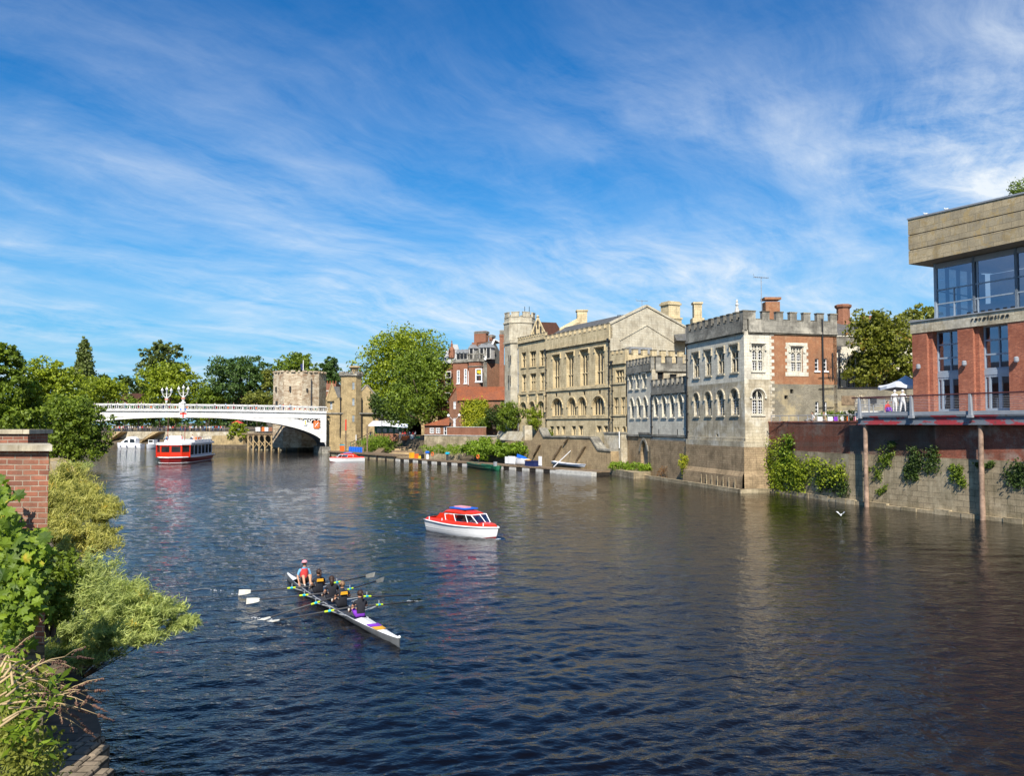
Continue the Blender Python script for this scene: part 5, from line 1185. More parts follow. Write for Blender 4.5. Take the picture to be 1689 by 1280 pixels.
    return f, C0, zdk, ph, W
FBR, BC0, bz, bph, BW_ = build_bridge()
def bridge_lamp(s, d, label):
    z0 = bz(s)+bph+.45; p = FBR.pt(s, z0, d); t_ = thing('bridge_lamp', label, 'street lamp', p, math.atan2(BU.y, BU.x), 'lamp standards at the crown of the bridge')
    mb = MB(); mb.lathe([(.34, 0), (.22, .25), (.42, .7), (.42, 1.0), (.16, 1.2), (.11, 2.6), (.22, 2.75)], (0, 0, 0), 8); lpart(mb, 'post', M['white_paint'], t_)
    mb = MB(); mb.lathe([(.44, .72), (.46, .98)], (0, 0, 0), 8); lpart(mb, 'band', M['orange'], t_)
    for x in (-1.05, 1.05):
        mb = MB(); mb.tube([(0, 0, 1.2), (x*.35, 0, 1.35), (x*.85, 0, 1.9), (x, 0, 2.5)], [.10, .09, .07, .06], 6); mb.tube([(0, 0, 2.4), (x*.5, 0, 2.05), (x*.9, 0, 2.3)], .045, 5); lpart(mb, 'arm', M['white_paint'], t_)
    for x, z in ((-1.05, 2.5), (0, 2.8), (1.05, 2.5)):
        mb = MB(); mb.lathe([(.13, z), (.32, z+.55), (.36, z+.62), (.22, z+.85), (.08, z+1.1), (.02, z+1.35)], (x, 0, 0), 6); l_ = lpart(mb, 'lantern', M['white_paint'], t_)
        mb = MB(); mb.lathe([(.17, z+.12), (.335, z+.52)], (x, 0, 0), 6); g_ = mb.build('glass', M['glass_pale']); g_.parent = l_
    t_.scale = (.86,)*3; return t_
bridge_lamp(BC0, 0, 'nearer, taller of the two ornate triple lamps at the crown of the bridge')
s_ = FBR.px(275, 650, -BW_)[0]; bridge_lamp(s_, -BW_, 'farther, lower of the two ornate triple lamps at the crown of the bridge')

# ================================================================ round tower, gatehouse, far buildings
def build_gate():
    Y = 196; r = (534-450)/2/FPX*Y; c = P(492, 640, Y); z0 = 5.0
    t_ = thing('rubble_tower', 'squat medieval rubble stone tower with a flagpole beside the bridge', 'tower', (c.x, Y, z0))
    zt = zz(613, Y); zc = zz(627, Y)
    mb = MB(); n = 8; a0 = R(10)
    mb.lathe([(r*1.03, z0-4), (r*1.03, zc)], (c.x, Y+r*.2, 0), 9, a0=a0); mb.build('wall', M['tower_rubble'], t_)
    mb = MB(); mb.lathe([(r+.12, zc), (r+.15, zc+.2), (r+.1, zt-.5), (r+.1, zt-.35)], (c.x, Y+r*.2, 0), 9, a0=a0)
    for k in range(28): a = 2*math.pi*k/28; mb.box((c.x+math.cos(a)*(r-.25), Y+r*.2+math.sin(a)*(r-.25), zt-.2), (.8, 1.0 if k % 2 else .5, .4), 0, a)
    mb.build('parapet', M['tower_rubble'], t_)
    z9 = zoomer(400, 520, 4.572)
    for x0, x1, y0, y1 in ((248, 259, 540, 575), (354, 366, 535, 575), (482, 493, 552, 574), (250, 266, 648, 680)):
        a, b = P(*z9(x0, y0), 100), P(*z9(x1, y1), 100)
        q = z9((x0+x1)/2, (y0+y1)/2); rr = ray(*q); # hit the cylinder
        cx, cy = c.x, Y+r*.2; ux, uy = rr[0], rr[1]; A_ = ux*ux+uy*uy; B_ = -2*(ux*cx+uy*cy); C_ = cx*cx+cy*cy-(r*1.0)**2; k = (-B_-math.sqrt(max(0, B_*B_-4*A_*C_)))/2/A_
        h = (y1-y0)/4.572/FPX*k; w = (x1-x0)/4.572/FPX*k
        mb = MB(); mb.box((ux*k, uy*k, H+rr[2]*k), (w, .5, h)); mb.build('slit_window', M['black'], t_)
    mb = MB(); q = P(500, 620, Y); mb.cyl((q.x, Y, zt-1), (q.x, Y, zz(594, Y)), .12, .07, 8); mb.build('flagpole', M['gloss_white'], t_)
    mb = MB(); zf = zz(599, Y); mb.poly([(q.x, Y, zf), (q.x-.7, Y+.1, zf-.3), (q.x-.55, Y+.15, zf-1.7), (q.x, Y, zf-1.5)]); mb.build('flag', M['navy'], t_)
    mb = MB(); mb.cyl(P(513.5, 625, Y-r*.6), Vector((P(513.5, 625, Y-r*.6).x, Y-r*.6, 5)), .13, .13, 6); mb.build('downpipe', M['dkgrey'], t_)
    # gatehouse
    t2 = thing('bridge_gatehouse', 'yellow stone gatehouse with an octagonal turret and gabled wings at the bridge end', 'building', (P(575, 700, 186).x, 188, 1))
    zg = zoomer(530, 590, 7.53); S = M['gate_stone']
    f = F(P(538, 700, 184.5), P(625, 700, 187.5)); X = lambda x, y: f.px(*zg(x, y))
    def PX(x, y): return X(x, y)
    zband = PX(400, 698)[1]
    lw = [PX(65, 640), PX(240, 640)]; ls = lw[0][0]; le = lw[1][0]
    w1 = [f.op(*[zg(v, 0)[0] for v in (108, 135)], zg(0, 548)[1], zg(0, 640)[1])]
    wall_obj('left_wall', f, ls, le, zband, PX(200, 500)[1], w1, S, t2, .4); window(f, w1[0], t2, M['gloss_white'], glass='glass_pale', nm=0, nt=1, rev=.3)
    a, b, c_ = PX(70, 505), PX(190, 480), PX(130, 330)
    mb = MB(); mb.fprism(f, [(a[0], PX(200, 500)[1]), (b[0], PX(200, 500)[1]), c_], -.5, 0); mb.fprism(f, [(a[0]-.3, a[1]-.2), (a[0], a[1]-.4), (c_[0], c_[1]), (c_[0], c_[1]+.45)], -.55, .14); mb.fprism(f, [(b[0]+.2, b[1]-.2), (b[0], b[1]-.4), (c_[0], c_[1]+.001), (c_[0], c_[1]+.45)], -.56, .15); mb.build('gable', S, t2)
    mb = MB(); q = PX(110, 540); mb.wbox(f, q[0]-.75, q[0]+.75, q[1], q[1]+.3, .003, .5); mb.fprism(f, [(q[0]-.6, q[1]+.3), (q[0]+.6, q[1]+.3), (q[0]+.3, q[1]+1.0), (q[0]-.3, q[1]+1.0)], .003, .3); mb.build('oriel_canopy', S, t2)
    ww = [PX(125, 690)[0], PX(690, 690)[0]]
    mb = MB(); mb.wbox(f, ls, PX(235, 700)[0], -1, zband-.003, -3, .1); mb.build('lower_left_wall', S, t2)
    mb = MB(); mb.wbox(f, ls-.0, PX(700, 700)[0], zband, zband+.25, .11, .4); mb.build('string_course', M['dark_coping'], t2)
    # turret
    tc_ = PX(370, 600)[0]; rt = (PX(495, 600)[0]-PX(238, 600)[0])/2; ctr = f.pt(tc_, 0, -rt*.45); ztop = PX(370, 240)[1]; zt2 = PX(370, 178)[1]
    an = math.atan2(f.u.y, f.u.x)+R(22.5)
    mb = MB(); rr = rt/math.cos(R(22.5)); mb.lathe([(rr*1.05, -1), (rr*1.05, 4.2), (rr*.98, 4.8), (rr*.98, ztop)], ctr*1, 8, a0=an); mb.build('turret', S, t2)
    mb = MB(); mb.lathe([(rr, ztop), (rr*1.14, ztop+.25), (rr*1.14, zt2-.45), (rr*1.0, zt2-.4)], ctr, 8, a0=an)
    for k in range(16): a = an+math.pi*k/8; q = ctr+Vector((math.cos(a), math.sin(a), 0))*rr*1.0; mb.box((q.x, q.y, zt2-.2), (.5, .55, .5), 0, a)
    mb.build('turret_parapet', M['dark_coping'], t2)
    mb = MB(); q = f.pt(PX(415, 150)[0], 0, -rt*.3); z1 = PX(415, 105)[1]; mb.lathe([(.85, zt2-.8), (.85, z1-.6), (1.35, z1-.3), (1.2, z1), (.5, z1+.15)], (q.x, q.y, 0), 8); mb.build('turret_lantern', S, t2)
    mb = MB()
    for k in (-1, 0, 1): mb.box((q.x+k*.45, q.y-.8, (zt2+z1)/2), (.18, .2, 1.1))
    mb.build('lantern_opening', M['black'], t2)
    for y0, y1 in ((312, 395), (510, 595), (722, 797)):
        o = f.op(zg(384, 0)[0], zg(411, 0)[0], zg(0, y0)[1], zg(0, y1)[1], 'rect', d=rt*.5)
        g_ = F(f.pt(0, 0, rt*.55), f.pt(f.L, 0, rt*.55)); mb = MB(); mb.wbox(g_, o[0], o[1], o[2], o[3], -.2, .02, 0); mb.wbox(g_, o[0]-.15, o[0]-.003, o[2]-.1, o[3]+.1, -.2, .08, 1); mb.wbox(g_, o[1]+.003, o[1]+.15, o[2]-.1, o[3]+.1, -.2, .08, 1); mb.wbox(g_, o[0]-.15, o[1]+.15, o[3]+.1, o[3]+.3, -.2, .1, 1); mb.build('turret_window', [M['glass_pale'], S], t2)
    # slate roof between and right gabled wing
    a, b = PX(500, 600)[0], PX(690, 600)[0]; ap = PX(565, 342)
    mb = MB(); mb.fprism(f, [(a-.5, -1), (b+1.2, -1), (b+1.0, PX(690, 650)[1]), (b, PX(690, 500)[1]), ap, (a-.5, PX(505, 415)[1])], -5, -.3); mb.build('right_wing', S, t2)
    mb = MB(); arc_band(mb, f, [(b+.1, PX(690, 500)[1]), ap, (a, PX(505, 415)[1])][::-1], .3, -5.1, -.15); mb.wbox(f, a-.3, b+1.1, zband-.0, zband+.22, -.29, -.05); mb.build('coping', M['dark_coping'], t2)
    mb = MB(); a, b = PX(150, 350), PX(240, 350); mb.poly([f.pt(a[0], a[1], -4), f.pt(b[0], b[1], -4), f.pt(b[0], PX(200, 497)[1], -.3), f.pt(PX(190, 480)[0], PX(200, 497)[1], -.3)]); mb.poly([f.pt(PX(500, 0)[0]-.2, PX(500, 360)[1], -4), f.pt(ap[0], PX(530, 360)[1], -4), f.pt(PX(515, 0)[0], PX(500, 420)[1], -.35), f.pt(PX(500, 0)[0]-.2, PX(500, 420)[1], -.35)]); mb.build('slate_roof', M['slate'], t2)
    downpipe(f, PX(503, 600)[0], 3.5, PX(503, 500)[1], t2, d=.2, r=.12, hopper=False); downpipe(f, PX(237, 600)[0], 3.5, PX(237, 500)[1], t2, d=.25, r=.12)
    mb = MB(); mb.obox(f.pt(ls, -1, -.5), f.u.to_3d()*(PX(690, 600)[0]-ls), f.n.to_3d()*-8, (0, 0, PX(200, 500)[1]+1)); mb.build('core', S, t2)
    # red brick house behind the bridge end
    c = P(541, 640, 215); t3 = thing('red_brick_house', 'dark red brick house with a row of chimney pots between tower and gatehouse', 'building', (c.x, 215, 5)); zt = zz(633, 215)
    mb = MB(); mb.box((c.x, 217, (zt+5)/2), (4.6, 6, zt-5)); mb.box((c.x, 214.6, zz(645, 215)), (4.7, 1.4, .3), 1); mb.build('wall', [M['brick_house'], M['dirty_white']], t3)
    for k in range(6): mb = MB(); mb.cyl((c.x-1.9+k*.75, 216, zt), (c.x-1.9+k*.75, 216, zt+.8), .18, .15, 6); mb.build('chimney_pot', M['tile_red'], t3)
    # retaining wall with road tunnel, right of the gatehouse
    t4 = thing('arched_road_wall', 'ivy-topped stone wall pierced by a dark round archway behind the cafe', 'wall', (P(670, 700, 188).x, 188, 3))
    f4 = F(P(614, 700, 189), P(722, 700, 186)); zt = f4.px(640, 684)[1]
    ar = f4.op(662, 695, 689, 722, 'arch')
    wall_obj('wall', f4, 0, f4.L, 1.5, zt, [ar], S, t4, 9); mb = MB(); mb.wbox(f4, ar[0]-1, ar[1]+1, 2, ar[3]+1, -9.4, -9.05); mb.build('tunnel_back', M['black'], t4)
    mb = MB(); arc_band(mb, f4, arch_pts(ar[0]-.05, ar[1]+.05, ar[3]-rise(ar), ar[3]+.05, 12), .5, .003, .12); mb.build('arch_ring', M['gate_stone'], t4)
    mb = MB(); mb.obox(f4.pt(0, zt-.4, -1), f4.u.to_3d()*f4.L, f4.n.to_3d()*-14, (0, 0, .4)); mb.wbox(f4, f4.L*.62, f4.L, zt, zt+.3, -.4, .12); mb.build('parapet', M['gate_stone'], t4)
build_gate()

def build_houses():
    z = zoomer(730, 530, 6.737)
    # the big red brick house with bays
    t_ = thing('red_victorian_house', 'tall red brick house with white sash windows, slate mansard roof and grouped chimneys', 'building', (P(785, 600, 160).x, 163, 4))
    f = F(P(747, 640, 160), P(797, 640, 157)); fs = F(P(797, 640, 157), P(826, 640, 160.5)); B = M['brick_house']
    PX = lambda x, y, F_=f: F_.px(*z(x, y))
    zc = PX(300, 455)[1]
    o1 = [f.op(*[z(v, 0)[0] for v in q[:2]], z(0, q[2])[1], z(0, q[3])[1]) for q in ((158, 190, 545, 690), (238, 272, 530, 690))]
    wall_obj('front_wall', f, 0, f.L*.62, 4, zc, o1, B, t_, .3)
    for o in o1: window(f, o, t_, M['gloss_white'], glass='glass_pale', nm=0, nt=1, rev=.2, bar=.12, edge=.14, sill=True)
    # canted bay
    a = PX(285, 600)[0]; b = f.L; pb = [f.pt(a, 0), f.pt(a+(b-a)*.22, 0, 1.1), f.pt(b-.35, 0, 1.1), f.pt(b, 0, 0)]
    for k in range(3):
        g = F(pb[k], pb[k+1]); 
        if k == 0: o = [g.op(z(298, 0)[0], z(338, 0)[0], z(0, 525)[1], z(0, 678)[1])]; o = [(.3, g.L-.3, o[0][2], o[0][3], 'rect')]
        elif k == 1: o = [g.op(z(366, 0)[0], z(440, 0)[0], z(0, 525)[1], z(0, 672)[1])]
        else: o = []
        wall_obj('bay_wall', g, 0, g.L, 4, zc, o, B, t_, .2)
        for q in o:
            window(g, q, t_, M['gloss_white'], glass='glass', nm=0, nt=1, rev=.16, bar=.14, edge=.2, sill=True)
            if k == 1: mb = MB(); m_ = (q[0]+q[1])/2; zy = q[2]+(q[3]-q[2])*.75; mb.fprism(g, [(m_-.42, zy-.2), (m_+.3, zy-.42), (m_+.42, zy+.35), (m_-.35, zy+.35)], -.10, -.07); mb.build('yellow_notice', M['yellow'], t_)
        mb = MB(); mb.wbox(g, -.05, g.L+.05, zc, zc+.5, -.3, .22); mb.wbox(g, 0, g.L, PX(360, 510)[1], PX(360, 500)[1], .003, .12); mb.build('cornice', M['dark_coping'], t_)
        zb_ = PX(400, 410)[1]
        mb = MB(); mb.wbox(g, 0, g.L, zb_+.6, zb_+.85, -.1, .2)
        for j in range(max(2, int(g.L/.45))): s = (j+.5)*g.L/max(2, int(g.L/.45)); mb.wbox(g, s-.09, s+.09, zc+.5, zb_+.6, 0, .14)
        mb.build('balustrade', M['dark_coping'], t_)
    mb = MB(); mb.wbox(f, -.1, a, zc, zc+.5, -.3, .25); mb.build('cornice', M['dark_coping'], t_)
    wall_obj('side_wall', fs, 0, fs.L, 4, zc-.2, [], M['brick_brown'], t_)
    mb = MB(); mb.wbox(fs, 0, .8, 4, zc, .003, .2); mb.build('quoin', M['dark_coping'], t_)
    mb = MB(); mb.cyl(fs.pt(fs.L-.1, 4, .15), fs.pt(fs.L-.1, zc, .15), .1, .1, 6); mb.cyl(f.pt(f.L-.1, 4, .3), f.pt(f.L-.1, zc, .3), .12, .12, 6); mb.build('downpipe', M['black'], t_)
    p = [f.pt(0, 0, -.3), f.pt(f.L, 0, -.3), fs.pt(fs.L, 0, -.3)]; dv = (p[2]-p[1])
    zr1 = PX(560, 215)[1]; V = Vector
    top0 = f.pt(PX(330, 240)[0], PX(330, 245)[1], -2.6); top1 = fs.pt(PX(580, 210, fs)[0], PX(580, 210, fs)[1], -.1)
    mb = MB()
    e0 = f.pt(PX(265, 300)[0], zc+.5, -.3); e1 = fs.pt(.3, zc+.3, -.1)
    mb.poly([e0, e1, top1, top0]); mb.poly([e1, fs.pt(fs.L, zc-.2, -.1), top1])
    mb.poly([e0, top0, top0+V((0, 6, 0)), e0+V((-1, 8, 0))]); mb.poly([top0, top1, top1+V((1, 6, 0)), top0+V((0, 6, 0))])
    a0, a1 = f.pt(-.2, zc+.5, -.3), f.pt(PX(270, 0)[0], zc+.5, -.3); b0, b1 = f.pt(PX(175, 0)[0], PX(170, 320)[1], -2.8), f.pt(PX(255, 0)[0], PX(255, 255)[1], -2.8)
    mb.poly([a0, a1, b1, b0]); mb.poly([b0, b1, b1+V((0, 6, -1)), b0+V((0, 6, -1))]); mb.fprism(fs, [(.1, zc-.1), (fs.L, zc-.2), fs.px(826, 582), (PX(580, 210, fs)[0], PX(580, 210, fs)[1]-.1)], -5, -.12); mb.build('roof', M['slate'], t_, fixn=False)
    mb = MB(); mb.tube([fs.pt(.4, zc+.3, .05), top1+V((0, -.1, .1)), top1+V((1.6, .6, -.6))], .22, 6)
    mb.build('verge', M['gloss_white'], t_)
    for x in (165, 205, 245, 310, 425, 500):                           # dormers
        q = PX(x, 395); c = f.pt(q[0], 0, -.6); z0 = zc+.55; hh = 1.3 if x < 300 else 2.2
        mb = MB(); mb.wbox(f, q[0]-.5, q[0]+.5, z0, z0+hh, -2, -.35, 1); mb.wbox(f, q[0]-.32, q[0]+.32, z0+.15, z0+hh-.1, -.36, -.30, 0); mb.fprism(f, [(q[0]-.7, z0+hh), (q[0]+.7, z0+hh), (q[0], z0+hh+.8)], -2.2, -.2, 2); mb.build('dormer', [M['black'], M['dirty_white'], M['lead']], t_)
    for x0, x1, y0, y1, d_, pots in ((270, 402, 95, 330, -3, 4), (405, 447, 128, 300, -4, 1), (258, 320, 225, 340, -2.2, 0)):
        a_, b_ = PX(x0, y0), PX(x1, y1); mb = MB(); mb.wbox(f, a_[0]+.1, b_[0]-.1, b_[1], a_[1], d_-1.2, d_); 
        if pots: mb.wbox(f, a_[0]-.05, b_[0]+.05, a_[1]-.5, a_[1]-.1, d_-1.3, d_+.12, 1)
        for k in range(pots): s = a_[0]+(b_[0]-a_[0])*(k+.5)/pots; mb.wbox(f, s-.32, s+.32, b_[1]+2, a_[1]-.5, d_, d_+.14)
        mb.build('chimney', [B, M['dark_coping']], t_)
    c = P(*z(658, 250), 158); w = 50/6.737/FPX*158; zt = zz(z(0, 110)[1], 158)
    t5 = thing('tall_party_chimney', 'tall orange brick chimney stack squeezed against the guildhall stair tower', 'chimney', (c.x, 158, 4)); mb = MB(); mb.box((c.x, 158, (zt-.7+4)/2), (w, 1.6, zt-4.7)); mb.box((c.x, 158, zt-.9), (w*1.15, 1.8, .4)); mb.box((c.x+.3, 160, 10), (w*1.2, 3, 16.0)); mb.box((c.x, 158, zt-.35), (w*.95, 1.4, 1.0), 1); mb.build('stack', [B, M['dark_coping']], t5)
    # pavilion part on the left, mostly behind trees
    t6 = thing('turreted_house', 'red brick house with white sash windows and a finial behind the tree', 'building', (P(742, 620, 166).x, 168, 4)); f6 = F(P(722, 640, 168), P(747.5, 640, 164))
    o6 = [f6.op(z(28, 0)[0], z(95, 0)[0], z(0, 555)[1], z(0, 700)[1]), f6.op(z(22, 0)[0], z(92, 0)[0], z(0, 790)[1], z(0, 900)[1])]; zc6 = f6.px(*z(60, 470))[1]
    wall_obj('front_wall', f6, 0, f6.L, 4, zc6, o6, B, t6, .3)
    for o in o6: window(f6, o, t6, M['gloss_white'], glass='glass', nm=0, nt=1, rev=.2, bar=.14, edge=.2)
    mb = MB(); mb.obox(f6.pt(0, 4, -.5), f6.u.to_3d()*f6.L, f6.n.to_3d()*-8, (0, 0, zc6-4)); mb.build('core', B, t6)
    mb = MB(); c6 = f6.pt(f6.L*.62, zc6, -2); mb.lathe([(3.4, 0), (2.4, 2.6), (1.1, 3.0), (.7, 4.0)], c6, 4, a0=R(45)); mb.build('roof', M['lead'], t6)
    fx = P(*z(102, 210), 165); mb = MB(); mb.lathe([(.75, -3.6), (.62, -1.9), (.2, -1.3), (.25, -.8), (.06, -.5), (.14, -.3), (.02, 0)], fx, 6); mb.build('finial', B, t6)
    # cottage with the orange roof
    t7 = thing('riverside_cottage', 'brown brick cottage with a long orange clay tile roof beside the river garden', 'building', (P(790, 680, 150).x, 152, 3))
    a, b, c = P(741, 690, 152), P(758.5, 690, 150), P(831, 690, 147); fg = F(a, b); fl = F(b, c); PG = lambda x, y: fg.px(*z(x, y)); PL = lambda x, y: fl.px(*z(x, y))
    ze = PL(400, 872)[1]; zrg = PG(150, 735)[1]
    og = [fg.op(z(120, 0)[0], z(148, 0)[0], z(0, 892)[1], z(0, 975)[1]), fg.op(z(118, 0)[0], z(145, 0)[0], z(0, 1075)[1], z(0, 1175)[1])]
    wall_obj('gable_wall', fg, 0, fg.L, 1, ze, og, M['brick_brown'], t7, .25)
    for o in og: window(fg, o, t7, M['gloss_white'], glass='glass_pale', nm=1, nt=1, rev=.2, bar=.1)
    mb = MB(); mb.fprism(fg, [(0, ze), (fg.L, ze), (fg.L*.72, zrg)], -.4, 0); mb.build('gable_top', M['brick_brown'], t7)
    wall_obj('long_wall', fl, 0, fl.L, 1, ze, [], M['brick_brown'], t7)
    rdg0 = fg.pt(fg.L*.72, zrg+.1, .2); r1 = fl.pt(fl.L+.5, zrg+.1, -3.2); e0 = fl.pt(-.4, ze-.1, .35); e1 = fl.pt(fl.L+.5, ze-.1, .35)
    mb = MB(); mb.poly([e0, e1, r1, rdg0]); bk0 = fg.pt(-.3, ze-.1, .2); bk1 = r1+(r1-e1); bk1.z = ze; mb.poly([rdg0, r1, bk1, bk0]); mb.build('roof', M['tile_red'], t7, fixn=False)
    mb = MB(); mb.obox(fl.pt(.1, 1, -.3), fl.u.to_3d()*(fl.L-.2), fl.n.to_3d()*-4, (0, 0, ze-1)); mb.build('core', M['dkgrey'], t7)
    for q in ((66, 1048), (186, 1044)): p_ = P(*z(*q), 150); mb = MB(); mb.lathe([(0, -.28), (.22, -.18), (.28, 0), (.22, .18), (0, .28)], p_, 10); mb.cyl(p_, p_+V((.9 if q[0] < 100 else -.9, 1, -1.0)), .05, .05, 5); mb.build('globe_lamp', M['gloss_white'], t7)
    # low lean-to building
    t8 = thing('low_boathouse', 'low brick outbuilding with a sweeping red tiled roof and white windows', 'building', (P(725, 705, 158).x, 159, 3)); f8 = F(P(700, 710, 160), P(742, 710, 156)); zw = f8.px(725, 701)[1]
    o8 = [f8.op(709, 716, 706, 715), f8.op(719, 726, 706, 715), f8.op(732, 741, 704, 718)]
    wall_obj('wall', f8, 0, f8.L, 1, zw, o8, M['brick_brown'], t8, .2)
    for o in o8: window(f8, o, t8, M['gloss_white'], glass='glass', nm=1, nt=1, rev=.15, bar=.1, edge=.12)
    mb = MB(); mb.poly([f8.pt(-.3, zw-.1, .4), f8.pt(f8.L, zw-.1, .4), f8.pt(f8.L, f8.px(741, 683)[1], -3), f8.pt(f8.L*.35, f8.px(720, 692)[1], -3)]); mb.build('roof', M['tile_red'], t8, fixn=False)
    mb = MB(); mb.obox(f8.pt(0, 1, -.3), f8.u.to_3d()*f8.L, f8.n.to_3d()*-5, (0, 0, zw-1.1)); mb.build('core', M['dkgrey'], t8)
build_houses()
# far house roof left of the bridge lamps
t_ = thing('distant_house', 'distant brown tiled house roof among the trees beyond the bridge', 'building', (P(216, 660, 300).x, 300, 4)); c = P(216, 655, 300)
mb = MB(); mb.box((c.x, 303, zz(660, 300)-2.01), (6.5, 8, 4)); mb.build('wall', M['brick_house'], t_); gable_roof([(c.x-3.6, 298), (c.x+3.6, 298), (c.x+3.6, 308), (c.x-3.6, 308)], zz(660, 300), zz(649, 303), M['tile_brown'], t_)
# ================================================================ people
def figure_mesh(name, J, hand='open', scale=1.0, sub=1, bulk=1.0, sleeve=.5, legwear=1.0, skirt=False):
    """one continuous body grown over a skeleton; J gives joints in metres, facing +y.
    material slots: 0 skin, 1 top, 2 legs, 3 shoes"""
    V, E, Rd = [], [], []
    def v(p, r): V.append(Vector(p)); Rd.append(r); return len(V)-1
    def e(a, b): E.append((a, b))
    b = bulk; bones = []
    pel = v(J['pelvis'], .135*b); ab = v((Vector(J['pelvis'])+Vector(J['chest']))/2, .118*b); ch = v(J['chest'], .145*b); nk = v(J['neck'], .055)
    hd = Vector(J['head']); up = (hd-Vector(J['neck'])).normalized(); look = Vector(J.get('look', (0, 1, 0))).normalized()
    jaw = v(Vector(J['neck'])+up*.09, .072); hm = v(Vector(J['neck'])+up*.17-look*.006, .098); ht = v(Vector(J['neck'])+up*.245-look*.01, .072)
    for a, c in ((pel, ab), (ab, ch), (ch, nk), (nk, jaw), (jaw, hm), (hm, ht)): e(a, c)
    bones += [(V[pel], V[ch], 1), (V[ch], V[nk], 1), (Vector(J['neck'])+up*.07, V[ht], 0)]
    for s in ('l', 'r'):
        sh = v(J['sh_'+s], .062*b); el = v(J['el_'+s], .043); wr = v(J['ha_'+s], .027)
        e(ch, sh); e(sh, el); e(el, wr); S, L, W_ = Vector(J['sh_'+s]), Vector(J['el_'+s]), Vector(J['ha_'+s])
        cut = S.lerp(L, min(1, sleeve*2)) if sleeve < 1 else L
        bones += [(V[ch], S, 1), (S, S.lerp(L, min(.98, sleeve*1.8)), 1)]
        if sleeve < .55: bones += [(S.lerp(L, sleeve*1.8+.05), L, 0), (L, W_, 0)]
        else: bones += [(S, L, 1), (L, L.lerp(W_, .85), 1), (L.lerp(W_, .95), W_, 0)]
        if hand:
            d = (W_-L).normalized(); pal = v(W_+d*.065, .030); e(wr, pal); bones.append((W_, W_+d*.2, 0))
            sd = d.cross(Vector(J.get('palm_'+s, (0, 0, -1)))).normalized(); dn = Vector(J.get('palm_'+s, (0, 0, -1))).normalized()
            for k, ln in enumerate((.060, .072, .066, .050)):
                f0 = v(W_+d*.095+sd*(k-1.5)*.019, .0095); f1 = v(W_+d*(.095+ln*.55)+sd*(k-1.5)*.020+dn*.018, .0085); f2 = v(W_+d*(.095+ln*.7)+sd*(k-1.5)*.020+dn*.045, .0075)
                e(pal, f0); e(f0, f1); e(f1, f2)
            t0 = v(W_+d*.05-sd*.036, .011); t1 = v(W_+d*.085-sd*.050+dn*.02, .009); e(pal, t0); e(t0, t1)
        hp = v(J['hip_'+s], .105*b); kn = v(J['kn_'+s], .062*b); an = v(J['an_'+s], .040); to = v(J['to_'+s], .036)
        hl = Vector(J['an_'+s])+(Vector(J['an_'+s])-Vector(J['to_'+s])).normalized()*.04; 
        e(pel, hp); e(hp, kn); e(kn, an); e(an, to)
        HP, KN, AN, TO = Vector(J['hip_'+s]), Vector(J['kn_'+s]), Vector(J['an_'+s]), Vector(J['to_'+s])
        bones += [(V[pel], HP, 2), (HP, HP.lerp(KN, .9 if legwear >= .5 else .75), 2)]
        if legwear >= .9: bones += [(KN, AN, 2)]
        else: bones += [(HP.lerp(KN, .85), KN, 0), (KN, AN, 0)]
        bones += [(AN, TO, 3), (AN, AN+(AN-KN).normalized()*.05, 3)]
    me = bpy.data.meshes.new('tmp'); me.from_pydata([tuple(p) for p in V], E, [])
    o = bpy.data.objects.new('tmp', me); scene.collection.objects.link(o)
    sk = o.modifiers.new('s', 'SKIN'); sk.use_smooth_shade = True; sk.branch_smoothing = .4
    for i, dv in enumerate(me.skin_vertices[0].data): dv.radius = (Rd[i], Rd[i]*(.82 if i in (ab, ch, pel) else 1)); dv.use_root = (i == pel)
    if sub: ss = o.modifiers.new('u', 'SUBSURF'); ss.levels = sub; ss.render_levels = sub
    bpy.context.view_layer.update()
    out = bpy.data.meshes.new_from_object(o.evaluated_get(bpy.context.evaluated_depsgraph_get())); bpy.data.objects.remove(o); bpy.data.meshes.remove(me)
    out.name = name
    for p in out.polygons:
        c = p.center; best = (9e9, 0)
        for a, q, m_ in bones:
            ab_ = q-a; L2 = ab_.length_squared; tt = max(0, min(1, (c-a).dot(ab_)/L2)) if L2 > 1e-9 else 0; d = (c-(a+ab_*tt)).length
            if m_ == 1 and a == Vector(J['chest']): d -= .02
            if d < best[0]: best = (d, m_)
        p.material_index = best[1]
    if scale != 1.0: out.transform(Matrix.Scale(scale, 4))
    return out
def person(name, label, me, mats, loc, rz, group=None, hair=None, hair_mat='hair_brown', headp=None, z0=0.0, link=False, cat='person'):
    t_ = thing(name, label, cat, loc, rz, group)
    while len(me.materials) < 4: me.materials.append(M['skin'])
    o = bpy.data.objects.new('body', me)
    scene.collection.objects.link(o); o.parent = t_
    for k in range(4): o.material_slots[k].link = 'OBJECT'; o.material_slots[k].material = M[mats[k]]
    if hair is not None: h = bpy.data.objects.new('hair', hair); scene.collection.objects.link(h); h.parent = t_; h.material_slots[0].link = 'OBJECT'; h.material_slots[0].material = M[hair_mat]
    return t_
def blob(mb, c, r, n=12, m_=7, zc=None, mi=0, squash=None):
    rows = []
    for i in range(m_+1):
        th = math.pi*i/m_; rows.append([(c[0]+r[0]*math.sin(th)*math.cos(2*math.pi*k/n), c[1]+r[1]*math.sin(th)*math.sin(2*math.pi*k/n), c[2]+r[2]*math.cos(th)) for k in range(n)])
    mb.ring(rows, mi, cap=False)
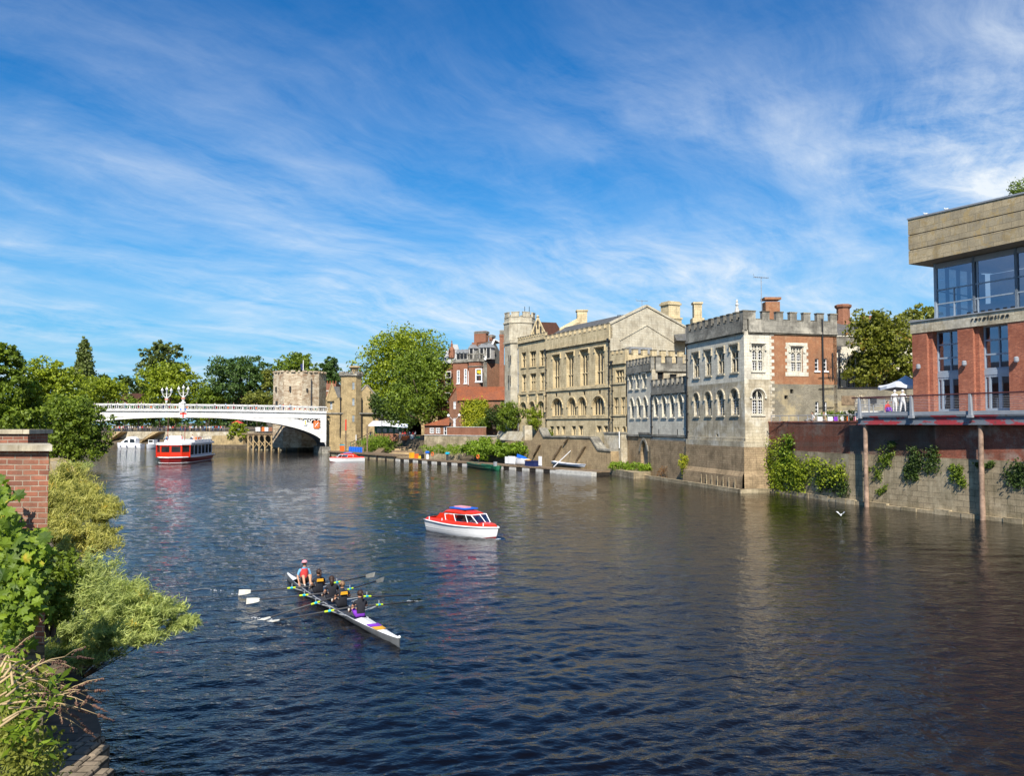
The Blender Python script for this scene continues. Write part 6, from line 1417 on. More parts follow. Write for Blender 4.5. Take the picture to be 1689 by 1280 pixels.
def hair_mesh(J, style='short'):
    nk = Vector(J['neck']); up = (Vector(J['head'])-nk).normalized(); look = Vector(J.get('look', (0, 1, 0))).normalized(); c = nk+up*.185-look*.022
    mb = MB(); blob(mb, c, (.108, .112, .108))
    # the face stays clear: flatten the front lower part
    vs = []
    for p in mb.v:
        p = Vector(p); f_ = (p-c).dot(look); u_ = (p-c).dot(up)
        if f_ > .045 and u_ < .055: p -= look*(f_-.045)
        vs.append(tuple(p))
    mb.v = vs
    if style == 'pony':
        b = c-look*.10; mb.tube([b+up*.03, b-look*.05-up*.03, b-look*.05-up*.12, b-look*.03-up*.22], [.030, .036, .030, .012], 8)
    if style == 'bun': blob(mb, c-look*.12+up*.03, (.05, .05, .05), 8, 5)
    if style == 'long': mb.tube([c-look*.04, c-look*.07-up*.12, c-look*.05-up*.26], [.085, .08, .03], 8)
    o = mb.build('tmp_hair', M['hair_brown'], smooth=True); me = o.data; bpy.data.objects.remove(o); return me
V3 = Vector
def seated(lean=.12, arms='oar', knee_up=False, look=(0, 1, 0)):
    p = V3((0, 0, .10)); ch = V3((0, math.sin(lean)*.42, .10+.42)); nk = ch+V3((0, .05, .13)); J = {'pelvis': p, 'chest': ch, 'neck': nk, 'head': nk+V3((0, .015, .22)), 'look': look}
    for s, q in (('l', -1), ('r', 1)):
        J['sh_'+s] = ch+V3((q*.17, .01, .06))
        if arms == 'oar': J['el_'+s] = ch+V3((q*.23, .20, -.14)); J['ha_'+s] = ch+V3((q*.20, .42, -.20))
        else: J['el_'+s] = ch+V3((q*.27, .02, -.20)); J['ha_'+s] = V3((q*.25, .16, .12))
        J['hip_'+s] = V3((q*.10, .05, .09))
        if knee_up: J['kn_'+s] = V3((q*.13, .36, .40)); J['an_'+s] = V3((q*.12, .50, .05)); J['to_'+s] = V3((q*.13, .64, .05))
        else: J['kn_'+s] = V3((q*.12, .46, .30)); J['an_'+s] = V3((q*.10, .82, .08)); J['to_'+s] = V3((q*.10, .90, .20))
    return J
def standing(arm='down', stride=.12, lean=0.0, turn=0.0):
    J = {'pelvis': V3((0, 0, .95)), 'chest': V3((0, lean*.4, 1.32)), 'neck': V3((0, lean*.55+.01, 1.50)), 'head': V3((0, lean*.65+.03, 1.72)), 'look': (math.sin(turn), math.cos(turn), 0)}
    for s, q in (('l', -1), ('r', 1)):
        J['sh_'+s] = V3((q*.19, lean*.4, 1.41)); J['hip_'+s] = V3((q*.10, 0, .90))
        if arm == 'down' or (arm == 'one' and q < 0): J['el_'+s] = V3((q*.25, lean*.3-.03, 1.13)); J['ha_'+s] = V3((q*.26, lean*.2+.08, .90))
        else: J['el_'+s] = V3((q*.26, lean*.3+.10, 1.16)); J['ha_'+s] = V3((q*.14, lean*.2+.34, 1.18))
        J['kn_'+s] = V3((q*.11, q*stride*.6+.03, .50)); J['an_'+s] = V3((q*.11, q*stride, .08)); J['to_'+s] = V3((q*.12, q*stride+.16, .04))
    return J
JS = standing('down', .12); ST_ME = figure_mesh('standing_body', JS, hand=None, sub=1); 
JS2 = standing('one', -.10, .05, .5); ST2_ME = figure_mesh('standing_body', JS2, hand=None, sub=1)
H1 = hair_mesh(JS); H2 = hair_mesh(JS2)

# ---------------------------------------------------------------- people on the terrace of the bar
def terrace_people():
    Jw = standing('one', .16, .03, .4); me = figure_mesh('walking_body', Jw, sleeve=1.0, bulk=1.25)
    Jl = standing('down', -.14, .02, -.3); me2 = figure_mesh('walking_body', Jl, sleeve=1.0, bulk=1.25)
    p = P(1484, 676, 64.6); person('person', 'person all in white, right-hand one of the pair at the terrace rail', me, ('skin', 'cloth_white', 'cloth_white', 'dkgrey'), (p.x+.25, p.y, ZD), R(-60), 'people in white on the terrace', hair_mesh(Jw), 'cloth_white')
    p = P(1476, 676, 65.0); person('person', 'person dressed all in white, left of the pair at the terrace rail', me2, ('skin', 'cloth_white', 'cloth_white', 'dkgrey'), (p.x+.05, p.y+.1, ZD), R(-30), 'people in white on the terrace', hair_mesh(Jl), 'cloth_white')
    Jk = seated(.4, 'down', True); mk = figure_mesh('crouching_body', Jk, sleeve=1.0); p = P(1464, 676, 65.4)
    person('person', 'small person in a red jacket crouching on the terrace beside the pair in white', mk, ('skin', 'cloth_red', 'cloth_purple', 'dkgrey'), (p.x, p.y+.3, ZD+.02), R(200), None, hair_mesh(Jk), 'hair_brown')
    # parasol
    c = P(1494, 640, 68.5); t_ = thing('parasol', 'pale grey pointed canvas parasol on the terrace beside the bar', 'parasol', (c.x, 68.5, ZD))
    za, zb_ = zz(619, 68.5)-ZD, zz(637, 68.5)-ZD; r_ = 42/FPX*68.5
    mb = MB(); n = 12; rows = []
    for t in np.linspace(0, 1, 9): rows.append([(r_*t*math.cos(2*math.pi*k/4+R(20)+0)*1 if False else r_*t*(1+.0)*math.cos(2*math.pi*k/16), r_*t*math.sin(2*math.pi*k/16), zb_+(za-zb_)*(1-t)**1.7-(.12*t*math.cos(8*math.pi*k/16) if t > 0 else 0)) for k in range(16)])
    mb.ring(rows, 0, cap=False); lpart(mb, 'canopy', M['canvas'], t_, True)
    mb = MB(); rows = [[(r_*q*math.cos(2*math.pi*k/16), r_*q*math.sin(2*math.pi*k/16), z-.12*math.cos(8*math.pi*k/16)) for k in range(16)] for q, z in ((1, zb_), (1.005, zb_-.25))]; mb.ring(rows, 0, cap=False); lpart(mb, 'valance', M['canvas'], t_)
    mb = MB(); mb.cyl((0, 0, 0), (0, 0, za), .04, .04, 8); mb.cyl((0, 0, 0), (0, 0, .08), .4, .4, 12)
    for k in range(4): mb.cyl((0, 0, za-.3), (r_*.9*math.cos(k*math.pi/2+.4), r_*.9*math.sin(k*math.pi/2+.4), zb_), .02, .02, 5)
    lpart(mb, 'pole', M['grey'], t_)
    for k, px in enumerate((1507, 1512)):
        c = P(px, 665, 67.0); t_ = thing('bistro_chair', ('near' if k else 'far')+' dark bistro chair at the corner of the brick bar pier', 'chair', (c.x, 67+k*.8-.6, ZD), .3+k, 'chairs beside the bar pier')
        mb = MB(); mb.box((0, 0, .45), (.42, .42, .04)); lpart(mb, 'seat', M['black'], t_); mb = MB(); mb.box((0, .2, .7), (.42, .03, .4)); lpart(mb, 'backrest', M['black'], t_)
        for x in (-.18, .18):
            for y in (-.18, .18): mb = MB(); mb.cyl((x, y, 0), (x, y, .44), .018, .018, 5); lpart(mb, 'leg', M['grey'], t_)
    c = P(1439, 676, 66.8); t_ = thing('waste_bin', 'small black post-mounted box at the end railing of the terrace', 'box', (c.x, 66.6, ZD)); mb = MB(); mb.cyl((0, 0, 0), (0, 0, .7), .035, .035, 6); lpart(mb, 'post', M['grey'], t_); mb = MB(); mb.box((0, 0, .95), (.42, .3, .45)); lpart(mb, 'bin', M['black'], t_)
    # seated people behind the quay wall railing
    Jt = seated(.1, 'down', False); ms = figure_mesh('seated_body', Jt, hand=None); hs_ = hair_mesh(Jt)
    for px, top, lab in ((1341, 'cloth_white', 'person with dark hair in a white top seated behind the quay railing'), (1360, 'cloth_khaki', 'fair-haired person in an orange-brown top seated behind the quay railing')):
        p = P(px, 690, 76); person('person', lab, ms, ('skin', top, 'cloth_grey', 'dkgrey'), (p.x+.4, 77.0, 6.78), R(100), None, hs_, 'hair_brown' if px == 1341 else 'hair_fair')
    for i, px in enumerate((1350, 1369, 1379, 1391, 1399, 1411)):
        p = P(px, 693, 74); t_ = thing('patio_chair', ['white', 'lilac', 'pale purple', 'lilac and white', 'orange', 'pink and white'][i]+' cushioned chair behind the quay railing, '+['nearest the seated pair', 'just right of the seated pair', 'left of centre in its row', 'in the middle of its row', 'second from the terrace', 'next to the terrace'][i], 'chair', (p.x+.5, 74.8, 6.28), .3*i, 'cushioned chairs behind the quay railing')
        for nm_, c_, d_, mt_ in (('seat', (0, 0, .45), (.5, .5, .08), 'cloth_grey'), ('backrest', (0, .24, .72), (.5, .06, .5), ['cloth_white', 'canvas', 'cloth_purple', 'canvas', 'orange', 'cloth_pink'][i])): mb = MB(); mb.box(c_, d_); lpart(mb, nm_, M[mt_], t_)
        for x in (-.2, .2):
            for y in (-.2, .2): mb = MB(); mb.cyl((x, y, 0), (x, y, .42), .02, .02, 5); lpart(mb, 'leg', M['grey'], t_)
terrace_people()

# ---------------------------------------------------------------- crowd on the far riverside walk and on the bridge
TOPS = [('cloth_white', 'white'), ('cloth_navy', 'navy'), ('cloth_black', 'black'), ('cloth_blue', 'azure'), ('cloth_red', 'red'), ('cloth_khaki', 'tan'), ('cloth_grey', 'grey'), ('cloth_pink', 'pink')]
def crowd():
    g = random.Random(21); cnt = {}
    def nth(k): return {1: 'leftmost', 2: '2nd from left', 3: '3rd from left'}.get(k, f'{k}th from left')
    for x0, x1, n in [(184, 250, 22), (258, 290, 9), (296, 372, 30)]:
        for k in range(n):
            px = x0+(x1-x0)*(k+.15+g.random()*.5)/n; c, nm = TOPS[g.choices(range(8), (10, 6, 7, 3, 2, 4, 3, 2))[0]]
            q = G(px, 737); y = q.y+8.6+g.random()*3.2; x = P(px, 737, y).x; a = g.random() < .5; cnt[nm] = cnt.get(nm, 0)+1
            person('person', f'tiny person in {nm}, {nth(cnt[nm])} of those in {nm} on the far riverside walk', ST_ME if a else ST2_ME, ('skin', c, g.choice(['cloth_navy', 'cloth_khaki', 'cloth_grey', 'cloth_black']), 'dkgrey'), (x, y, esp-.08+.12*(y-q.y-8.5)/3.5), g.random()*6.3, f'people in {nm} on the far riverside walk', H1 if a else H2, g.choice(['hair_brown', 'hair_fair']), link=True)
    cnt = {}
    for px, ci in [(156, 7), (178, 2), (184, 2), (190, 2), (194, 0), (206, 3), (228, 5), (233, 0), (238, 6), (270, 5), (276, 2), (281, 6), (325, 2), (355, 0), (373, 3), (386, 6), (420, 5), (424, 1), (452, 6), (462, 3), (468, 4), (479, 3), (481, 2)]:
        s = FBR.px(px, 665, -1.5)[0]; p = FBR.pt(s, bz(s)+.15, -1.5-g.random()*1.2); c, nm = TOPS[ci]; a = g.random() < .5; cnt[nm] = cnt.get(nm, 0)+1
        person('person', f'tiny person in {nm}, {nth(cnt[nm])} of those in {nm} above the bridge railing', ST_ME if a else ST2_ME, ('skin', c, 'cloth_navy', 'dkgrey'), p, g.random()*6.3, f'people in {nm} on the bridge', H1 if a else H2, 'hair_brown', link=True)
crowd()
# ================================================================ boats
def hull_mesh(mb, L, B, sheer, keel, stations=16, stern=.85, flare=1.15, mi=0, boot=None, bow_p=2.2, full=.75):
    """x forward; sheer(t), keel(t) heights, t=0 stern ... 1 bow; returns the rail line"""
    rails = [[], []]; rows = []
    for k in range(stations+1):
        t = k/stations; w = B/2*(stern+(1-stern)*min(1, t/.35)**.7 if t < .35 else (1-((t-.35)/.65)**bow_p)**full); w = max(w, .02)
        x = -L/2+L*t; zs, zk = sheer(t), keel(t); rk = .10*L*max(0, t-.7)/.3*0
        pr = [(0, zk), (.55, zk+.03), (.80, zk+(zs-zk)*.25), (.88, zk+(zs-zk)*.55), (1.0, zs)]
        dx = [-.055*L*(1-q/4)*max(0, (t-.75)/.25) for q in range(5)]
        row = [(x+dx[4-i], -w*a, z) for i, (a, z) in enumerate(pr[::-1])]
        row = [(x+dx[q], -w*pr[q][0], pr[q][1]) for q in range(4, -1, -1)]+[(x+dx[q], w*pr[q][0], pr[q][1]) for q in range(1, 5)]
        rows.append(row); rails[0].append((x+dx[4], -w, zs)); rails[1].append((x+dx[4], w, zs))
    i0 = len(mb.f); mb.ring(rows, mi, cap=False, closed=False)
    mb.poly([rows[0][k] for k in range(9)], mi)
    if boot is not None:
        for j in range(i0, len(mb.f)):
            zc = sum(mb.v[a][2] for a in mb.f[j])/len(mb.f[j]); 
            if zc < boot[0]: mb.m[j] = boot[1]
    return rails
def deckfill(mb, rails, t0, t1, dz=0.0, mi=0, camber=0.0):
    n = len(rails[0])-1; a, b = int(round(t0*n)), int(round(t1*n))
    for k in range(a, b):
        l0, l1, r0, r1 = rails[0][k], rails[0][k+1], rails[1][k], rails[1][k+1]
        c0 = ((l0[0]+r0[0])/2, 0, l0[2]+dz+camber*abs(l0[1])); c1 = ((l1[0]+r1[0])/2, 0, l1[2]+dz+camber*abs(l1[1]))
        f_ = lambda p: (p[0], p[1], p[2]+dz)
        mb.poly([f_(l0), f_(l1), c1, c0], mi); mb.poly([c0, c1, f_(r1), f_(r0)], mi)
def make_hire_boat(label, loc, rz, group):
    t_ = thing('hire_boat', label, 'boat', loc, rz, group); L, B = 6.0, 2.1
    mb = MB(); rl = hull_mesh(mb, L, B, lambda t: .52+.10*(1-t)**2+.20*max(0, t-.5)**1.5+.06, lambda t: -.25+.22*max(0, t-.8)/.2, boot=(.06, 1)); lpart(mb, 'hull', [M['gloss_white'], M['dark_red']], t_, True)
    for r_ in (0, 1): mb = MB(); mb.tube([(x, y*1.01, z+.0) for x, y, z in rl[r_]], .045, 6); lpart(mb, 'rubbing_strake', M['gloss_white'], t_, True)
    # red topsides: inset raised coaming, foredeck
    mb = MB(); n = len(rl[0])-1
    up = [[(x*.985-.02, y*.93, z+.02) for x, y, z in r_] for r_ in rl]; up2 = [[(x*.94-.04, y*.80, z+.17+.05*math.sin(k/n*math.pi)) for k, (x, y, z) in enumerate(r_)] for r_ in rl]
    for q in (0, 1):
        for k in range(n): mb.poly([up[q][k], up[q][k+1], up2[q][k+1], up2[q][k]])
    mb.poly([up[0][0], up2[0][0], up2[1][0], up[1][0]])
    deckfill(mb, up2, .62, 1.0, .0, 0, .12); deckfill(mb, up2, 0, .16, -.10)
    lpart(mb, 'deck', M['red'], t_, True)
    mb = MB(); deckfill(mb, [[(x, y*.9, .25) for x, y, z in rl[0]], [(x, y*.9, .25) for x, y, z in rl[1]]], 0, .7); lpart(mb, 'cockpit_floor', M['dirty_white'], t_)
    # cabin: red roof and rear panel, white framed side windows and raked screen
    def w_(x, k): return (.74 if x < 0 else .74-.16*x)*k
    z0, z1, z2 = .78, 1.28, 1.42
    sx0, sx1 = -1.35, 1.35                                             # roof from stern side to screen
    mb = MB(); xs = [-1.55, -1.1, -.4, .3, .95, 1.15]; zt = [1.18, 1.40, 1.46, 1.44, 1.36, 1.27]
    rows = [[(x, -w_(x, 1.0), min(z-.12, 1.26)), (x, -w_(x, .86), z-.03), (x, -w_(x, .45), z+.03), (x, w_(x, .45), z+.03), (x, w_(x, .86), z-.03), (x, w_(x, 1.0), min(z-.12, 1.26))] for x, z in zip(xs, zt)]
    mb.ring(rows, 0, cap=True); lpart(mb, 'cabin_roof', M['red'], t_, True)
    for q in (-1, 1):
        mb = MB(); y = lambda x: q*w_(x, 1.03)
        mb.obox((-1.55, y(-1.5), .70), (.95, 0, 0), (0, -q*.05, 0), (0, 0, .5)); mb.poly([(-2.15, y(-1.5), .72), (-1.55, y(-1.5), .72), (-1.55, y(-1.5), 1.18)]); lpart(mb, 'quarter_panel', M['red'], t_)
        mb = MB(); P_ = [(-.95, .80), (1.72, .80), (1.22, 1.25), (-1.05, 1.18)]
        for a, b in zip(P_, P_[1:]+P_[:1]): mb.cyl((a[0], y(a[0]), a[1]), (b[0], y(b[0]*.9), b[1]), .028, .028, 5)
        for xx in (-.1, .85): mb.cyl((xx+.12, y(xx), .80), (xx-.08, y(xx), 1.24), .026, .026, 5)
        w = lpart(mb, 'window_frame', M['gloss_white'], t_)
        g_ = MB(); g_.poly([(-.0, y(0), .80), (1.7, y(1.6), .80), (1.2, y(1.2), 1.24), (-.1, y(0), 1.22)]); go = g_.build('pane', M['clear_glass']); go.parent = w
        mb = MB(); mb.poly([(-.92, y(-.9)*.99, .82), (-.02, y(0)*.99, .82), (-.12, y(0)*.99, 1.2), (-.98, y(-1)*.99, 1.15)]); lpart(mb, 'side_panel', M['red'], t_)
    mb = MB(); ya, yb = w_(1.7, 1.03), w_(1.2, 1.03)
    for a, b in (((1.72, -ya, .80), (1.22, -yb, 1.25)), ((1.9, 0, .82), (1.30, 0, 1.27)), ((1.72, ya, .80), (1.22, yb, 1.25)), ((1.72, -ya, .80), (1.9, 0, .82)), ((1.9, 0, .82), (1.72, ya, .80)), ((1.22, -yb, 1.25), (1.3, 0, 1.27)), ((1.3, 0, 1.27), (1.22, yb, 1.25))): mb.cyl(a, b, .028, .028, 5)
    w = lpart(mb, 'windscreen', M['gloss_white'], t_); g_ = MB(); g_.poly([(1.72, -ya, .8), (1.9, 0, .82), (1.3, 0, 1.27), (1.22, -yb, 1.25)]); g_.poly([(1.9, 0, .82), (1.72, ya, .8), (1.22, yb, 1.25), (1.3, 0, 1.27)]); go = g_.build('pane', M['clear_glass']); go.parent = w
    mb = MB(); mb.obox((-.95, -.5, 1.50), (1.5, 0, -.0), (0, 1.0, 0), (0, 0, .07)); lpart(mb, 'roof_hatch', M['blue'], t_)
    mb = MB(); mb.box((-.3, 0, 1.60), (1.0, .5, .06)); lpart(mb, 'hatch_cover', M['cloth_pink'], t_)
    for x in (-2.5, -1.2, 2.3):
        mb = MB(); mb.cyl((x, -.55 if x > 2 else -.86, .70), (x, -.55 if x > 2 else -.86, .90), .03, .03, 6); lpart(mb, 'cleat', M['gloss_white'], t_)
    return t_
def heading(px0, py0, px1, py1):
    a, b = G(px0, py0), G(px1, py1); v = b-a; return (a+b)/2, math.atan2(v.y, v.x)
c, rz = heading(718, 873.5, 823, 890.5)
boat1 = make_hire_boat('red and white hire boat with a blue roof hatch cruising in mid river', (c.x, c.y, .02), rz, 'red and white hire boats')
dup(boat1, Vector((G(572, 762).x, G(572, 762).y, .02)), R(196), 'small red and white hire boat by the landing stage near the stone gatehouse')
Jb = seated(.1, 'down', True); MBs = figure_mesh('seated_body', Jb, hand=None, sleeve=.9); Hb = hair_mesh(Jb)
for dx, dy, top, lab in ((.25, -.3, 'cloth_red', 'person in a red top seated behind the side window of the red hire boat'), (.95, -.25, 'cloth_white', 'person in a white top seated at the windscreen of the red hire boat')):
    q = Vector((c.x+dx*math.cos(rz)-dy*math.sin(rz), c.y+dx*math.sin(rz)+dy*math.cos(rz), .34)); person('person', lab, MBs, ('skin', top, 'cloth_navy', 'dkgrey'), q, rz-math.pi/2, None, Hb, 'hair_brown', link=True)
def foam(name, label, pts, n, size, seed):
    """low white froth: many small flattened droplets along a line"""
    g = random.Random(seed); mb = MB()
    for _ in range(n):
        t = g.random(); k = min(int(t*(len(pts)-1)), len(pts)-2); f_ = t*(len(pts)-1)-k
        p = Vector(pts[k]).lerp(Vector(pts[k+1]), f_)+Vector((g.gauss(0, size*2.2), g.gauss(0, size*2.2), 0)); r_ = size*g.uniform(.3, 1.0)
        blob(mb, (p.x, p.y, .015), (r_*1.4, r_, r_*.35), 6, 4)
    o = mb.build(name, M['foam'], smooth=True); return tag(o, label, 'foam', kind='stuff')
M['foam'] = plain('foam', (.80, .82, .84), .6, var=.02)
h_ = Vector((math.cos(rz), math.sin(rz), 0)); sd = Vector((-h_.y, h_.x, 0)); bw = c+h_*2.75; bw.z = 0
foam('bow_foam', 'white froth curling at the bow of the red hire boat', [bw-h_*1.6-sd*.85, bw-h_*.5-sd*.45, bw+h_*.1, bw+h_*.05+sd*.5], 70, .03, 3)
# ---- sightseeing boat
def tour_boat():
    cor = Vector((-53.6, 136.2, 0)); h = Vector((.09, -1, 0)).normalized(); s = Vector((-h.y, h.x, 0))
    if s.x < 0: s = -s
    L, B = 17.0, 5.9; ctr = cor-h*(L/2-1.0)-s*B/2
    t_ = thing('sightseeing_boat', 'large red and white glazed sightseeing boat coming out from under the bridge', 'boat', (ctr.x, ctr.y, 0), math.atan2(h.y, h.x))
    mb = MB(); rl = hull_mesh(mb, L, B, lambda t: .95+.12*max(0, t-.6), lambda t: -.4, stern=.95, bow_p=5, full=.5, mi=0); lpart(mb, 'hull', M['dark_red'], t_)
    mb = MB()
    for r_ in (0, 1): mb.tube([(x, y*1.01, z+.02) for x, y, z in rl[r_]], .11, 6); mb.tube([(x*1.0, y*.97, .12) for x, y, z in rl[r_]], .05, 5)
    lpart(mb, 'white_stripe', M['gloss_white'], t_)
    mb = MB(); deckfill(mb, rl, 0, 1); lpart(mb, 'deck', M['dirty_white'], t_)
    hb = B/2*.93; xf = L/2-.9; zb, zw0, zw1, zt = 1.0, 1.85, 2.85, 3.3
    front = [(xf-1.6, -hb), (xf-.2, -hb*.62), (xf+.1, 0), (xf-.2, hb*.62), (xf-1.6, hb)]
    for k in range(4):
        a, b = front[k], front[k+1]; fw = F(Vector(a), Vector(b)); fw.n = Vector((fw.u.y, -fw.u.x)) if Vector((fw.u.y, -fw.u.x)).x > 0 or abs(a[1]) > hb*.9 else fw.n
        if fw.n.x < 0: fw.n = -fw.n
        mb = MB(); mb.wbox(fw, 0, fw.L, zb, zw0, -.1, 0); mb.wbox(fw, 0, fw.L, zw1, zw1+.2, -.1, 0); mb.wbox(fw, 0, .16, zw0, zw1, -.1, 0); mb.wbox(fw, fw.L-.16, fw.L, zw0, zw1, -.1, 0); p_ = lpart(mb, 'bow_panel', M['red'], t_)
        g_ = MB(); g_.poly([fw.pt(.16, zw0, -.05), fw.pt(fw.L-.16, zw0, -.05), fw.pt(fw.L-.16, zw1, -.05), fw.pt(.16, zw1, -.05)]); go = g_.build('pane', M['glass']); go.parent = p_
    for q in (-1, 1):
        xs = [xf-1.6, xf-3.3, -3.2+3, -3.2, -L/2+3.2, -L/2+.6]; xs = [xf-1.6-i*2.15 for i in range(7)]
        mb = MB(); y = q*hb
        mb.obox((xs[-1], y, zb), (xs[0]-xs[-1], 0, 0), (0, -q*.1, 0), (0, 0, .38)); mb.obox((xs[-1], y, zw1+.05), (xs[0]-xs[-1], 0, 0), (0, -q*.1, 0), (0, 0, .5))
        for x in xs: mb.obox((x-.14, y+q*.012, zb+.38), (.28, 0, 0), (0, -q*.1, 0), (0, 0, zw1-zb-.34))
        sd_ = lpart(mb, 'side_wall', M['grey_white'], t_)
        for a, b in zip(xs, xs[1:]): g_ = MB(); g_.poly([(b+.14, y-q*.04, zb+.38), (a-.14, y-q*.04, zb+.38), (a-.14, y-q*.04, zw1+.05), (b+.14, y-q*.04, zw1+.05)]); go = g_.build('pane', M['glass']); go.parent = sd_
        mb = MB(); mb.obox((xs[0]-.05, y+q*.02, zb), (.35, 0, 0), (0, -q*.1, 0), (0, 0, 2.3)); lpart(mb, 'corner_post', M['red'], t_)
    mb = MB(); pts = [(p[0]*1.02, p[1]*1.05) for p in front]+[(-L/2+.4, hb*1.05), (-L/2+.4, -hb*1.05)]; mb.prism(pts, zw1+.2, zw1+.45); mb.prism([(p[0]*.97, p[1]*.97) for p in pts], zw1+.45, zw1+.6); lpart(mb, 'roof', M['gloss_white'], t_)
    mb = MB(); mb.obox((-L/2+1, -hb*.9, zw1+.6), (L*.62, 0, 0), (0, hb*1.8, 0), (0, 0, .35)); lpart(mb, 'upper_deck_coaming', M['gloss_white'], t_)
    mb = MB(); mb.box((xf-3.0, -.2, 3.95), (.15, 2.0, 1.15)); sg = lpart(mb, 'name_board', M['gloss_white'], t_)
    mb = MB()
    for z_, w_ in ((4.15, 1.1), (3.95, .8), (3.75, 1.2)): mb.box((xf-2.91, -.2, z_), (.02, w_, .07))
    o = mb.build('red_lettering', M['red']); o.parent = sg
    for x in (-4, -3, -2): mb = MB(); mb.box((x, 1.3, 4.0), (.9, .5, .5)); lpart(mb, 'orange_life_float', M['orange'], t_)
    mb = MB()
    for k in range(7):
        for q in (-1, 1): mb.cyl((-L/2+1.5+k*1.6, q*hb*.88, 3.8), (-L/2+1.5+k*1.6, q*hb*.88, 4.3), .03, .03, 5)
    for q in (-1, 1): mb.cyl((-L/2+1.5, q*hb*.88, 4.3), (-L/2+1.5+9.6, q*hb*.88, 4.3), .03, .03, 5)
    lpart(mb, 'upper_rail', M['gloss_white'], t_)
    for y in (-1.5, 1.3): mb = MB(); mb.cyl((xf-3.2, y, 3.4), (xf-3.2, y, 6.3), .05, .04, 6); lpart(mb, 'mast', M['dark_red'], t_)
M['grey_white'] = plain('pale_grey_paint', (.62, .66, .70), .35)
tour_boat()
for px, Yp, top, lab in ((276, 141, 'cloth_blue', 'passenger in a blue top on the upper deck of the sightseeing boat'), (300, 143, 'cloth_red', 'passenger in a red top on the upper deck of the sightseeing boat'), (318, 146, 'cloth_white', 'passenger in a white top on the upper deck of the sightseeing boat')):
    p = P(px, 725, Yp); person('person', lab, MBs, ('skin', top, 'cloth_navy', 'dkgrey'), (p.x, Yp, 3.75), 2.5, None, Hb, 'hair_brown', link=True)
def cruiser():
    t_ = thing('motor_cruiser', 'white cabin cruiser moored against the far bank under the bridge', 'boat', (G(214, 739.5).x, G(214, 739.5).y, 0), R(172)); L, B = 7.4, 2.7
    mb = MB(); rl = hull_mesh(mb, L, B, lambda t: 1.15+.35*t, lambda t: -.3); lpart(mb, 'hull', M['gloss_white'], t_, True)
    mb = MB(); deckfill(mb, rl, 0, 1, 0, 0, .1); lpart(mb, 'deck', M['gloss_white'], t_)
    mb = MB(); rows = [[(x, -w, 1.1), (x, -w*.85, z), (x, w*.85, z), (x, w, 1.1)] for x, w, z in ((-2.2, 1.0, 2.6), (-1.0, 1.1, 3.2), (.4, 1.05, 2.9), (1.4, .9, 2.1), (2.4, .6, 1.5))]; mb.ring(rows); lpart(mb, 'cabin', M['gloss_white'], t_, False)
    for q in (-1, 1):
        mb = MB(); mb.poly([(-.2, q*1.10, 1.6), (1.3, q*1.0, 1.55), (.9, q*.98, 2.1), (0, q*1.0, 2.35)]); lpart(mb, 'cabin_window', M['glass'], t_)
        mb = MB(); mb.poly([(-2.1, q*1.08, 1.5), (-.6, q*1.13, 1.5), (-.7, q*1.02, 2.6), (-1.9, q*1.0, 2.4)]); lpart(mb, 'cockpit_opening', M['glass'], t_)
        for x in (-2.5, 0, 1.8): mb = MB(); blob(mb, (x, q*1.4, .5), (.13, .13, .35), 8, 5); lpart(mb, 'fender', M['navy'], t_)
    t2 = thing('day_boat', 'small blue and white boat with a covered wheelhouse beside the white cruiser', 'boat', (G(252, 740).x, G(252, 740).y, 0), R(-100))
    mb = MB(); rl = hull_mesh(mb, 5.5, 2.3, lambda t: .9+.4*t, lambda t: -.3); lpart(mb, 'hull', M['canvas'], t2, True)
    mb = MB(); deckfill(mb, rl, .0, 1, 0); lpart(mb, 'deck', M['gloss_white'], t2); mb = MB(); mb.box((0, 0, 1.7), (1.8, 1.5, 1.3)); lpart(mb, 'wheelhouse', M['gloss_white'], t2)
    mb = MB(); mb.box((.92, 0, 1.95), (.03, 1.2, .6)); lpart(mb, 'window', M['glass'], t2); mb = MB(); mb.box((-1.6, 0, 1.6), (.9, 1.2, 1.5)); lpart(mb, 'cover', M['navy'], t2)
cruiser()

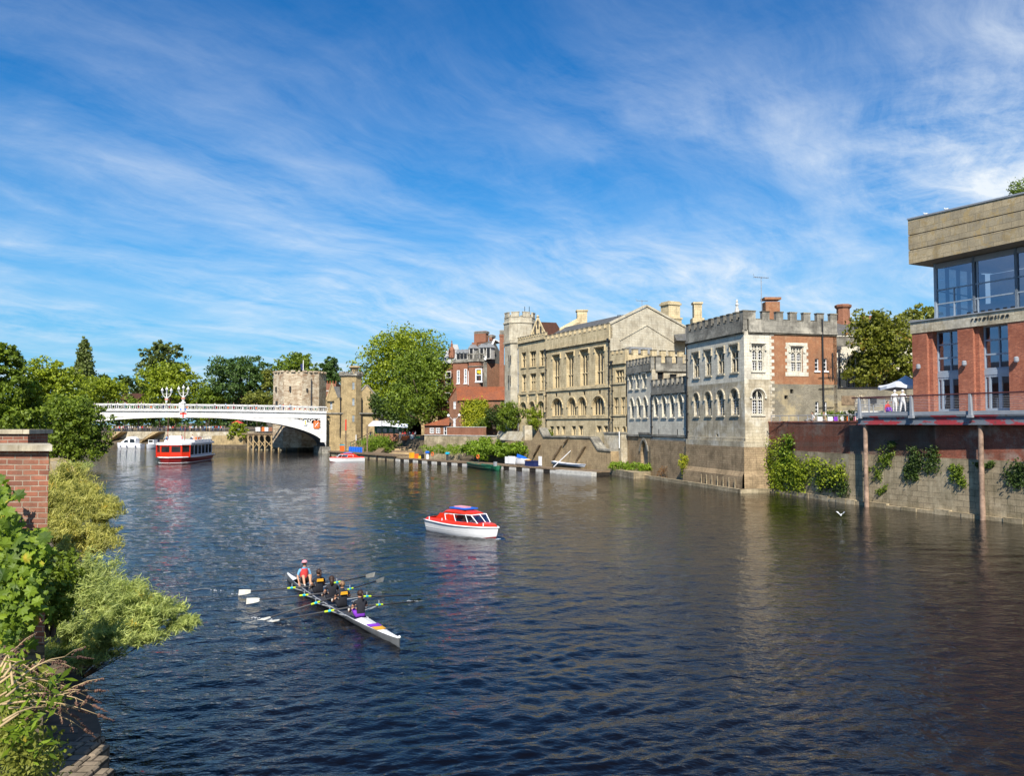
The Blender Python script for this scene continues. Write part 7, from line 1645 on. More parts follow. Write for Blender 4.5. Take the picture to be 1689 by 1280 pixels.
# ================================================================ rowing four
A0, A1 = G(474, 950, .15), G(659, 1060, .15)                        # stern tip, bow tip
AX = (A1-A0); LB_ = AX.length; AX.normalize(); AS = Vector((-AX.y, AX.x, 0))
if AS.x < 0: AS = -AS                                               # AS points to the side seen on the right of the photo
ctr = (A0+A1)/2; rzq = math.atan2(AX.y, AX.x)
def along(px, py, z=.15): return (G(px, py, z)-A0).dot(AX)
def build_shell():
    t_ = thing('rowing_shell', 'long narrow white and grey rowing shell with four rowers and a cox', 'boat', (ctr.x, ctr.y, 0), rzq); L = LB_
    def w(t): return .29*max(0, math.sin(math.pi*min(max(t, 0), 1)))**.72+.012
    N = 32; rows = []
    for k in range(N+1): t = k/N; x = -L/2+L*t; ww = w(t); zs = .16+.09*abs(2*t-1)**3; rows.append([(x, -ww, zs), (x, -ww*.95, .05), (x, -ww*.45, -.10), (x, ww*.45, -.10), (x, ww*.95, .05), (x, ww, zs)])
    mb = MB(); mb.ring(rows, 0, cap=False, closed=False); lpart(mb, 'hull', M['shell_grey'], t_, True)
    ts, tb = .115, .735                                              # cockpit ends
    for nm_, a, b in (('stern_deck', 0, ts), ('bow_deck', tb, 1)):
        mb = MB(); n = 10
        for k in range(n):
            t0, t1 = a+(b-a)*k/n, a+(b-a)*(k+1)/n; q = []
            for t in (t0, t1): q.append((-L/2+L*t, w(t)*1.03, .165+.09*abs(2*t-1)**3))
            mb.poly([(q[0][0], -q[0][1], q[0][2]), (q[1][0], -q[1][1], q[1][2]), (q[1][0], 0, q[1][2]+.05), (q[0][0], 0, q[0][2]+.05)]); mb.poly([(q[0][0], 0, q[0][2]+.05), (q[1][0], 0, q[1][2]+.05), (q[1][0], q[1][1], q[1][2]), (q[0][0], q[0][1], q[0][2])])
        dk = lpart(mb, nm_, M['gloss_white'], t_)
        if nm_ == 'bow_deck':
            for dx, cl in ((0, 'cloth_purple'), (.42, 'amber')):
                x0 = -L/2+L*.815+dx; m_ = MB(); zc_ = .258
                for q in (-1, 1): m_.poly([(x0, q*.2*(1-.25*dx), zc_-.03), (x0+.38, q*.19*(1-.25*dx), zc_-.03), (x0+.62, 0, zc_+.022), (x0+.24, 0, zc_+.022)])
                o = m_.build('chevron', M[cl]); o.parent = dk
            m_ = MB(); blob(m_, (L/2-.02, 0, .30), (.045, .045, .045), 8, 6); o = m_.build('bow_ball', M['gloss_white']); o.parent = dk
    mb = MB(); a, b = ts, tb; n = 18
    for k in range(n):
        t0, t1 = a+(b-a)*k/n, a+(b-a)*(k+1)/n; x0, x1 = -L/2+L*t0, -L/2+L*t1
        mb.poly([(x0, -w(t0)*.9, .03), (x1, -w(t1)*.9, .03), (x1, w(t1)*.9, .03), (x0, w(t0)*.9, .03)])
    lpart(mb, 'cockpit_floor', M['dkgrey'], t_)
    mb = MB()
    for q in (-1, 1): mb.tube([(-L/2+L*t, q*w(t)*1.0, .175) for t in np.linspace(ts, tb, 16)], .022, 5)
    lpart(mb, 'gunwale', M['grey'], t_, True)
    return t_
M['shell_grey'] = plain('shell_grey_composite', (.20, .21, .22), .3, var=.2); M['amber'] = plain('amber_yellow', (.85, .42, .02), .5)
shell = build_shell()
# gates (z .33) and blades
OARS = [  # gate px, blade px, blade height, facing of the blade, description
 ((481.6, 970), (403, 976.5), .18, 'flat', 'stroke', 'L'), ((502, 982), (416.5, 990.5), .18, 'flat', 'second', 'L'), ((520.6, 995), (434, 1022), .03, 'edge', 'third', 'L'), ((544, 1008), (449, 1025), .03, 'edge', 'bow', 'L'),
 ((555.5, 961), (611, 949), .42, 'up', 'stroke', 'R'), ((577, 972), (627, 957), .42, 'up', 'second', 'R'), ((605, 984), (687, 982), .12, 'edge', 'third', 'R'), ((625, 998), (692, 992), .14, 'edge', 'bow', 'R')]
RX = {}
side_desc = {('stroke', 'L'): 'leftmost white blade, held by the rower nearest the cox', ('second', 'L'): 'second white blade on the left, just below the leftmost one', ('third', 'L'): 'upper of the two blades slicing the water at lower left', ('bow', 'L'): 'lower of the two blades slicing the water at lower left',
 ('stroke', 'R'): 'farthest raised white blade on the right of the shell', ('second', 'R'): 'nearer raised white blade on the right of the shell', ('third', 'R'): 'upper of the two flat blades at far right of the shell', ('bow', 'R'): 'lower of the two flat blades at far right of the shell'}
M['blade_white'] = plain('worn_blade_white', (.66, .64, .56), .5, var=.25, scale=8)
def build_oar(gp, bp, zb_, face, who, side):
    g_ = G(*gp, .36); b_ = G(*bp, zb_); d = (b_-g_).normalized(); hnd = g_-d*.84; col = g_
    t_ = thing('oar', 'dark oar with the '+side_desc[(who, side)], 'oar', g_, 0, 'sculling oars of the rowing shell'); L_ = (b_-g_).length
    rel = lambda p: p-g_
    mb = MB(); mb.tube([rel(hnd), (0, 0, 0), rel(b_)-d*.25], [.026, .030, .024], 8); lpart(mb, 'shaft', M['dkgrey'], t_, True)
    mb = MB(); mb.cyl(rel(hnd), rel(hnd+d*.13), .021, .021, 8); lpart(mb, 'grip', M['amber'], t_)
    for a, b, m_, r_ in ((-.15, -.05, 'lime', .034), (-.05, .05, 'cyan', .042), (.05, .17, 'lime', .034)):
        mb = MB(); mb.cyl(d*a, d*b, r_, r_, 10); lpart(mb, 'collar', M[m_], t_)
    up_ = Vector((0, 0, 1)); fl = d.cross(up_).normalized()
    wv = {'flat': (fl*.55+up_*.60), 'up': (up_*.93+fl*.3), 'edge': (fl*.95+up_*.15)}[face].normalized()
    if face == 'flat': wv = (up_*.75+fl*.2).normalized()
    nn = d.cross(wv).normalized(); mb = MB(); e_ = rel(b_)
    prof = [(-.27, .02, .02), (-.24, .055, .07), (-.1, .08, .10), (.22, .095, .12)]
    for s_ in (1, -1):
        for (x0, u0, l0), (x1, u1, l1) in zip(prof, prof[1:]): mb.poly([e_+d*x0+wv*u0+nn*.004*s_, e_+d*x1+wv*u1+nn*.004*s_, e_+d*x1-wv*l1+nn*.004*s_, e_+d*x0-wv*l0+nn*.004*s_])
    lpart(mb, 'blade', M['blade_white'], t_)
    return hnd
M['lime'] = plain('lime_yellow', (.55, .75, .03), .4)
hands = {}
for gp, bp, zb_, face, who, side in OARS: hands[(who, side)] = build_oar(gp, bp, zb_, face, who, side)
# riggers from hull to gates
for gp, bp, zb_, face, who, side in OARS:
    g_ = G(*gp, .30); a = (g_-A0).dot(AX); sg = 1 if (g_-A0).dot(AS) > 0 else -1
    mb = MB(); loc = lambda al, sd_, z: Vector((al-LB_/2, 0, 0))+Vector((0, sd_*(1 if AS.dot(Vector((-AX.y, AX.x, 0))) > 0 else -1), z))
    tip = loc(a, (g_-A0).dot(AS), .30)
    for off in (-.45, .45): mb.tube([loc(a+off, sg*.26, .17), tip], .016, 5)
    mb.tube([loc(a, sg*.26, .10), tip], .012, 5); mb.cyl(tip, tip+Vector((0, 0, .16)), .018, .018, 6); lpart(mb, 'rigger', M['grey'], shell)
# people in the shell: rowers face the stern (towards the cox), the cox faces the bow
pl = {'stroke': (529, 975), 'second': (548, 987), 'third': (568, 1001), 'bow': (594, 1016)}
yaw_st = math.atan2(-AX.y, -AX.x)-math.pi/2; yaw_bw = math.atan2(AX.y, AX.x)-math.pi/2
def rower(who, label, hair, hm, lookv, bulk, legs, seat_al, back=True):
    a = seat_al; o = A0+AX*a; o.z = .16
    J = seated(.05, 'oar', False, lookv); inv = Matrix.Rotation(-yaw_st, 3, 'Z')
    for s, sd_ in (('l', 'L'), ('r', 'R')):
        pass
    for sd_ in ('L', 'R'):
        hw = inv @ (hands[(who, sd_)]+Vector((0, 0, 0))-o); s = 'r' if hw.x > 0 else 'l'
        # keep the arm's reach human
        sh = J['sh_'+s]; tgt = hw.copy(); tgt.y = max(tgt.y, .30); v = tgt-sh
        if v.length > .62: tgt = sh+v.normalized()*.62
        J['ha_'+s] = tgt-(tgt-sh).normalized()*.09; q = 1 if s == 'r' else -1
        J['el_'+s] = (sh+J['ha_'+s])/2+V3((q*.11, -.02, -.10))
    me = figure_mesh('seated_rower_body', J, sleeve=.28, bulk=bulk, legwear=.3)
    t_ = person('person', label, me, ('skin', 'cloth_black', legs, 'dirty_white'), o, yaw_st, 'rowers in black tops', hair_mesh(J, hair), hm)
    c_ = Vector(J['chest'])
    if back:
        mb = MB()
        for k, (zz_, ww) in enumerate(((.055, .24), (-.0, .26))): mb.obox((c_.x-ww/2, c_.y-.142, c_.z+zz_-.02), (ww, 0, 0), (0, -.012, 0), (0, 0, .045))
        lpart(mb, 'yellow_back_print', M['amber'], t_)
    return t_
sa = {k: ((hands[(k, 'L')]+hands[(k, 'R')])/2-A0).dot(AX)+.44 for k in pl}     # seats a forearm behind the oar handles
rower('stroke', 'rower nearest the cox, dark ponytail, black top with yellow print on the back', 'pony', 'hair_brown', (-.2, 1, 0), 1.12, 'cloth_black', sa['stroke'])
rower('second', 'rower with loose dark hair and plain black top, second from the cox', 'long', 'hair_brown', (.25, 1, 0), 1.0, 'cloth_black', sa['second'], False)
rower('third', 'fair-haired rower in a black top with yellow print, third from the cox', 'bun', 'hair_fair', (.7, .7, 0), 1.0, 'cloth_black', sa['third'])
rower('bow', 'rower nearest the bow, brown ponytail, plain black T-shirt and purple shorts', 'pony', 'hair_brown', (-.2, 1, 0), 1.0, 'cloth_purple', sa['bow'], False)
Jc = seated(.02, 'down', True, (.5, 1, 0)); mc = figure_mesh('cox_body', Jc, sleeve=.42, bulk=1.1, legwear=.3)
oc = A0+AX*(along(507, 966)-.05); oc.z = .22
cx_ = person('person', 'cox in pink cap, light blue T-shirt and red life vest facing the rowers', mc, ('skin', 'cloth_blue', 'cloth_black', 'dirty_white'), oc, yaw_bw)
mb = MB(); c_ = Vector(Jc['chest']); mb.ring([[(c_.x+a_*r1, c_.y+b_*r2, c_.z+z_) for a_, b_ in ((math.cos(k*math.pi/6), math.sin(k*math.pi/6)) for k in range(12))] for z_, r1, r2 in ((-.26, .155, .145), (0, .172, .165), (.10, .13, .14))], 0, cap=False); lpart(mb, 'life_vest', M['cloth_red'], cx_, True)
nk = Vector(Jc['neck']); lk = Vector((.5, 1, 0)).normalized(); hc = nk+V3((0, .01, .20))
mb = MB(); blob(mb, hc+V3((0, -.01, .02)), (.112, .115, .085)); mb.obox(hc+lk*.07-Vector((-lk.y, lk.x, 0))*-.09+V3((0, 0, .02)), Vector((-lk.y, lk.x, 0))*-.18, lk*.12, (0, 0, .014)); lpart(mb, 'cap', M['cloth_pink'], cx_, True)
mb = MB(); mb.obox(hc+lk*.092-Vector((-lk.y, lk.x, 0))*.075+V3((0, 0, -.035)), Vector((-lk.y, lk.x, 0))*.15, lk*.012, (0, 0, .032)); lpart(mb, 'sunglasses', M['black'], cx_)
for i, (px, py) in enumerate(((452, 1024), (436, 1021), (403, 981), (366, 975), (690, 993))):
    p = G(px, py); foam('blade_splash', ['splash at the lowest left oar blade', 'splash at the third left oar blade', 'ripples under the leftmost oar blade', 'last puddle ripple trailing the leftmost blade', 'splash at the lowest right oar blade'][i], [p, p+Vector((-.5, .12, 0))], 14, .022, 40+i)
# ================================================================ trees behind and beyond the bridge
tree('poplar', 'tall narrow poplar rising above the trees left of the bridge lamps', 117, 158, 556, 640, 262, 'f_poplar', 'column', 5000, .95, 22, 4)
tree('willow_tree', 'pale green feathery tree left of the poplar', 28, 135, 594, 700, 150, 'f_bright', 'dome', 9000, .55, 16, 1)
tree('yew', 'dark conical evergreen at the left edge of the picture', -60, 66, 562, 745, 92, 'f_mid', 'cone', 15000, .42, 22, 1, depthf=1)
tree('laburnum', 'yellow green tree lit up beside the dark conical evergreen', 20, 72, 628, 720, 96, 'f_bright', 'dome', 6000, .36, 12, 1)
tree('willow_tree', 'leafy willow overhanging the water in front of the left end of the bridge', 60, 166, 652, 768, 118, 'f_mid', 'round', 15000, .42, 24, .8, clumps=24, depthf=.8)
tree('tree', 'low rounded light green tree just below the poplar', 126, 206, 621, 668, 245, 'f_bright', 'dome', 4500, .7, 14, 4)
tree('tree', 'small dark distant tree peeping right of the poplar', 158, 190, 617, 650, 320, 'f_ivy', 'dome', 1500, .9, 8, 4)
tree('tree', 'small dark distant tree above the brown roof', 191, 224, 620, 652, 320, 'f_ivy', 'dome', 1500, .9, 8, 4)
tree('tree', 'dark hazy tree between the brown roof and the tall split tree', 218, 242, 624, 660, 330, 'f_ivy', 'dome', 1300, .9, 8, 4)
tree('tree', 'tall grey green tree with a ragged top behind the bridge lamps', 230, 300, 560, 640, 285, 'f_poplar', 'dome', 5200, 1.0, 13, 4, spread=.15)
tree('tree', 'broad olive green tree spreading under the tall ragged one', 226, 330, 598, 668, 262, 'f_bright', 'dome', 8500, .75, 20, 4, depthf=.6)
tree('tree', 'low green tree right of the bridge lamps', 322, 368, 640, 668, 255, 'f_mid', 'dome', 2500, .7, 10, 4)
tree('conifer', 'tiny pointed conifer on the skyline right of the lamps', 340, 350, 633, 650, 330, 'f_dark', 'cone', 500, .7, 6, 4)
tree('tree', 'large blue green tree between the lamps and the rubble tower', 352, 446, 587, 668, 258, 'f_dark', 'round', 9500, .8, 22, 4)
tree('tree', 'yellowing tree squeezed against the left side of the rubble tower', 428, 454, 608, 650, 240, 'f_olive', 'dome', 2000, .6, 9, 4)
tree('weeping_tree', 'low weeping pale green tree left of the rubble tower above the railing', 398, 452, 646, 670, 215, 'f_olive', 'dome', 3800, .45, 12, 4)
tree('tree', 'broad dark tree behind the left half of the rubble tower', 448, 524, 582, 640, 235, 'f_mid', 'dome', 5500, .7, 14, 4)
tree('tree', 'dark tree behind the right half of the rubble tower', 516, 566, 590, 645, 228, 'f_dark', 'dome', 4500, .65, 12, 4)
tree('plane_tree', 'huge sunlit green tree behind the stone gatehouse', 588, 736, 541, 695, 200, 'f_bright', 'round', 22000, .62, 30, 3.5, clumps=26, depthf=.7)
tree('plane_tree', 'darker leaning tree with a bare trunk in front of the huge sunlit tree', 640, 757, 572, 700, 164, 'f_mid', 'round', 14000, .48, 20, 2.0, trunk_px=710, trunk_r=.45)
tree('chestnut_tree', 'rounded chestnut tree with rust tipped leaves left of the bar', 1396, 1520, 512, 660, 90, 'f_chestnut', 'dome', 15000, .34, 24, 6.5, clumps=24, depthf=.8)
tree('tree', 'green tree peeping out just left of the bar glass corner', 1488, 1550, 497, 600, 104, 'f_olive', 'dome', 5000, .4, 12, 6.5)
# distant wood behind everything
g = np.random.default_rng(5); L = []
for px in range(-260, 1120, 26):
    Y = 350+g.random()*40; zt = zz(645-g.random()*10-(8 if px > 500 else 0), Y); x = P(px, 660, Y).x; L.append(((x, Y, zt*.5), (9+4*g.random(), 8, zt*.55)))
pts, nr = crown_points(L, 26000, g, 20, .22, .2)
o = leaf_mesh('far_wood', pts, nr, 1.7, .7, M['f_dark'], None, seed=5); tag(o, 'distant mass of dark trees closing the view behind the bridge', 'woodland', kind='stuff')
L = []
for px in range(150, 470, 20):
    Y = 262+g.random()*10; x = P(px, 700, Y).x; L.append(((x, Y, esp+5.6+g.random()*1.5), (5.2, 4, 3.6+g.random())))
pts, nr = crown_points(L, 17000, g, 20, .2, .3)
o = leaf_mesh('riverside_wood', pts, nr, .75, .7, M['f_mid'], None, seed=6); tag(o, 'belt of trees shading the far riverside walk seen under the bridge arch', 'woodland', kind='stuff')
for k, px in enumerate((196, 228, 289, 340, 384)):
    Y = 258; p = P(px, 700, Y); t_ = thing('tree', 'thin trunked tree on the far riverside walk, '+['leftmost', 'second', 'third, behind the sightseeing boat', 'fourth', 'rightmost'][k]+' of the row', 'tree', (p.x, Y, esp), 0, 'trees on the far riverside walk')
    mb = MB(); mb.tube([(0, 0, -.3), (.1, 0, 2.5), (.0, 0, 6)], [.3, .25, .12], 7); lpart(mb, 'trunk', M['bark'], t_, True)
    pts, nr = crown_points([((0, 0, 5.6), (2.6, 2.2, 2.2)), ((1.2, .4, 4.8), (1.5, 1.4, 1.2))], 1300, g, 14, .2); leaf_mesh('crown', pts, nr, .6, .65, M['f_bright' if k in (2, 3) else 'f_mid'], t_)
# timber piled landing under the bridge
t_ = thing('timber_staging', 'timber pile staging with cross braces and arches under the right side of the bridge', 'jetty', (G(450, 746).x, G(450, 746).y, 0)); z8 = zoomer(400, 640, 10.67)
f = F(P(402, 745, 205), P(512, 745, 199)); za_ = f.px(*z8(300, 820))[1]
xs = [100, 190, 292, 395, 512, 640, 770, 980]
for x in xs:
    s = f.px(*z8(x, 1000))[0]; mb = MB(); mb.cyl(f.pt(s, -1, 0), f.pt(s, za_, 0), .22, .2, 8); mb.build('pile', M['pale_timber'], t_)
for a, b in zip(xs, xs[1:]):
    s0, s1 = f.px(*z8(a, 1000))[0], f.px(*z8(b, 1000))[0]
    mb = MB(); arc_band(mb, f, arch_pts(s0+.2, s1-.2, za_-1.2, za_-.2, 8), .3, -.15, .15); mb.build('arch_brace', M['timber'], t_)
    mb = MB(); mb.cyl(f.pt(s0, .3, .1), f.pt(s1, 2.4, .1), .1, .1, 6); mb.cyl(f.pt(s0, 2.6, .15), f.pt(s1, 1.0, .15), .1, .1, 6); mb.build('cross_brace', M['pale_timber'], t_)
mb = MB(); mb.wbox(f, -.5, f.L+2, za_, za_+.35, -4, .3); mb.build('deck', M['timber'], t_)
mb = MB(); mb.wbox(f, -.5, f.L+2, -1, za_-.1, -4.2, -3.6); mb.build('back_wall', M['rubble'], t_)
for x, c_ in ((250, 'gloss_white'), (350, 'orange'), (400, 'canvas'), (470, 'brick_house')):
    q = f.px(*z8(x, 780)); t2 = thing('notice_board', {250: 'pale lilac notice board', 350: 'orange brown notice panel', 400: 'grey notice panel with dark figure stripes', 470: 'red brown panel'}[x]+' on the timber staging under the bridge', 'board', f.pt(q[0], za_+.36, -.5))
    mb = MB(); mb.box((0, 0, .95), (1.15 if x == 250 else .9, .12, 1.0)); lpart(mb, 'board', M[c_], t2); mb = MB(); mb.cyl((-.3, 0, 0), (-.3, 0, .5), .05, .05, 5); lpart(mb, 'leg', M['timber'], t2)
tree('willow_tree', 'green bush hanging over the water left of the timber staging', 378, 412, 697, 728, 222, 'f_bright', 'dome', 2600, .45, 10, 1)
# walls and steps of the far bank
t_ = thing('embankment_wall', 'sandy stone embankment wall with a sloping ramp on the far bank', 'wall', (G(300, 738).x, G(300, 738).y+6, .9))
f = F(G(172, 737).xy+Vector((0, 7)), G(405, 740).xy+Vector((0, 7))); mb = MB(); mb.wbox(f, 0, f.L, 0, esp+.02, -.8, 0); mb.build('wall', M['cream_stone'], t_)
for px0, px1 in ((262, 236), (200, 184)):
    a, b = f.px(px0, 720)[0], f.px(px1, 735)[0]; mb = MB(); mb.fprism(f, [(a, esp), (a-2.4 if a < b else a+2.4, esp), (b, .8), (b+1, .8)], .003, 2.5); mb.build('ramp', M['pale_timber'], t_)
mb = MB(); a = f.px(368, 720)[0]; mb.wbox(f, a, f.L, .5, esp-1, .003, 4.5); mb.build('steps', M['gate_stone'], t_)
c = P(357, 706, 238); t_ = thing('market_stall', 'small stall with a crimson canopy on the far riverside walk', 'stall', (P(373, 706, 240).x, 250, esp)); mb = MB(); mb.ring([[(-1.6, -1, 2.5), (1.6, -1, 2.5), (1.6, 1, 2.5), (-1.6, 1, 2.5)], [(-.1, -.1, 3.3), (.1, -.1, 3.3), (.1, .1, 3.3), (-.1, .1, 3.3)]]); lpart(mb, 'canopy', M['cloth_red'], t_)
for x in (-1.4, 1.4): mb = MB(); mb.cyl((x, -.8, 0), (x, -.8, 2.6), .05, .05, 5); lpart(mb, 'leg', M['grey'], t_)
mb = MB(); mb.box((0, 0, .5), (2.6, .8, 1)); lpart(mb, 'counter', M['cloth_grey'], t_)

# ---------------------------------------------------------------- ivy and bushes on the right bank
def sheet_leaves(name, label, frame, boxes, n, size, mat, cat='ivy', d=.12, asp=.8, thick=.18):
    """leaves hugging a wall; boxes are pixel rectangles on it"""
    TSEED[0] += 1; g = np.random.default_rng(TSEED[0]); rs = []
    for x0, x1, y0, y1 in boxes:
        a, c_ = frame.px(x0, y1); b, d_ = frame.px(x1, y0); rs.append((min(a, b), max(a, b), c_, d_))
    ar = np.array([(r[1]-r[0])*(r[3]-r[2]) for r in rs]); k = g.choice(len(rs), n, p=ar/ar.sum())
    # clumped positions inside each box, with an uneven edge
    cn = [(r[0]+(r[1]-r[0])*g.random(max(6, int(n/40))), r[2]+(r[3]-r[2])*g.random(max(6, int(n/40)))) for r in rs]
    pts = []
    for q in k: cs = cn[q]; i = g.integers(len(cs[0])); sp = .10*min(rs[q][1]-rs[q][0], rs[q][3]-rs[q][2])+size*.35; pts.append((cs[0][i]+g.normal()*sp, cs[1][i]+g.normal()*sp, d+abs(g.normal())*thick))
    W_ = np.array([tuple(frame.pt(*p)) for p in pts]); r0 = rs[0]; o0 = frame.pt((r0[0]+r0[1])/2, r0[2], d)
    root = thing(name, label, cat, o0); nr = np.tile(np.array([frame.n.x, frame.n.y, .35]), (n, 1))
    leaf_mesh('foliage', W_-np.array(o0), nr, size, asp, M[mat], root, seed=TSEED[0])
    mb = MB(); gg = random.Random(TSEED[0])
    for r in rs:
        for _ in range(3):
            s = gg.uniform(r[0], r[1]); pth = [frame.pt(s+gg.uniform(-.2, .2)*i, r[2]+(r[3]-r[2])*i/5, d*.6)-o0 for i in range(6)]; mb.tube(pth, .02, 4)
    lpart(mb, 'stem', M['bark'], root); return root
fq0, fq1, fq2 = F(W0, W1), F(W1, W2), F(W2, W3)
sheet_leaves('climbing_ivy', 'bright green pointed spire of ivy climbing the brick wall beside the corner hall', fq0, [(1294, 1310, 722, 790), (1284, 1318, 762, 795)], 2600, .20, 'f_vine')
sheet_leaves('hanging_ivy', 'mass of light green ivy trailing sideways along the stone below the brick', fq0, [(1286, 1330, 768, 812), (1310, 1400, 764, 790), (1268, 1290, 730, 800)], 5000, .17, 'f_bright', thick=.28)
sheet_leaves('wall_shrub', 'dark green clump on the stone wall just left of the first terrace column', fq0, [(1352, 1402, 778, 806)], 1300, .17, 'f_ivy')
for lab, bx, n, mt in (('ivy tuft beside the first terrace column, on the light patched brick', [(1453, 1474, 742, 772)], 700, 'f_mid'), ('small dark ivy tuft hanging from the top of the whitened brick patch', [(1466, 1480, 726, 738)], 260, 'f_ivy'),
    ('large dark buddleia bush on the wall midway between the terrace columns', [(1502, 1548, 742, 772), (1495, 1516, 768, 790)], 2600, 'f_ivy'), ('green fern tuft left of the second terrace column', [(1573, 1592, 768, 800)], 900, 'f_mid'),
    ('low ivy tuft near the foot of the first terrace column', [(1432, 1458, 772, 790)], 500, 'f_mid'), ('tiny tuft low on the stone between the columns', [(1450, 1464, 802, 814)], 240, 'f_mid'), ('ivy patch at the right edge of the picture on the stone wall', [(1662, 1700, 762, 800)], 1300, 'f_ivy'), ('thin ivy line along the top of the stones at the second terrace column', [(1590, 1640, 762, 770)], 350, 'f_ivy')):
    sheet_leaves('wall_plant', lab, fq1, bx, int(n*.75), .13, mt, 'plant', thick=.12)
c = P(1127, 772, 92); bush('yellowing_bush', 'narrow yellow and green bush at the foot of the corner hall beside the river', (19.2, 91, 1.9), (.75, .7, 1.9), 'f_yellow', 2600, .16)
c = P(1100, 775, 97); bush('russet_weed', 'rusty brown dry weeds on the ledge left of the yellowing bush', (c.x, 97, 1.0), (1.3, .7, .8), 'f_russet', 900, .13)
# green grassy ledge by the water door
t_ = thing('mooring_ledge', 'low stone ledge projecting into the river in front of the water door', 'ledge', (14, 103, 0)); q = [G(1008, 787), G(1074, 800), G(1080, 792), P(1075, 780, 101), P(1008, 768, 108)]; mb = MB(); mb.prism([G(1009, 783), G(1045, 790), G(1074, 788), (17.2, 102.2, 0), (15.0, 109, 0)], -1, .75); mb.build('block', M['quay_stone'], t_)
gl = []; g = np.random.default_rng(77)
for px in range(1016, 1074, 7): p = P(px, 772+(px-1016)*.13, 106-(px-1016)*.09); gl.append(((p.x, p.y, 1.0+.2*g.random()), (.8, .6, .55)))
pts, nr = crown_points(gl, 3600, g, 14, .25); tag(leaf_mesh('ledge_grass', pts, nr, .3, .3, M['f_grass'], None, up=(0, 0, 1), seed=8), 'bright green grass on the ledge by the pointed water door', 'grass', kind='stuff')
# riverside garden greenery
def mass(name, label, spec, n, size, mat, asp=.6, up=None, cat='shrubs', seed=1):
    g = np.random.default_rng(seed); L = [(tuple(P(px, py, Y)), r) for px, py, Y, r in spec]; pts, nr = crown_points(L, n, g, 16, .22); return tag(leaf_mesh(name, pts, nr, size, asp, M[mat], None, up=up, seed=seed), label, cat, kind='stuff')
mass('bank_weeds', 'bright green weeds covering the river bank in front of the terrace wall', [(px, 742+abs(px-830)*.02+((px*7) % 9)-4, 139-(px-780)*.10, (1.7, 1.4, 1.1)) for px in range(778, 882, 8)]+[(px, 730+(px % 5), 143, (1.5, 1.3, 1.2)) for px in range(800, 830, 9)], 11000, .42, 'f_grass', .5, None, 'weeds', 2)
mass('bank_grass', 'short grass tufts scattered over the earth bank behind the landing stage', [(px, 744+(px*13 % 9)-5, 145-(px-700)*.06, (1.1, .9, .45)) for px in range(700, 800, 6)]+[(px, 738, 149-(px-700)*.07, (.9, .8, .5)) for px in range(705, 790, 17)], 5200, .3, 'f_grass', .3, (0, 0, 1), 'grass', 3)
mass('mound_grass', 'bright green grassy mound between the blue barrels and the wooden steps', [(px, 738-(8-abs(px-622)*.3), 170, (2.0, 2.4, 1.5)) for px in range(604, 642, 6)], 6000, .35, 'f_grass', .35, (0, 0, 1), 'grass', 4)
bush('garden_bush', 'large dark green bush in front of the guildhall stair tower', P(853, 686, 139), (3.2, 2.2, 3.3), 'f_mid', 7000, .30)
bush('garden_bush', 'lighter leafy bush against the left bay of the guildhall', P(888, 686, 133), (2.0, 1.5, 3.1), 'f_bright', 4500, .26)
bush('garden_bush', 'small bright green bush at the foot of the guildhall wall', P(904, 715, 128), (.9, .8, .9), 'f_vine', 900, .2)
fl_ = F(P(758.5, 690, 150), P(831, 690, 147)); sheet_leaves('golden_creeper', 'yellow green creeper covering the long wall of the cottage', fl_, [(766, 806, 664, 698), (770, 800, 672, 702)], 5000, .32, 'f_yellow', 'creeper', thick=.4)
bush('garden_bush', 'dark shrub at the right end of the cottage wall', P(815, 685, 145), (1.7, 1.2, 2.4), 'f_ivy', 2200, .3)
bush('garden_bush', 'grey green shrub at the foot of the golden creeper', P(800, 698, 147), (2.6, 1.0, 1.3), 'f_mid', 2200, .28)
f4 = F(P(614, 700, 188.2), P(722, 700, 185.4)); sheet_leaves('wall_ivy', 'thick dark ivy hanging over the wall above the round archway', f4, [(618, 665, 660, 684), (650, 682, 672, 702), (612, 624, 652, 672)], 6500, .42, 'f_ivy', thick=.7)
c = P(1677, 309, 62); bush('roof_plant', 'green plants growing on the flat roof above the stone parapet of the bar', (c.x+.6, 62, c.z), (1.5, 1.0, .9), 'f_mid', 2000, .16, 'plant')
t_ = thing('terrace_hedge', 'low dark green hedge behind the quay railing', 'hedge', P(1385, 688, 80)); pts, nr = crown_points([((x, 0, .1), (.7, .5, .5)) for x in (-1.6, -.8, 0, .8, 1.6)], 1600, np.random.default_rng(3), 14, .22); leaf_mesh('foliage', pts, nr, .16, .6, M['f_mid'], t_)

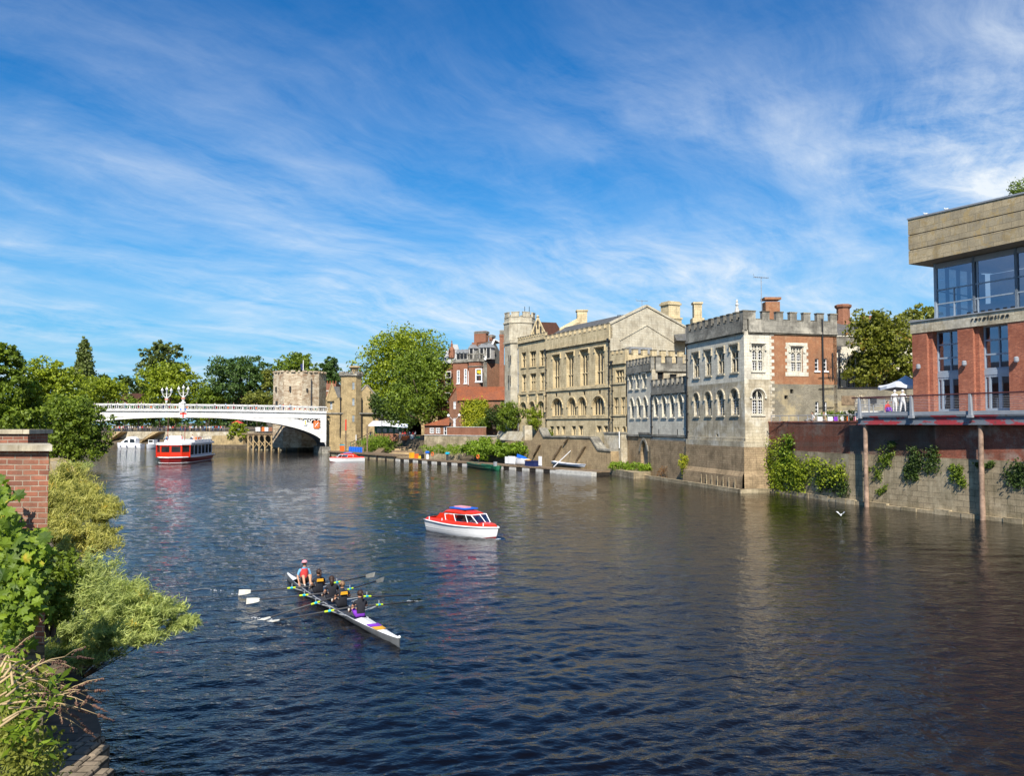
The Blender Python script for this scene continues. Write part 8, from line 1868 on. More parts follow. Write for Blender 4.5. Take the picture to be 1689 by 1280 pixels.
# ================================================================ landing stage and its clutter
PD = 1.0
pa, pb = G(648, 760, .0), G(984, 785.5, .0)
def landing():
    t_ = thing('landing_stage', 'long low dark landing stage with pale floats along the right bank', 'jetty', ((pa.x+pb.x)/2, (pa.y+pb.y)/2, 0)); f = F(pa, pb)
    mb = MB(); mb.wbox(f, 0, f.L, .42, .60, -2.4, 0); mb.build('deck', M['timber'], t_); mb = MB(); mb.wbox(f, .0, f.L-.01, -.2, .419, -2.3, -.12); mb.build('frame', M['wet_timber'], t_)
    s = 1.0
    while s < f.L-4: mb = MB(); mb.wbox(f, s, s+1.5, -.1, .36, -.119, .03); mb.build('float', M['dirty_white'], t_); s += 3.1
    mb = MB(); mb.wbox(f, f.L-7, f.L, -.1, .5, .0, .9); mb.build('end_pontoon', M['dirty_white'], t_)
    t2 = thing('stone_jetty', 'old stone and timber jetty edge at the foot of the gatehouse', 'jetty', (G(600, 750).x, G(600, 750).y, 0)); f2 = F(G(541, 752), G(652, 760.5))
    mb = MB(); mb.wbox(f2, 0, f2.L, .75, 1.0, -4, 0); mb.build('deck', M['timber'], t2); mb = MB(); mb.wbox(f2, 0, f2.L, -.5, .749, -4, -.3); mb.build('wall', M['quay_stone'], t2)
    for k in range(9): mb = MB(); s = .8+k*(f2.L-1.4)/8; mb.wbox(f2, s, s+.25, -.3, .745, -.299, -.02); mb.build('fender_pile', M['wet_timber'], t2)
    return f, f2
FL, FJ = landing()
def onF(px, f, d=-1.0, z=.6): s = f.px(px, 760, d)[0]; return f.pt(s, z, d)
for k, px in enumerate((577.5, 581.5, 585, 589, 593, 597)):
    p = onF(px, FJ, -1.6, 1.0); t_ = thing('blue_barrel', 'blue plastic barrel, '+['leftmost', 'second from left', 'third from left', 'third from right', 'second from right', 'rightmost'][k]+' of the row on the stone jetty', 'barrel', p, 0, 'blue barrels on the stone jetty')
    mb = MB(); mb.lathe([(.26, 0), (.29, .05), (.29, .3), (.31, .33), (.29, .36), (.29, .62), (.31, .65), (.29, .68), (.28, .95), (.22, 1.0)], (0, 0, 0), 12); lpart(mb, 'drum', M['blue'], t_); mb = MB(); mb.lathe([(.21, 1.0), (.21, 1.03)], (0, 0, 0), 10); lpart(mb, 'lid', M['navy'], t_)
def post(px, ytop, lab, cap=None, f=FJ, d=-1.0, r_=.17):
    p = onF(px, f, d, 0.6); h = zz(ytop, p.y)-.6; t_ = thing('mooring_post', lab, 'post', p); mb = MB(); mb.cyl((0, 0, -1.5), (0, 0, h*(.68 if cap else 1)), r_, r_*.9, 8); lpart(mb, 'pile', M['timber'], t_)
    if cap: mb = MB(); mb.cyl((0, 0, h*.68), (0, 0, h), r_*.9, r_*.8, 8); lpart(mb, 'painted_top', M[cap], t_)
post(570, 692, 'tall grey mooring post with a red painted top at the gatehouse', 'red'); post(605.5, 703, 'tall plain grey mooring post right of the blue barrels', None); post(599, 737, 'short pink brown bollard beside the blue barrels', None, r_=.22)
post(587, 717, 'thin white pole standing in front of the gatehouse turret', 'gloss_white', d=-3, r_=.09)
def prop(name, lab, cat, px, py_t, w, dpt, h, mats, f=FL, d=-1.2, z=.6, kind='box'):
    p = onF(px, f, d, z); t_ = thing(name, lab, cat, p, math.atan2(f.u.y, f.u.x)); mb = MB()
    if kind == 'panel': mb.box((0, 0, h/2+.15), (w, .06, h)); lpart(mb, 'board', M[mats[0]], t_); mb = MB(); mb.cyl((-w*.4, .05, 0), (-w*.4, .05, h), .03, .03, 5); mb.cyl((w*.4, .05, 0), (w*.4, .05, h), .03, .03, 5); lpart(mb, 'frame', M['grey'], t_)
    elif kind == 'ring':
        mb.cyl((0, 0, 0), (0, 0, 1.0), .04, .04, 6); lpart(mb, 'post', M['dkgrey'], t_); mb = MB(); n = 16; mb.tube([(.3*math.cos(2*math.pi*k/n), -.08, .9+.3*math.sin(2*math.pi*k/n)) for k in range(n+1)], .075, 6); lpart(mb, 'ring', M[mats[0]], t_, True)
    elif kind == 'pump': mb.box((0, 0, .45), (.35, .3, .9)); lpart(mb, 'pedestal', M[mats[0]], t_); mb = MB(); mb.lathe([(.05, 0), (.38, .12), (.42, .3), (.2, .45)], (0, 0, .9), 10); lpart(mb, 'dome', M[mats[1]], t_)
    else: mb.box((0, 0, h*.4), (w, dpt, h*.8)); lpart(mb, 'body', M[mats[0]], t_); mb = MB(); mb.box((0, 0, h*.9), (w*1.06, dpt*1.06, h*.14)); lpart(mb, 'lid', M[mats[-1]], t_)
    return t_
prop('white_board', 'narrow white board, left of the two white boards on the landing stage', 'board', 836, 0, .9, 0, 1.0, ['gloss_white'], kind='panel'); prop('white_board', 'wide white board, right of the two white boards on the landing stage', 'board', 844, 0, 1.7, 0, 1.1, ['gloss_white'], kind='panel')
prop('white_board', 'tall thin white board near the navy locker', 'board', 891, 0, .7, 0, 1.3, ['gloss_white'], kind='panel')
prop('storage_locker', 'navy blue storage locker on the landing stage', 'box', 878, 0, 2.2, 1.0, .8, ['navy', 'navy'])
prop('life_ring', 'orange life ring on a post behind the green punt', 'life ring', 789, 0, 0, 0, 0, ['orange'], kind='ring'); prop('life_ring', 'orange red life ring near the slipway end of the landing stage', 'life ring', 714, 0, 0, 0, 0, ['orange'], kind='ring'); prop('fuel_pump', 'white pedestal with a round blue top on the landing stage', 'pump', 705, 0, 0, 0, 0, ['gloss_white', 'blue'], kind='pump'); prop('water_pump', 'turquoise round-topped pedestal on the landing stage', 'pump', 738, 0, 0, 0, 0, ['dkgrey', 'cyan'], kind='pump')
prop('crate', 'yellow crate on the landing stage by the wooden steps', 'crate', 679, 0, .8, .6, 1.2, ['amber', 'pale_timber']); prop('crate', 'orange crate on the landing stage beside the yellow crate', 'crate', 687, 0, .6, .5, .8, ['orange', 'orange']); prop('jerrycan', 'small yellow jerrycan on the landing stage', 'can', 692.5, 0, .5, .4, .5, ['yellow', 'yellow']); prop('gas_bottle', 'black canister between the yellow can and the white pedestal', 'can', 697, 0, .4, .4, .8, ['black', 'black'])
prop('life_jacket_bin', 'orange bin with a light blue lid beside the red topped post', 'bin', 564, 0, .7, .7, 1.4, ['orange', 'cyan'], FJ, -1.5, 1.0)
prop('crate', 'amber crate beside the navy locker on the landing stage', 'crate', 871, 0, .6, .5, .9, ['amber', 'amber'])
t_ = thing('covered_dinghy', 'small white covered dinghy with folded blue sail bag on the landing stage', 'boat', onF(860, FL, -1.4, .62), 2.3); mb = MB(); rl = hull_mesh(mb, 2.6, 1.0, lambda t: .9+.2*t, lambda t: .05); lpart(mb, 'hull', M['gloss_white'], t_, True); mb = MB(); mb.ring([[(-1, -.3, .95), (-1, .3, .95), (-1, 0, 1.2)], [(.9, -.15, 1.1), (.9, .15, 1.1), (.9, 0, 1.6)]]); lpart(mb, 'sail_bag', M['blue'], t_)
def small_boat(lab, px0, py0, px1, py1, B, sheer, mats, open_=True, z=0):
    c, rz = heading(px0, py0, px1, py1); L = (G(px0, py0)-G(px1, py1)).length; t_ = thing('punt', lab, 'boat', (c.x, c.y, z), rz); mb = MB(); rl = hull_mesh(mb, L, B, lambda t: sheer+.12*abs(2*t-1)**2, lambda t: -.12 if z == 0 else .02, bow_p=3); lpart(mb, 'hull', M[mats[0]], t_, True)
    for q in (0, 1): mb = MB(); mb.tube([(x, y*1.01, zq) for x, y, zq in rl[q]], .05, 5); lpart(mb, 'gunwale', M[mats[1]], t_)
    mb = MB(); deckfill(mb, [[(x, y*.93, .18) for x, y, zq in rl[0]], [(x, y*.93, .18) for x, y, zq in rl[1]]], 0, 1) if open_ else deckfill(mb, rl, 0, 1, 0, 0, .2); lpart(mb, 'floor' if open_ else 'deck', M[mats[2]], t_)
    if open_:
        for x in (-.3, .05, .3): mb = MB(); mb.box((x*L, 0, sheer-.08), (.25, B*.85, .05)); lpart(mb, 'thwart', M[mats[1]], t_)
    return t_
small_boat('dark green open punt moored to the landing stage', 776, 769.5, 813, 775.5, 1.5, .55, ['green', 'green', 'timber'])
t_ = small_boat('short green workboat with an outboard motor behind the green punt', 815, 775, 824, 776, 1.3, .5, ['green', 'green', 'dkgrey']); mb = MB(); mb.box((-.5, 0, .8), (.35, .4, .7)); lpart(mb, 'outboard_motor', M['grey'], t_)
t_ = small_boat('long low white racing boat lying on the end of the landing stage', 914, 773, 966, 779.5, 1.1, .35, ['gloss_white', 'canvas', 'canvas'], False, .6)
p = onF(913, FL, -1.0, .7); q = P(942, 743, p.y+5); mt = thing('leaning_pole', 'long pale pole leaning from the racing boat against the retaining wall', 'pole', p); mb = MB(); mb.cyl((0, 0, 0), q-p, .07, .05, 6); lpart(mb, 'pole', M['canvas'], mt)
# wooden steps, ramp and cafe by the archway
z4b = zoomer(540, 640, 7.677)
t_ = thing('slipway_steps', 'broad pale timber steps climbing from the landing stage to the archway', 'steps', P(660, 750, 160))
for k in range(7):
    ya = 757-k*3.4; Y = 155+k*2.6; a, b = P(630+k*4.5, ya, Y), P(678+k*1.2, ya, Y); mb = MB(); mb.box(((a.x+b.x)/2, Y, a.z-.4), (b.x-a.x, 2.7, .8)); mb.build('step', M['pale_timber' if k % 2 else 'timber'], t_)
t_ = thing('timber_ramp', 'pale plank ramp beside the grassy mound', 'ramp', P(622, 745, 168)); a, b = P(614, 750, 164), P(632, 733, 172); mb = MB(); mb.obox(a, b-a, (1.4, 0, 0), (0, 0, .15)); mb.build('planks', M['timber'], t_)
t_ = thing('stair_flight', 'yellow stone stair with a dark railing climbing right from the jetty', 'steps', P(590, 735, 176)); a, b = P(578, 742, 174), P(614, 724, 178); mb = MB(); mb.obox(a-Vector((0, 0, 1)), b-a, (0, 1.5, 0), (0, 0, 1.2)); mb.build('stair', M['pale_timber'], t_)
for k in range(9): p = a.lerp(b, k/8); mb = MB(); mb.cyl(p, p+Vector((0, 0, 1.5)), .05, .05, 5); mb.build('baluster', M['green'], t_)
mb = MB(); mb.cyl(a+Vector((0, 0, 1.5)), b+Vector((0, 0, 1.5)), .07, .07, 6); mb.cyl(a+Vector((0, 0, .8)), b+Vector((0, 0, .8)), .05, .05, 6); mb.build('handrail', M['black'], t_)
Yc = 178; ca, cb = P(610, 705, Yc), P(655, 705, Yc)
t_ = thing('riverside_cafe', 'green riverside cafe kiosk with white awnings and a brick front terrace', 'building', (P(635, 720, Yc).x, Yc, 2.5)); fz = lambda py: zz(py, Yc)
mb = MB(); mb.obox((ca.x+1, Yc, fz(716)), (cb.x-ca.x, 0, 0), (0, 4, 0), (0, 0, fz(702)-fz(716))); mb.build('kiosk', M['green'], t_)
for k in range(4): mb = MB(); x = ca.x+2+k*1.3; mb.box((x, Yc-.03, fz(710)), (.8, .06, .9)); mb.build('window', M['glass_pale'], t_)
mb = MB(); mb.ring([[(ca.x, Yc-1.5, fz(700)), (ca.x, Yc+4, fz(700)), (ca.x, Yc+4, fz(694))], [(cb.x, Yc-1.5, fz(701)), (cb.x, Yc+4, fz(701)), (cb.x, Yc+4, fz(694))]]); mb.build('white_roof', M['gloss_white'], t_)
mb = MB(); mb.poly([(ca.x+.3, Yc-1.6, fz(700)), (cb.x+2.6, Yc-2.4, fz(706)), (cb.x+2.2, Yc+1, fz(699)), (cb.x, Yc-1.4, fz(699))]); mb.obox((ca.x, Yc-1.8, fz(703)), (cb.x-ca.x+1.5, 0, 0), (0, .1, 0), (0, 0, .35)); mb.build('awning', M['canvas'], t_)
mb = MB(); mb.obox((P(617, 720, 175).x, 175, fz(727)), (P(656, 720, 175).x-P(617, 720, 175).x, 0, 0), (0, .4, 0), (0, 0, fz(715)-fz(727))); mb.build('brick_front', M['brick_house'], t_)
for k in range(6): x = P(618, 720, 174.8).x+k*1.0; mb = MB(); mb.cyl((x, 174.8, fz(727)), (x, 174.8, fz(711)), .05, .05, 5); mb.build('railing_post', M['black'], t_)
g = random.Random(9)
for k, (px, ci) in enumerate(((611, 2), (664, 4), (668, 4), (672, 5), (676, 0), (681, 4), (685, 0), (660, 6))):
    c_, nm = TOPS[ci]; p = P(px, 722, 176-k*.3); person('person', 'small person in a '+['black top at the left end of the cafe', 'red top just right of the cafe awning', 'red top before the dark archway', 'tan top before the dark archway', 'white top below the archway', 'red top at the right side of the archway', 'white top at the right side of the archway', 'grey top under the cafe awning'][k], ST_ME, ('skin', c_, 'cloth_navy', 'dkgrey'), (p.x, p.y, zz(724, 176)), g.random()*6, None, H1, 'hair_brown', link=True)
for k, (px, c_) in enumerate(((666, 'orange'), (673, 'orange'), (679, 'gloss_white'), (689, 'green'))):
    p = P(px, 722, 172); t_ = thing('cafe_barrier', ['orange plastic barrier left of the archway', 'orange plastic barrier in front of the archway', 'white freezer cabinet in front of the archway', 'green cart right of the archway'][k], 'barrier', (p.x, 172, zz(727, 172))); mb = MB(); mb.box((0, 0, .5), (.9, .5, 1.0 if c_ != 'gloss_white' else 1.5)); lpart(mb, 'body', M[c_], t_); mb = MB(); mb.box((0, 0, .04), (1.1, .7, .08)); lpart(mb, 'foot', M['dkgrey'], t_)
c = P(630, 690, 173); t_ = thing('cafe_lamp_post', 'black lamp post with four lanterns in front of the cafe', 'street lamp', (c.x, 173, zz(728, 173))); h = zz(688, 173)-zz(728, 173); mb = MB(); mb.cyl((0, 0, 0), (0, 0, h), .09, .06, 6); mb.cyl((-.6, 0, h*.85), (.6, 0, h*.85), .04, .04, 5); lpart(mb, 'post', M['black'], t_)
for x in (-.6, 0, .6): mb = MB(); mb.lathe([(.08, 0), (.22, .35), (.05, .5)], (x, 0, h*.85 if x else h), 6); lpart(mb, 'lantern', M['dkgrey'], t_)
# birds
def bird(name, lab, cat, p, L, mats, wings=0, rz=0):
    t_ = thing(name, lab, cat, p, rz); mb = MB(); blob(mb, (0, 0, L*.22), (L*.42, L*.17, L*.17)); lpart(mb, 'body', M[mats[0]], t_, True)
    mb = MB(); blob(mb, (L*.38, 0, L*.45), (L*.12, L*.10, L*.10), 8, 5); mb.cyl((L*.46, 0, L*.44), (L*.62, 0, L*.42), L*.035, L*.01, 5, mi=1); mb.tube([(L*.25, 0, L*.28), (L*.36, 0, L*.42)], L*.08, 6); lpart(mb, 'head', [M[mats[1]], M['amber']], t_, True)
    for q in (-1, 1):
        mb = MB()
        if wings: mb.poly([(L*.15, q*L*.1, L*.3), (-L*.15, q*L*.1, L*.3), (-L*.25, q*L*.9, L*.3+L*wings), (-L*.0, q*L*.55, L*.3+L*wings*.9)])
        else: mb.ring([[(L*.2, q*L*.12, L*.28), (L*.1, q*L*.18, L*.14), (L*.15, q*L*.15, L*.36)], [(-L*.5, q*L*.05, L*.27), (-L*.45, q*L*.06, L*.22), (-L*.5, q*L*.03, L*.31)]])
        lpart(mb, 'wing', M[mats[2]], t_)
    mb = MB(); mb.poly([(-L*.35, -L*.06, L*.24), (-L*.35, L*.06, L*.24), (-L*.62, 0, L*.3)]); lpart(mb, 'tail', M[mats[2]], t_)
bird('gull', 'white gull flapping just above the water below the first terrace column', 'gull', G(1387, 852, .15), .34, ['gloss_white', 'gloss_white', 'canvas'], .7, 1.0)
bird('duck', 'brown duck swimming near the left bank willow', 'duck', G(192, 834), .55, ['cloth_khaki', 'green', 'timber'], 0, 0)
for px, py, lab in ((1527, 353.5, 'white gull perched at the left end of the bar parapet'), (1561, 345.5, 'white gull perched farther right on the bar parapet')):
    pf = F(BF0+DN*.95, BF0+DN*.95+DQ*44); s, z = pf.px(px, py, -.1); bird('gull', lab, 'gull', pf.pt(s, z-.05, -.1), .42, ['gloss_white', 'gloss_white', 'canvas'], 0, 2.0)
# ================================================================ near left bank: brick piers, vine, willows, dead stems
def near_left():
    w = thing('brick_pier', 'near weathered red brick pier with an overhanging stone cap at the left edge', 'wall', (-8.2, 12.3, 0)); f = F((-13, 12), (-6.77, 12)); zt = zz(744, 12)
    dg = Vector((-.52, .86, 0))                      # the pier is skewed, its flank runs away from the viewer
    mb = MB(); mb.obox((-13, 12, 3.4), (6.23, 0, 0), dg, (0, 0, zt-3.4)); mb.build('brickwork', M['brick_near'], w)
    mb = MB(); mb.obox((-13, 11.9, zt+.002), (6.33, 0, 0), dg*1.15, (0, 0, .09)); mb.build('stone_cap', M['cream_stone'], w)
    mb = MB(); mb.obox((-13, 11.94, -1), (6.27, 0, 0), dg*1.2, (0, 0, 4.397)); mb.build('stone_base', M['coarse_conc'], w)
    w2 = thing('brick_pier', 'farther brick pier with a flat cap and a pink painted end, behind the near one', 'wall', (-13, 20, 0)); f = F((-20, 18.5), (P(46, 720, 18.5).x, 18.5)); zt = zz(716, 18.5)
    mb = MB(); mb.wbox(f, 0, f.L, 0, zt, -.8, 0); mb.build('brickwork', M['brick_near'], w2); mb = MB(); mb.wbox(f, 0, f.L+.06, zt+.002, zt+.10, -.9, .06); mb.build('stone_cap', M['cream_stone'], w2)
    mb = MB(); x1 = P(62, 720, 20).x; mb.poly([(f.B.x+.002, 18.7, zt), (x1, 20, zz(709, 20)), (x1, 20, zt-.25), (f.B.x+.002, 18.7, zt-.2)]); mb.build('painted_end', M['cloth_pink'], w2)
    # retaining wall along the river under the camera side
    w3 = thing('river_retaining_wall', 'dark weathered stone retaining wall below the dead stems at the lower left', 'wall', (-6.9, 5, 0)); mb = MB(); mb.box((-8.4, 3.5, 1.1), (3.0, 16.6, 3.0)); mb.build('wall', M['coarse_conc'], w3)
    # stone ledge with worn blocks
    t_ = thing('stone_steps', 'worn brown stone blocks stepping down into the river at the lower left', 'steps', (-6.4, 12.5, 0)); g = random.Random(4)
    a, b = G(96, 1192, 1.45), G(150, 1192, 1.45)
    for row in range(9):
        y = 14.0-row*.46; x1 = P(163-g.random()*10-(8 if row < 2 else 0)+row*.8, 1240, y).x*1.0; x0 = -7.2; x = x0
        k = 0
        while x < x1-.05:
            wd = min(g.uniform(.22, .42), x1-x); mb = MB(); hz = 1.45-g.random()*.05-(.25 if x > x1-.25 and g.random() < .5 else 0)
            q = .012; mb.ring([[(x+q, y, .2), (x+wd-q, y, .2), (x+wd-q, y+.45, .2), (x+q, y+.45, .2)], [(x+q, y, hz-.03), (x+wd-q, y, hz-.03), (x+wd-q, y+.45, hz-.03), (x+q, y+.45, hz-.03)], [(x+q+.03, y+.03, hz), (x+wd-q-.03, y+.03, hz), (x+wd-q-.03, y+.42, hz), (x+q+.03, y+.42, hz)]]); mb.build('block', M['step_stone'], t_); x += wd; k += 1
    mb = MB(); mb.prism([(-7.6, 9.5), (P(158, 0, 9.5).x, 9.5), (P(156, 0, 14.5).x, 14.5), (-8.0, 14.5)], -1.5, 1.36); mb.build('footing', M['coarse_conc'], t_)
    # curved buttress stone beyond the pier
    t_ = thing('stone_buttress', 'rounded sandy stone buttress sloping down beside the left bank', 'buttress', (P(103, 780, 46).x, 46, 0)); mb = MB(); f = F(P(80, 780, 46), P(126, 780, 45)); q = [f.px(x, y) for x, y in ((82, 800), (82, 756), (92, 759), (103, 767), (112, 777), (120, 788), (122, 800), (100, 830))]
    mb.fprism(f, [(q[0][0], 0)]+q[1:7]+[(q[6][0]+.1, 0)], -.5, 0); mb.build('buttress', M['gate_stone'], t_)
    mb = MB(); mb.fprism(f, [(q[2][0]+.2, q[2][1]-.05), (q[3][0]+.15, q[3][1]+.1), (q[4][0]+.15, q[4][1]+.1), (q[5][0]+.14, q[5][1]+.05), (q[5][0]-.1, q[5][1]-.1), (q[4][0]-.3, q[4][1]-.3)], .003, .5); mb.build('mossy_edge', M['quay_stone'], t_)
near_left()
def willow(name, label, spec, n, size, mat, root_at, seed, up, asp=.12, twigs=60, rnd=.8):
    """arching shoots that carry long narrow leaves"""
    g = np.random.default_rng(seed); r0 = np.array(root_at, float); t_ = thing(name, label, 'bush', root_at); P_, N_ = [], []; mb = MB()
    L = [(np.array(P(px, py, Y)), np.array(r)) for px, py, Y, r in spec]; wt = np.array([np.prod(r)**(2/3) for _, r in L]); wt /= wt.sum(); per = max(8, n//twigs//3)
    for k in range(twigs*3):
        c, r = L[g.choice(len(L), p=wt)]; d = g.normal(size=3); d[2] = abs(d[2])*.8-.15; d /= np.linalg.norm(d); tip = c+d*r*(.75+.35*g.random()); st = c-d*r*.3*np.array([1, 1, .5]); st[2] -= r[2]*.3
        dr = tip-st; m_ = (st+tip)/2+np.array([0, 0, .18*np.linalg.norm(dr)])
        if k % 7 == 0: mb.tube([tuple(r0*0+(st-r0)*.15), tuple((st-r0)*.8), tuple(m_-r0), tuple(tip-r0)], [.014, .010, .006, .003], 4)
        t = g.random(per)**.8; q = (1-t)[:, None]**2*st+2*(t*(1-t))[:, None]*m_+(t**2)[:, None]*tip; q += g.normal(size=q.shape)*.05*np.linalg.norm(dr)
        P_.append(q-r0); N_.append(np.tile(d*.5+np.array([0, -.3, .7]), (per, 1))+g.normal(size=(per, 3))*.3)
    P_ = np.concatenate(P_); N_ = np.concatenate(N_)
    leaf_mesh('foliage', P_, N_, size, asp, M[mat], t_, up=up, seed=seed, rnd=rnd); lpart(mb, 'stem', M['bark'], t_); return t_
willow('willow_bush', 'spreading grey green willow bush leaning out over the water at the left', [(110, 985, 19.5, (.9, .9, .8)), (140, 960, 20.5, (1.0, 1.0, .75)), (170, 1000, 19.5, (1.1, 1.0, .8)), (215, 1005, 19.2, (.9, .9, .65)), (250, 1020, 19, (.75, .8, .5)), (288, 1030, 19, (.55, .5, .30)), (130, 1045, 18.3, (.9, .8, .6)), (180, 1050, 18.3, (.9, .8, .45)), (230, 1055, 18.5, (.7, .6, .3)), (115, 1080, 18, (.7, .7, .4)), (150, 1085, 18, (.7, .6, .3))], 64000, .16, 'f_willow', (-10.6, 20, .3), 31, (.5, -.2, .6), twigs=150)
willow('willow_bush', 'yellowing willow bush rising beside the brick pier on the left bank', [(100, 812, 33, (1.0, .9, .7)), (128, 815, 32, (.9, .9, .8)), (150, 830, 31, (.8, .8, .7)), (110, 800, 29, (.8, .9, 1.0)), (130, 835, 28, (1.1, 1.0, 1.0)), (165, 850, 27, (.8, .8, .7)), (110, 880, 25, (.9, .9, 1.0)), (150, 900, 25, (.9, .9, .7)), (90, 840, 26, (.7, .7, 1.1)), (182, 882, 27, (.5, .5, .35)), (100, 930, 22, (.6, .7, .7))], 50000, .19, 'f_willow_y', (-15.0, 27, .6), 32, (.3, -.1, .8), twigs=130)
willow('willow_bush', 'small tuft of willow shoots at the foot of the overhanging tree on the left bank', [(130, 770, 60, (1.2, 1, .5)), (120, 778, 58, (1, 1, .6))], 1600, .35, 'f_willow', (P(125, 790, 60).x, 60, 1), 33, (.3, 0, .8), twigs=16)
# lobed vine leaves draped over the near wall
def vine():
    g = np.random.default_rng(8); t_ = thing('vine', 'big lobed green vine leaves hanging over the near brick pier', 'vine', (-7.2, 11, 2.5)); r0 = np.array((-7.2, 11, 2.5)); verts = []; faces = []
    out = [(0, -.5), (.16, -.42), (.40, -.46), (.34, -.20), (.56, -.02), (.34, .08), (.32, .30), (.14, .24), (0, .56), (-.14, .24), (-.32, .30), (-.34, .08), (-.56, -.02), (-.34, -.20), (-.40, -.46), (-.16, -.42)]
    spec = [(5, 880, 22, 45), (25, 915, 32, 40), (50, 905, 24, 26), (25, 955, 34, 42), (52, 950, 24, 34), (12, 1010, 26, 42), (34, 1005, 26, 40), (58, 985, 16, 26), (2, 820, 10, 30), (8, 1050, 20, 20), (70, 925, 10, 22)]
    wt = np.array([a*b for _, _, a, b in spec], float); wt /= wt.sum(); mb = MB()
    for k in range(1900):
        px, py, a, b = spec[g.choice(len(spec), p=wt)]; x, y = px+g.normal()*a*.55, py+g.normal()*b*.55; Y = 9.6+g.random()*2.0; c = np.array(P(x, y, Y)); s = g.uniform(.06, .19)*(1.0 if k % 3 else .5)
        n = np.array([.25, -.75, .55])+g.normal(size=3)*.6; n /= np.linalg.norm(n); u = np.array([g.normal()*.4, 0, -1.0]); u -= n*u.dot(n); u /= np.linalg.norm(u); v = np.cross(n, u); i = len(verts)
        verts.append(tuple(c-r0+n*s*.08)); verts += [tuple(c-r0+v*q[0]*s+u*q[1]*s-n*s*.10*(abs(q[0])+abs(q[1]))) for q in out]
        faces += [(i, i+1+j, i+1+(j+1) % 16) for j in range(16)]
    me = bpy.data.meshes.new('leaves'); me.from_pydata(verts, [], faces); me.materials.append(M['f_vine']); o = bpy.data.objects.new('foliage', me); scene.collection.objects.link(o); o.parent = t_
    for k in range(9):
        px = g.uniform(-5, 60); pth = [P(px+g.normal()*8, 850+i*38, 11.2+g.normal()*.15)-Vector(tuple(r0)) for i in range(6)]; mb.tube(pth, [.02, .018, .015, .012, .01, .006], 5)
    lpart(mb, 'stem', M['bark'], t_)
vine()
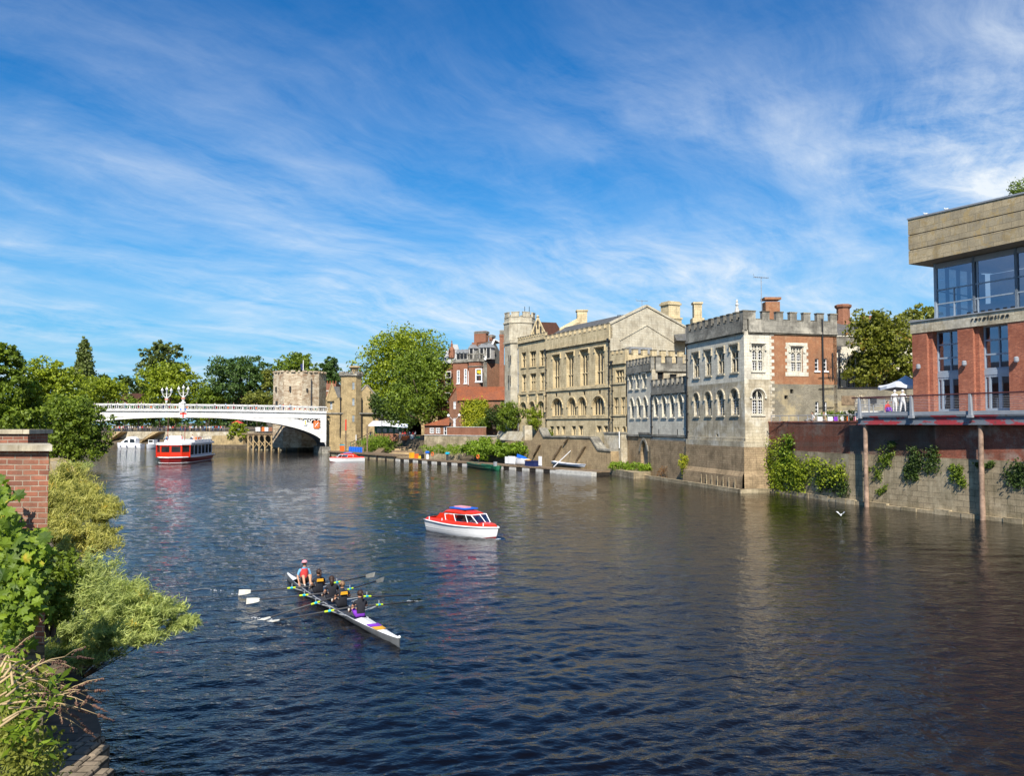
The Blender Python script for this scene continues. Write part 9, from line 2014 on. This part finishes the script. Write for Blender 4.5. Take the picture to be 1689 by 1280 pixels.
# dead buddleia stems with brown flower spikes, and the leafy shoots among them
def dead_stems():
    g = random.Random(12); t_ = thing('dry_buddleia', 'dry buddleia stems with brown seed spikes reaching over the lower left bank', 'bush', (-5.6, 7.6, 1.5)); o0 = Vector((-5.6, 7.6, 1.5)); mb = MB(); sp = MB()
    ends = [(163, 1180), (155, 1165), (145, 1150), (158, 1140), (130, 1172), (118, 1180), (135, 1195), (100, 1128), (128, 1085), (110, 1100), (60, 1105), (30, 1110), (88, 1160), (20, 1090), (40, 1075), (8, 1068), (140, 1205)]
    for ex, ey in ends:
        sx, sy = g.uniform(-15, 25), g.uniform(1090, 1200); Y0, Y1 = 7.4+g.random()*.6, 7.9+g.random()*1.0; a, b = P(sx, sy, Y0), P(ex, ey, Y1); m_ = (a+b)/2+Vector((0, 0, .14+g.random()*.12)); pth = [(1-t)**2*a+2*t*(1-t)*m_+t*t*b-o0 for t in (0, .2, .4, .6, .8, 1)]; mb.tube(pth, [.012, .011, .009, .007, .005, .004], 5)
        for j in (2, 3, 4):
            p = Vector(pth[j]); d = Vector((g.uniform(-.1, .3), g.uniform(-.1, .1), g.uniform(-.12, .14))); q = p+d; mb.tube([p, (p+q)/2+Vector((0, 0, .02)), q], [.006, .004, .002], 4)
            for i in range(9): r_ = g.uniform(.006, .013); c_ = p.lerp(q, .4+.6*i/8); blob(sp, (c_.x+g.gauss(0, .006), c_.y, c_.z+g.gauss(0, .006)), (r_, r_, r_), 5, 4)
        b_ = Vector(pth[-1]); dd = (b_-Vector(pth[-2])).normalized()
        for i in range(14): r_ = .017*(1-i/18); c_ = b_+dd*.012*i; blob(sp, (c_.x+g.gauss(0, .004), c_.y, c_.z+g.gauss(0, .004)), (r_, r_, r_), 5, 4)
    k0 = len(mb.v); mb.v += sp.v; mb.f += [tuple(a+k0 for a in q) for q in sp.f]; mb.m += [1]*len(sp.f); lpart(mb, 'stem', [M['pale_timber'], M['rust']], t_, True)
    gn = np.random.default_rng(4); pts = []
    for px, py, n in ((25, 1140, 55), (70, 1150, 45), (90, 1130, 22), (30, 1210, 55), (15, 1090, 26), (50, 1180, 24), (75, 1225, 12)):
        for _ in range(n): pts.append(tuple(P(px+gn.normal()*16, py+gn.normal()*14, 7.6+gn.random()*.7)-o0))
    pts = np.array(pts); leaf_mesh('foliage', pts, np.tile([.2, -.6, .8], (len(pts), 1)), .12, .32, M['f_vine'], t_, up=(.6, 0, .2), seed=3)
    t2 = thing('bank_undergrowth', 'dark leafy undergrowth on the lower left retaining wall', 'bush', (-6.2, 8.5, 1.0)); pts = []
    for px, py, a, b, n in ((20, 1230, 30, 40, 1400), (60, 1250, 28, 30, 900), (20, 1160, 20, 30, 700), (60, 1120, 20, 20, 300)):
        for _ in range(n): pts.append(tuple(P(px+gn.normal()*a*.7, py+gn.normal()*b*.7, 8.4+gn.random()*1.2)-Vector((-6.2, 8.5, 1.0))))
    pts = np.array(pts); leaf_mesh('foliage', pts, np.tile([.3, -.5, .8], (len(pts), 1)), .07, .5, M['f_olive'], t2, seed=5)
dead_stems()
bush('shade_shrub', 'dark green shrub under the yellowing willow beside the vine', (P(88, 925, 16).x, 16, 3.4), (.6, .6, .9), 'f_mid', 2600, .10)

# brick warehouse across the river, beyond the left edge of the picture: it is what the bar windows mirror
t_ = thing('brick_warehouse', 'brick riverside warehouse with a slate roof on the left bank, mirrored in the bar windows', 'building', (-88, 84, .9)); f = F((-70, 42), (-98, 100)); ops = [(3+k*5.2, 4.6+k*5.2, z, z+2.2, 'rect') for k in range(12) for z in (3, 7, 11)]
wall_obj('wall', f, 0, f.L, .9, 15, ops, M['brick_house'], t_)
for o in ops[::1]:
    if o[2] == 7: window(f, o, t_, M['gloss_white'], nm=1, nt=1)
mb = MB(); mb.obox(f.pt(0, .9, -.5), f.u.to_3d()*f.L, f.n.to_3d()*-12, (0, 0, 14)); mb.build('core', M['dkgrey'], t_); gable_roof([f.pt(0, 0, .3), f.pt(f.L, 0, .3), f.pt(f.L, 0, -13), f.pt(0, 0, -13)], 15, 20, M['slate'], t_)
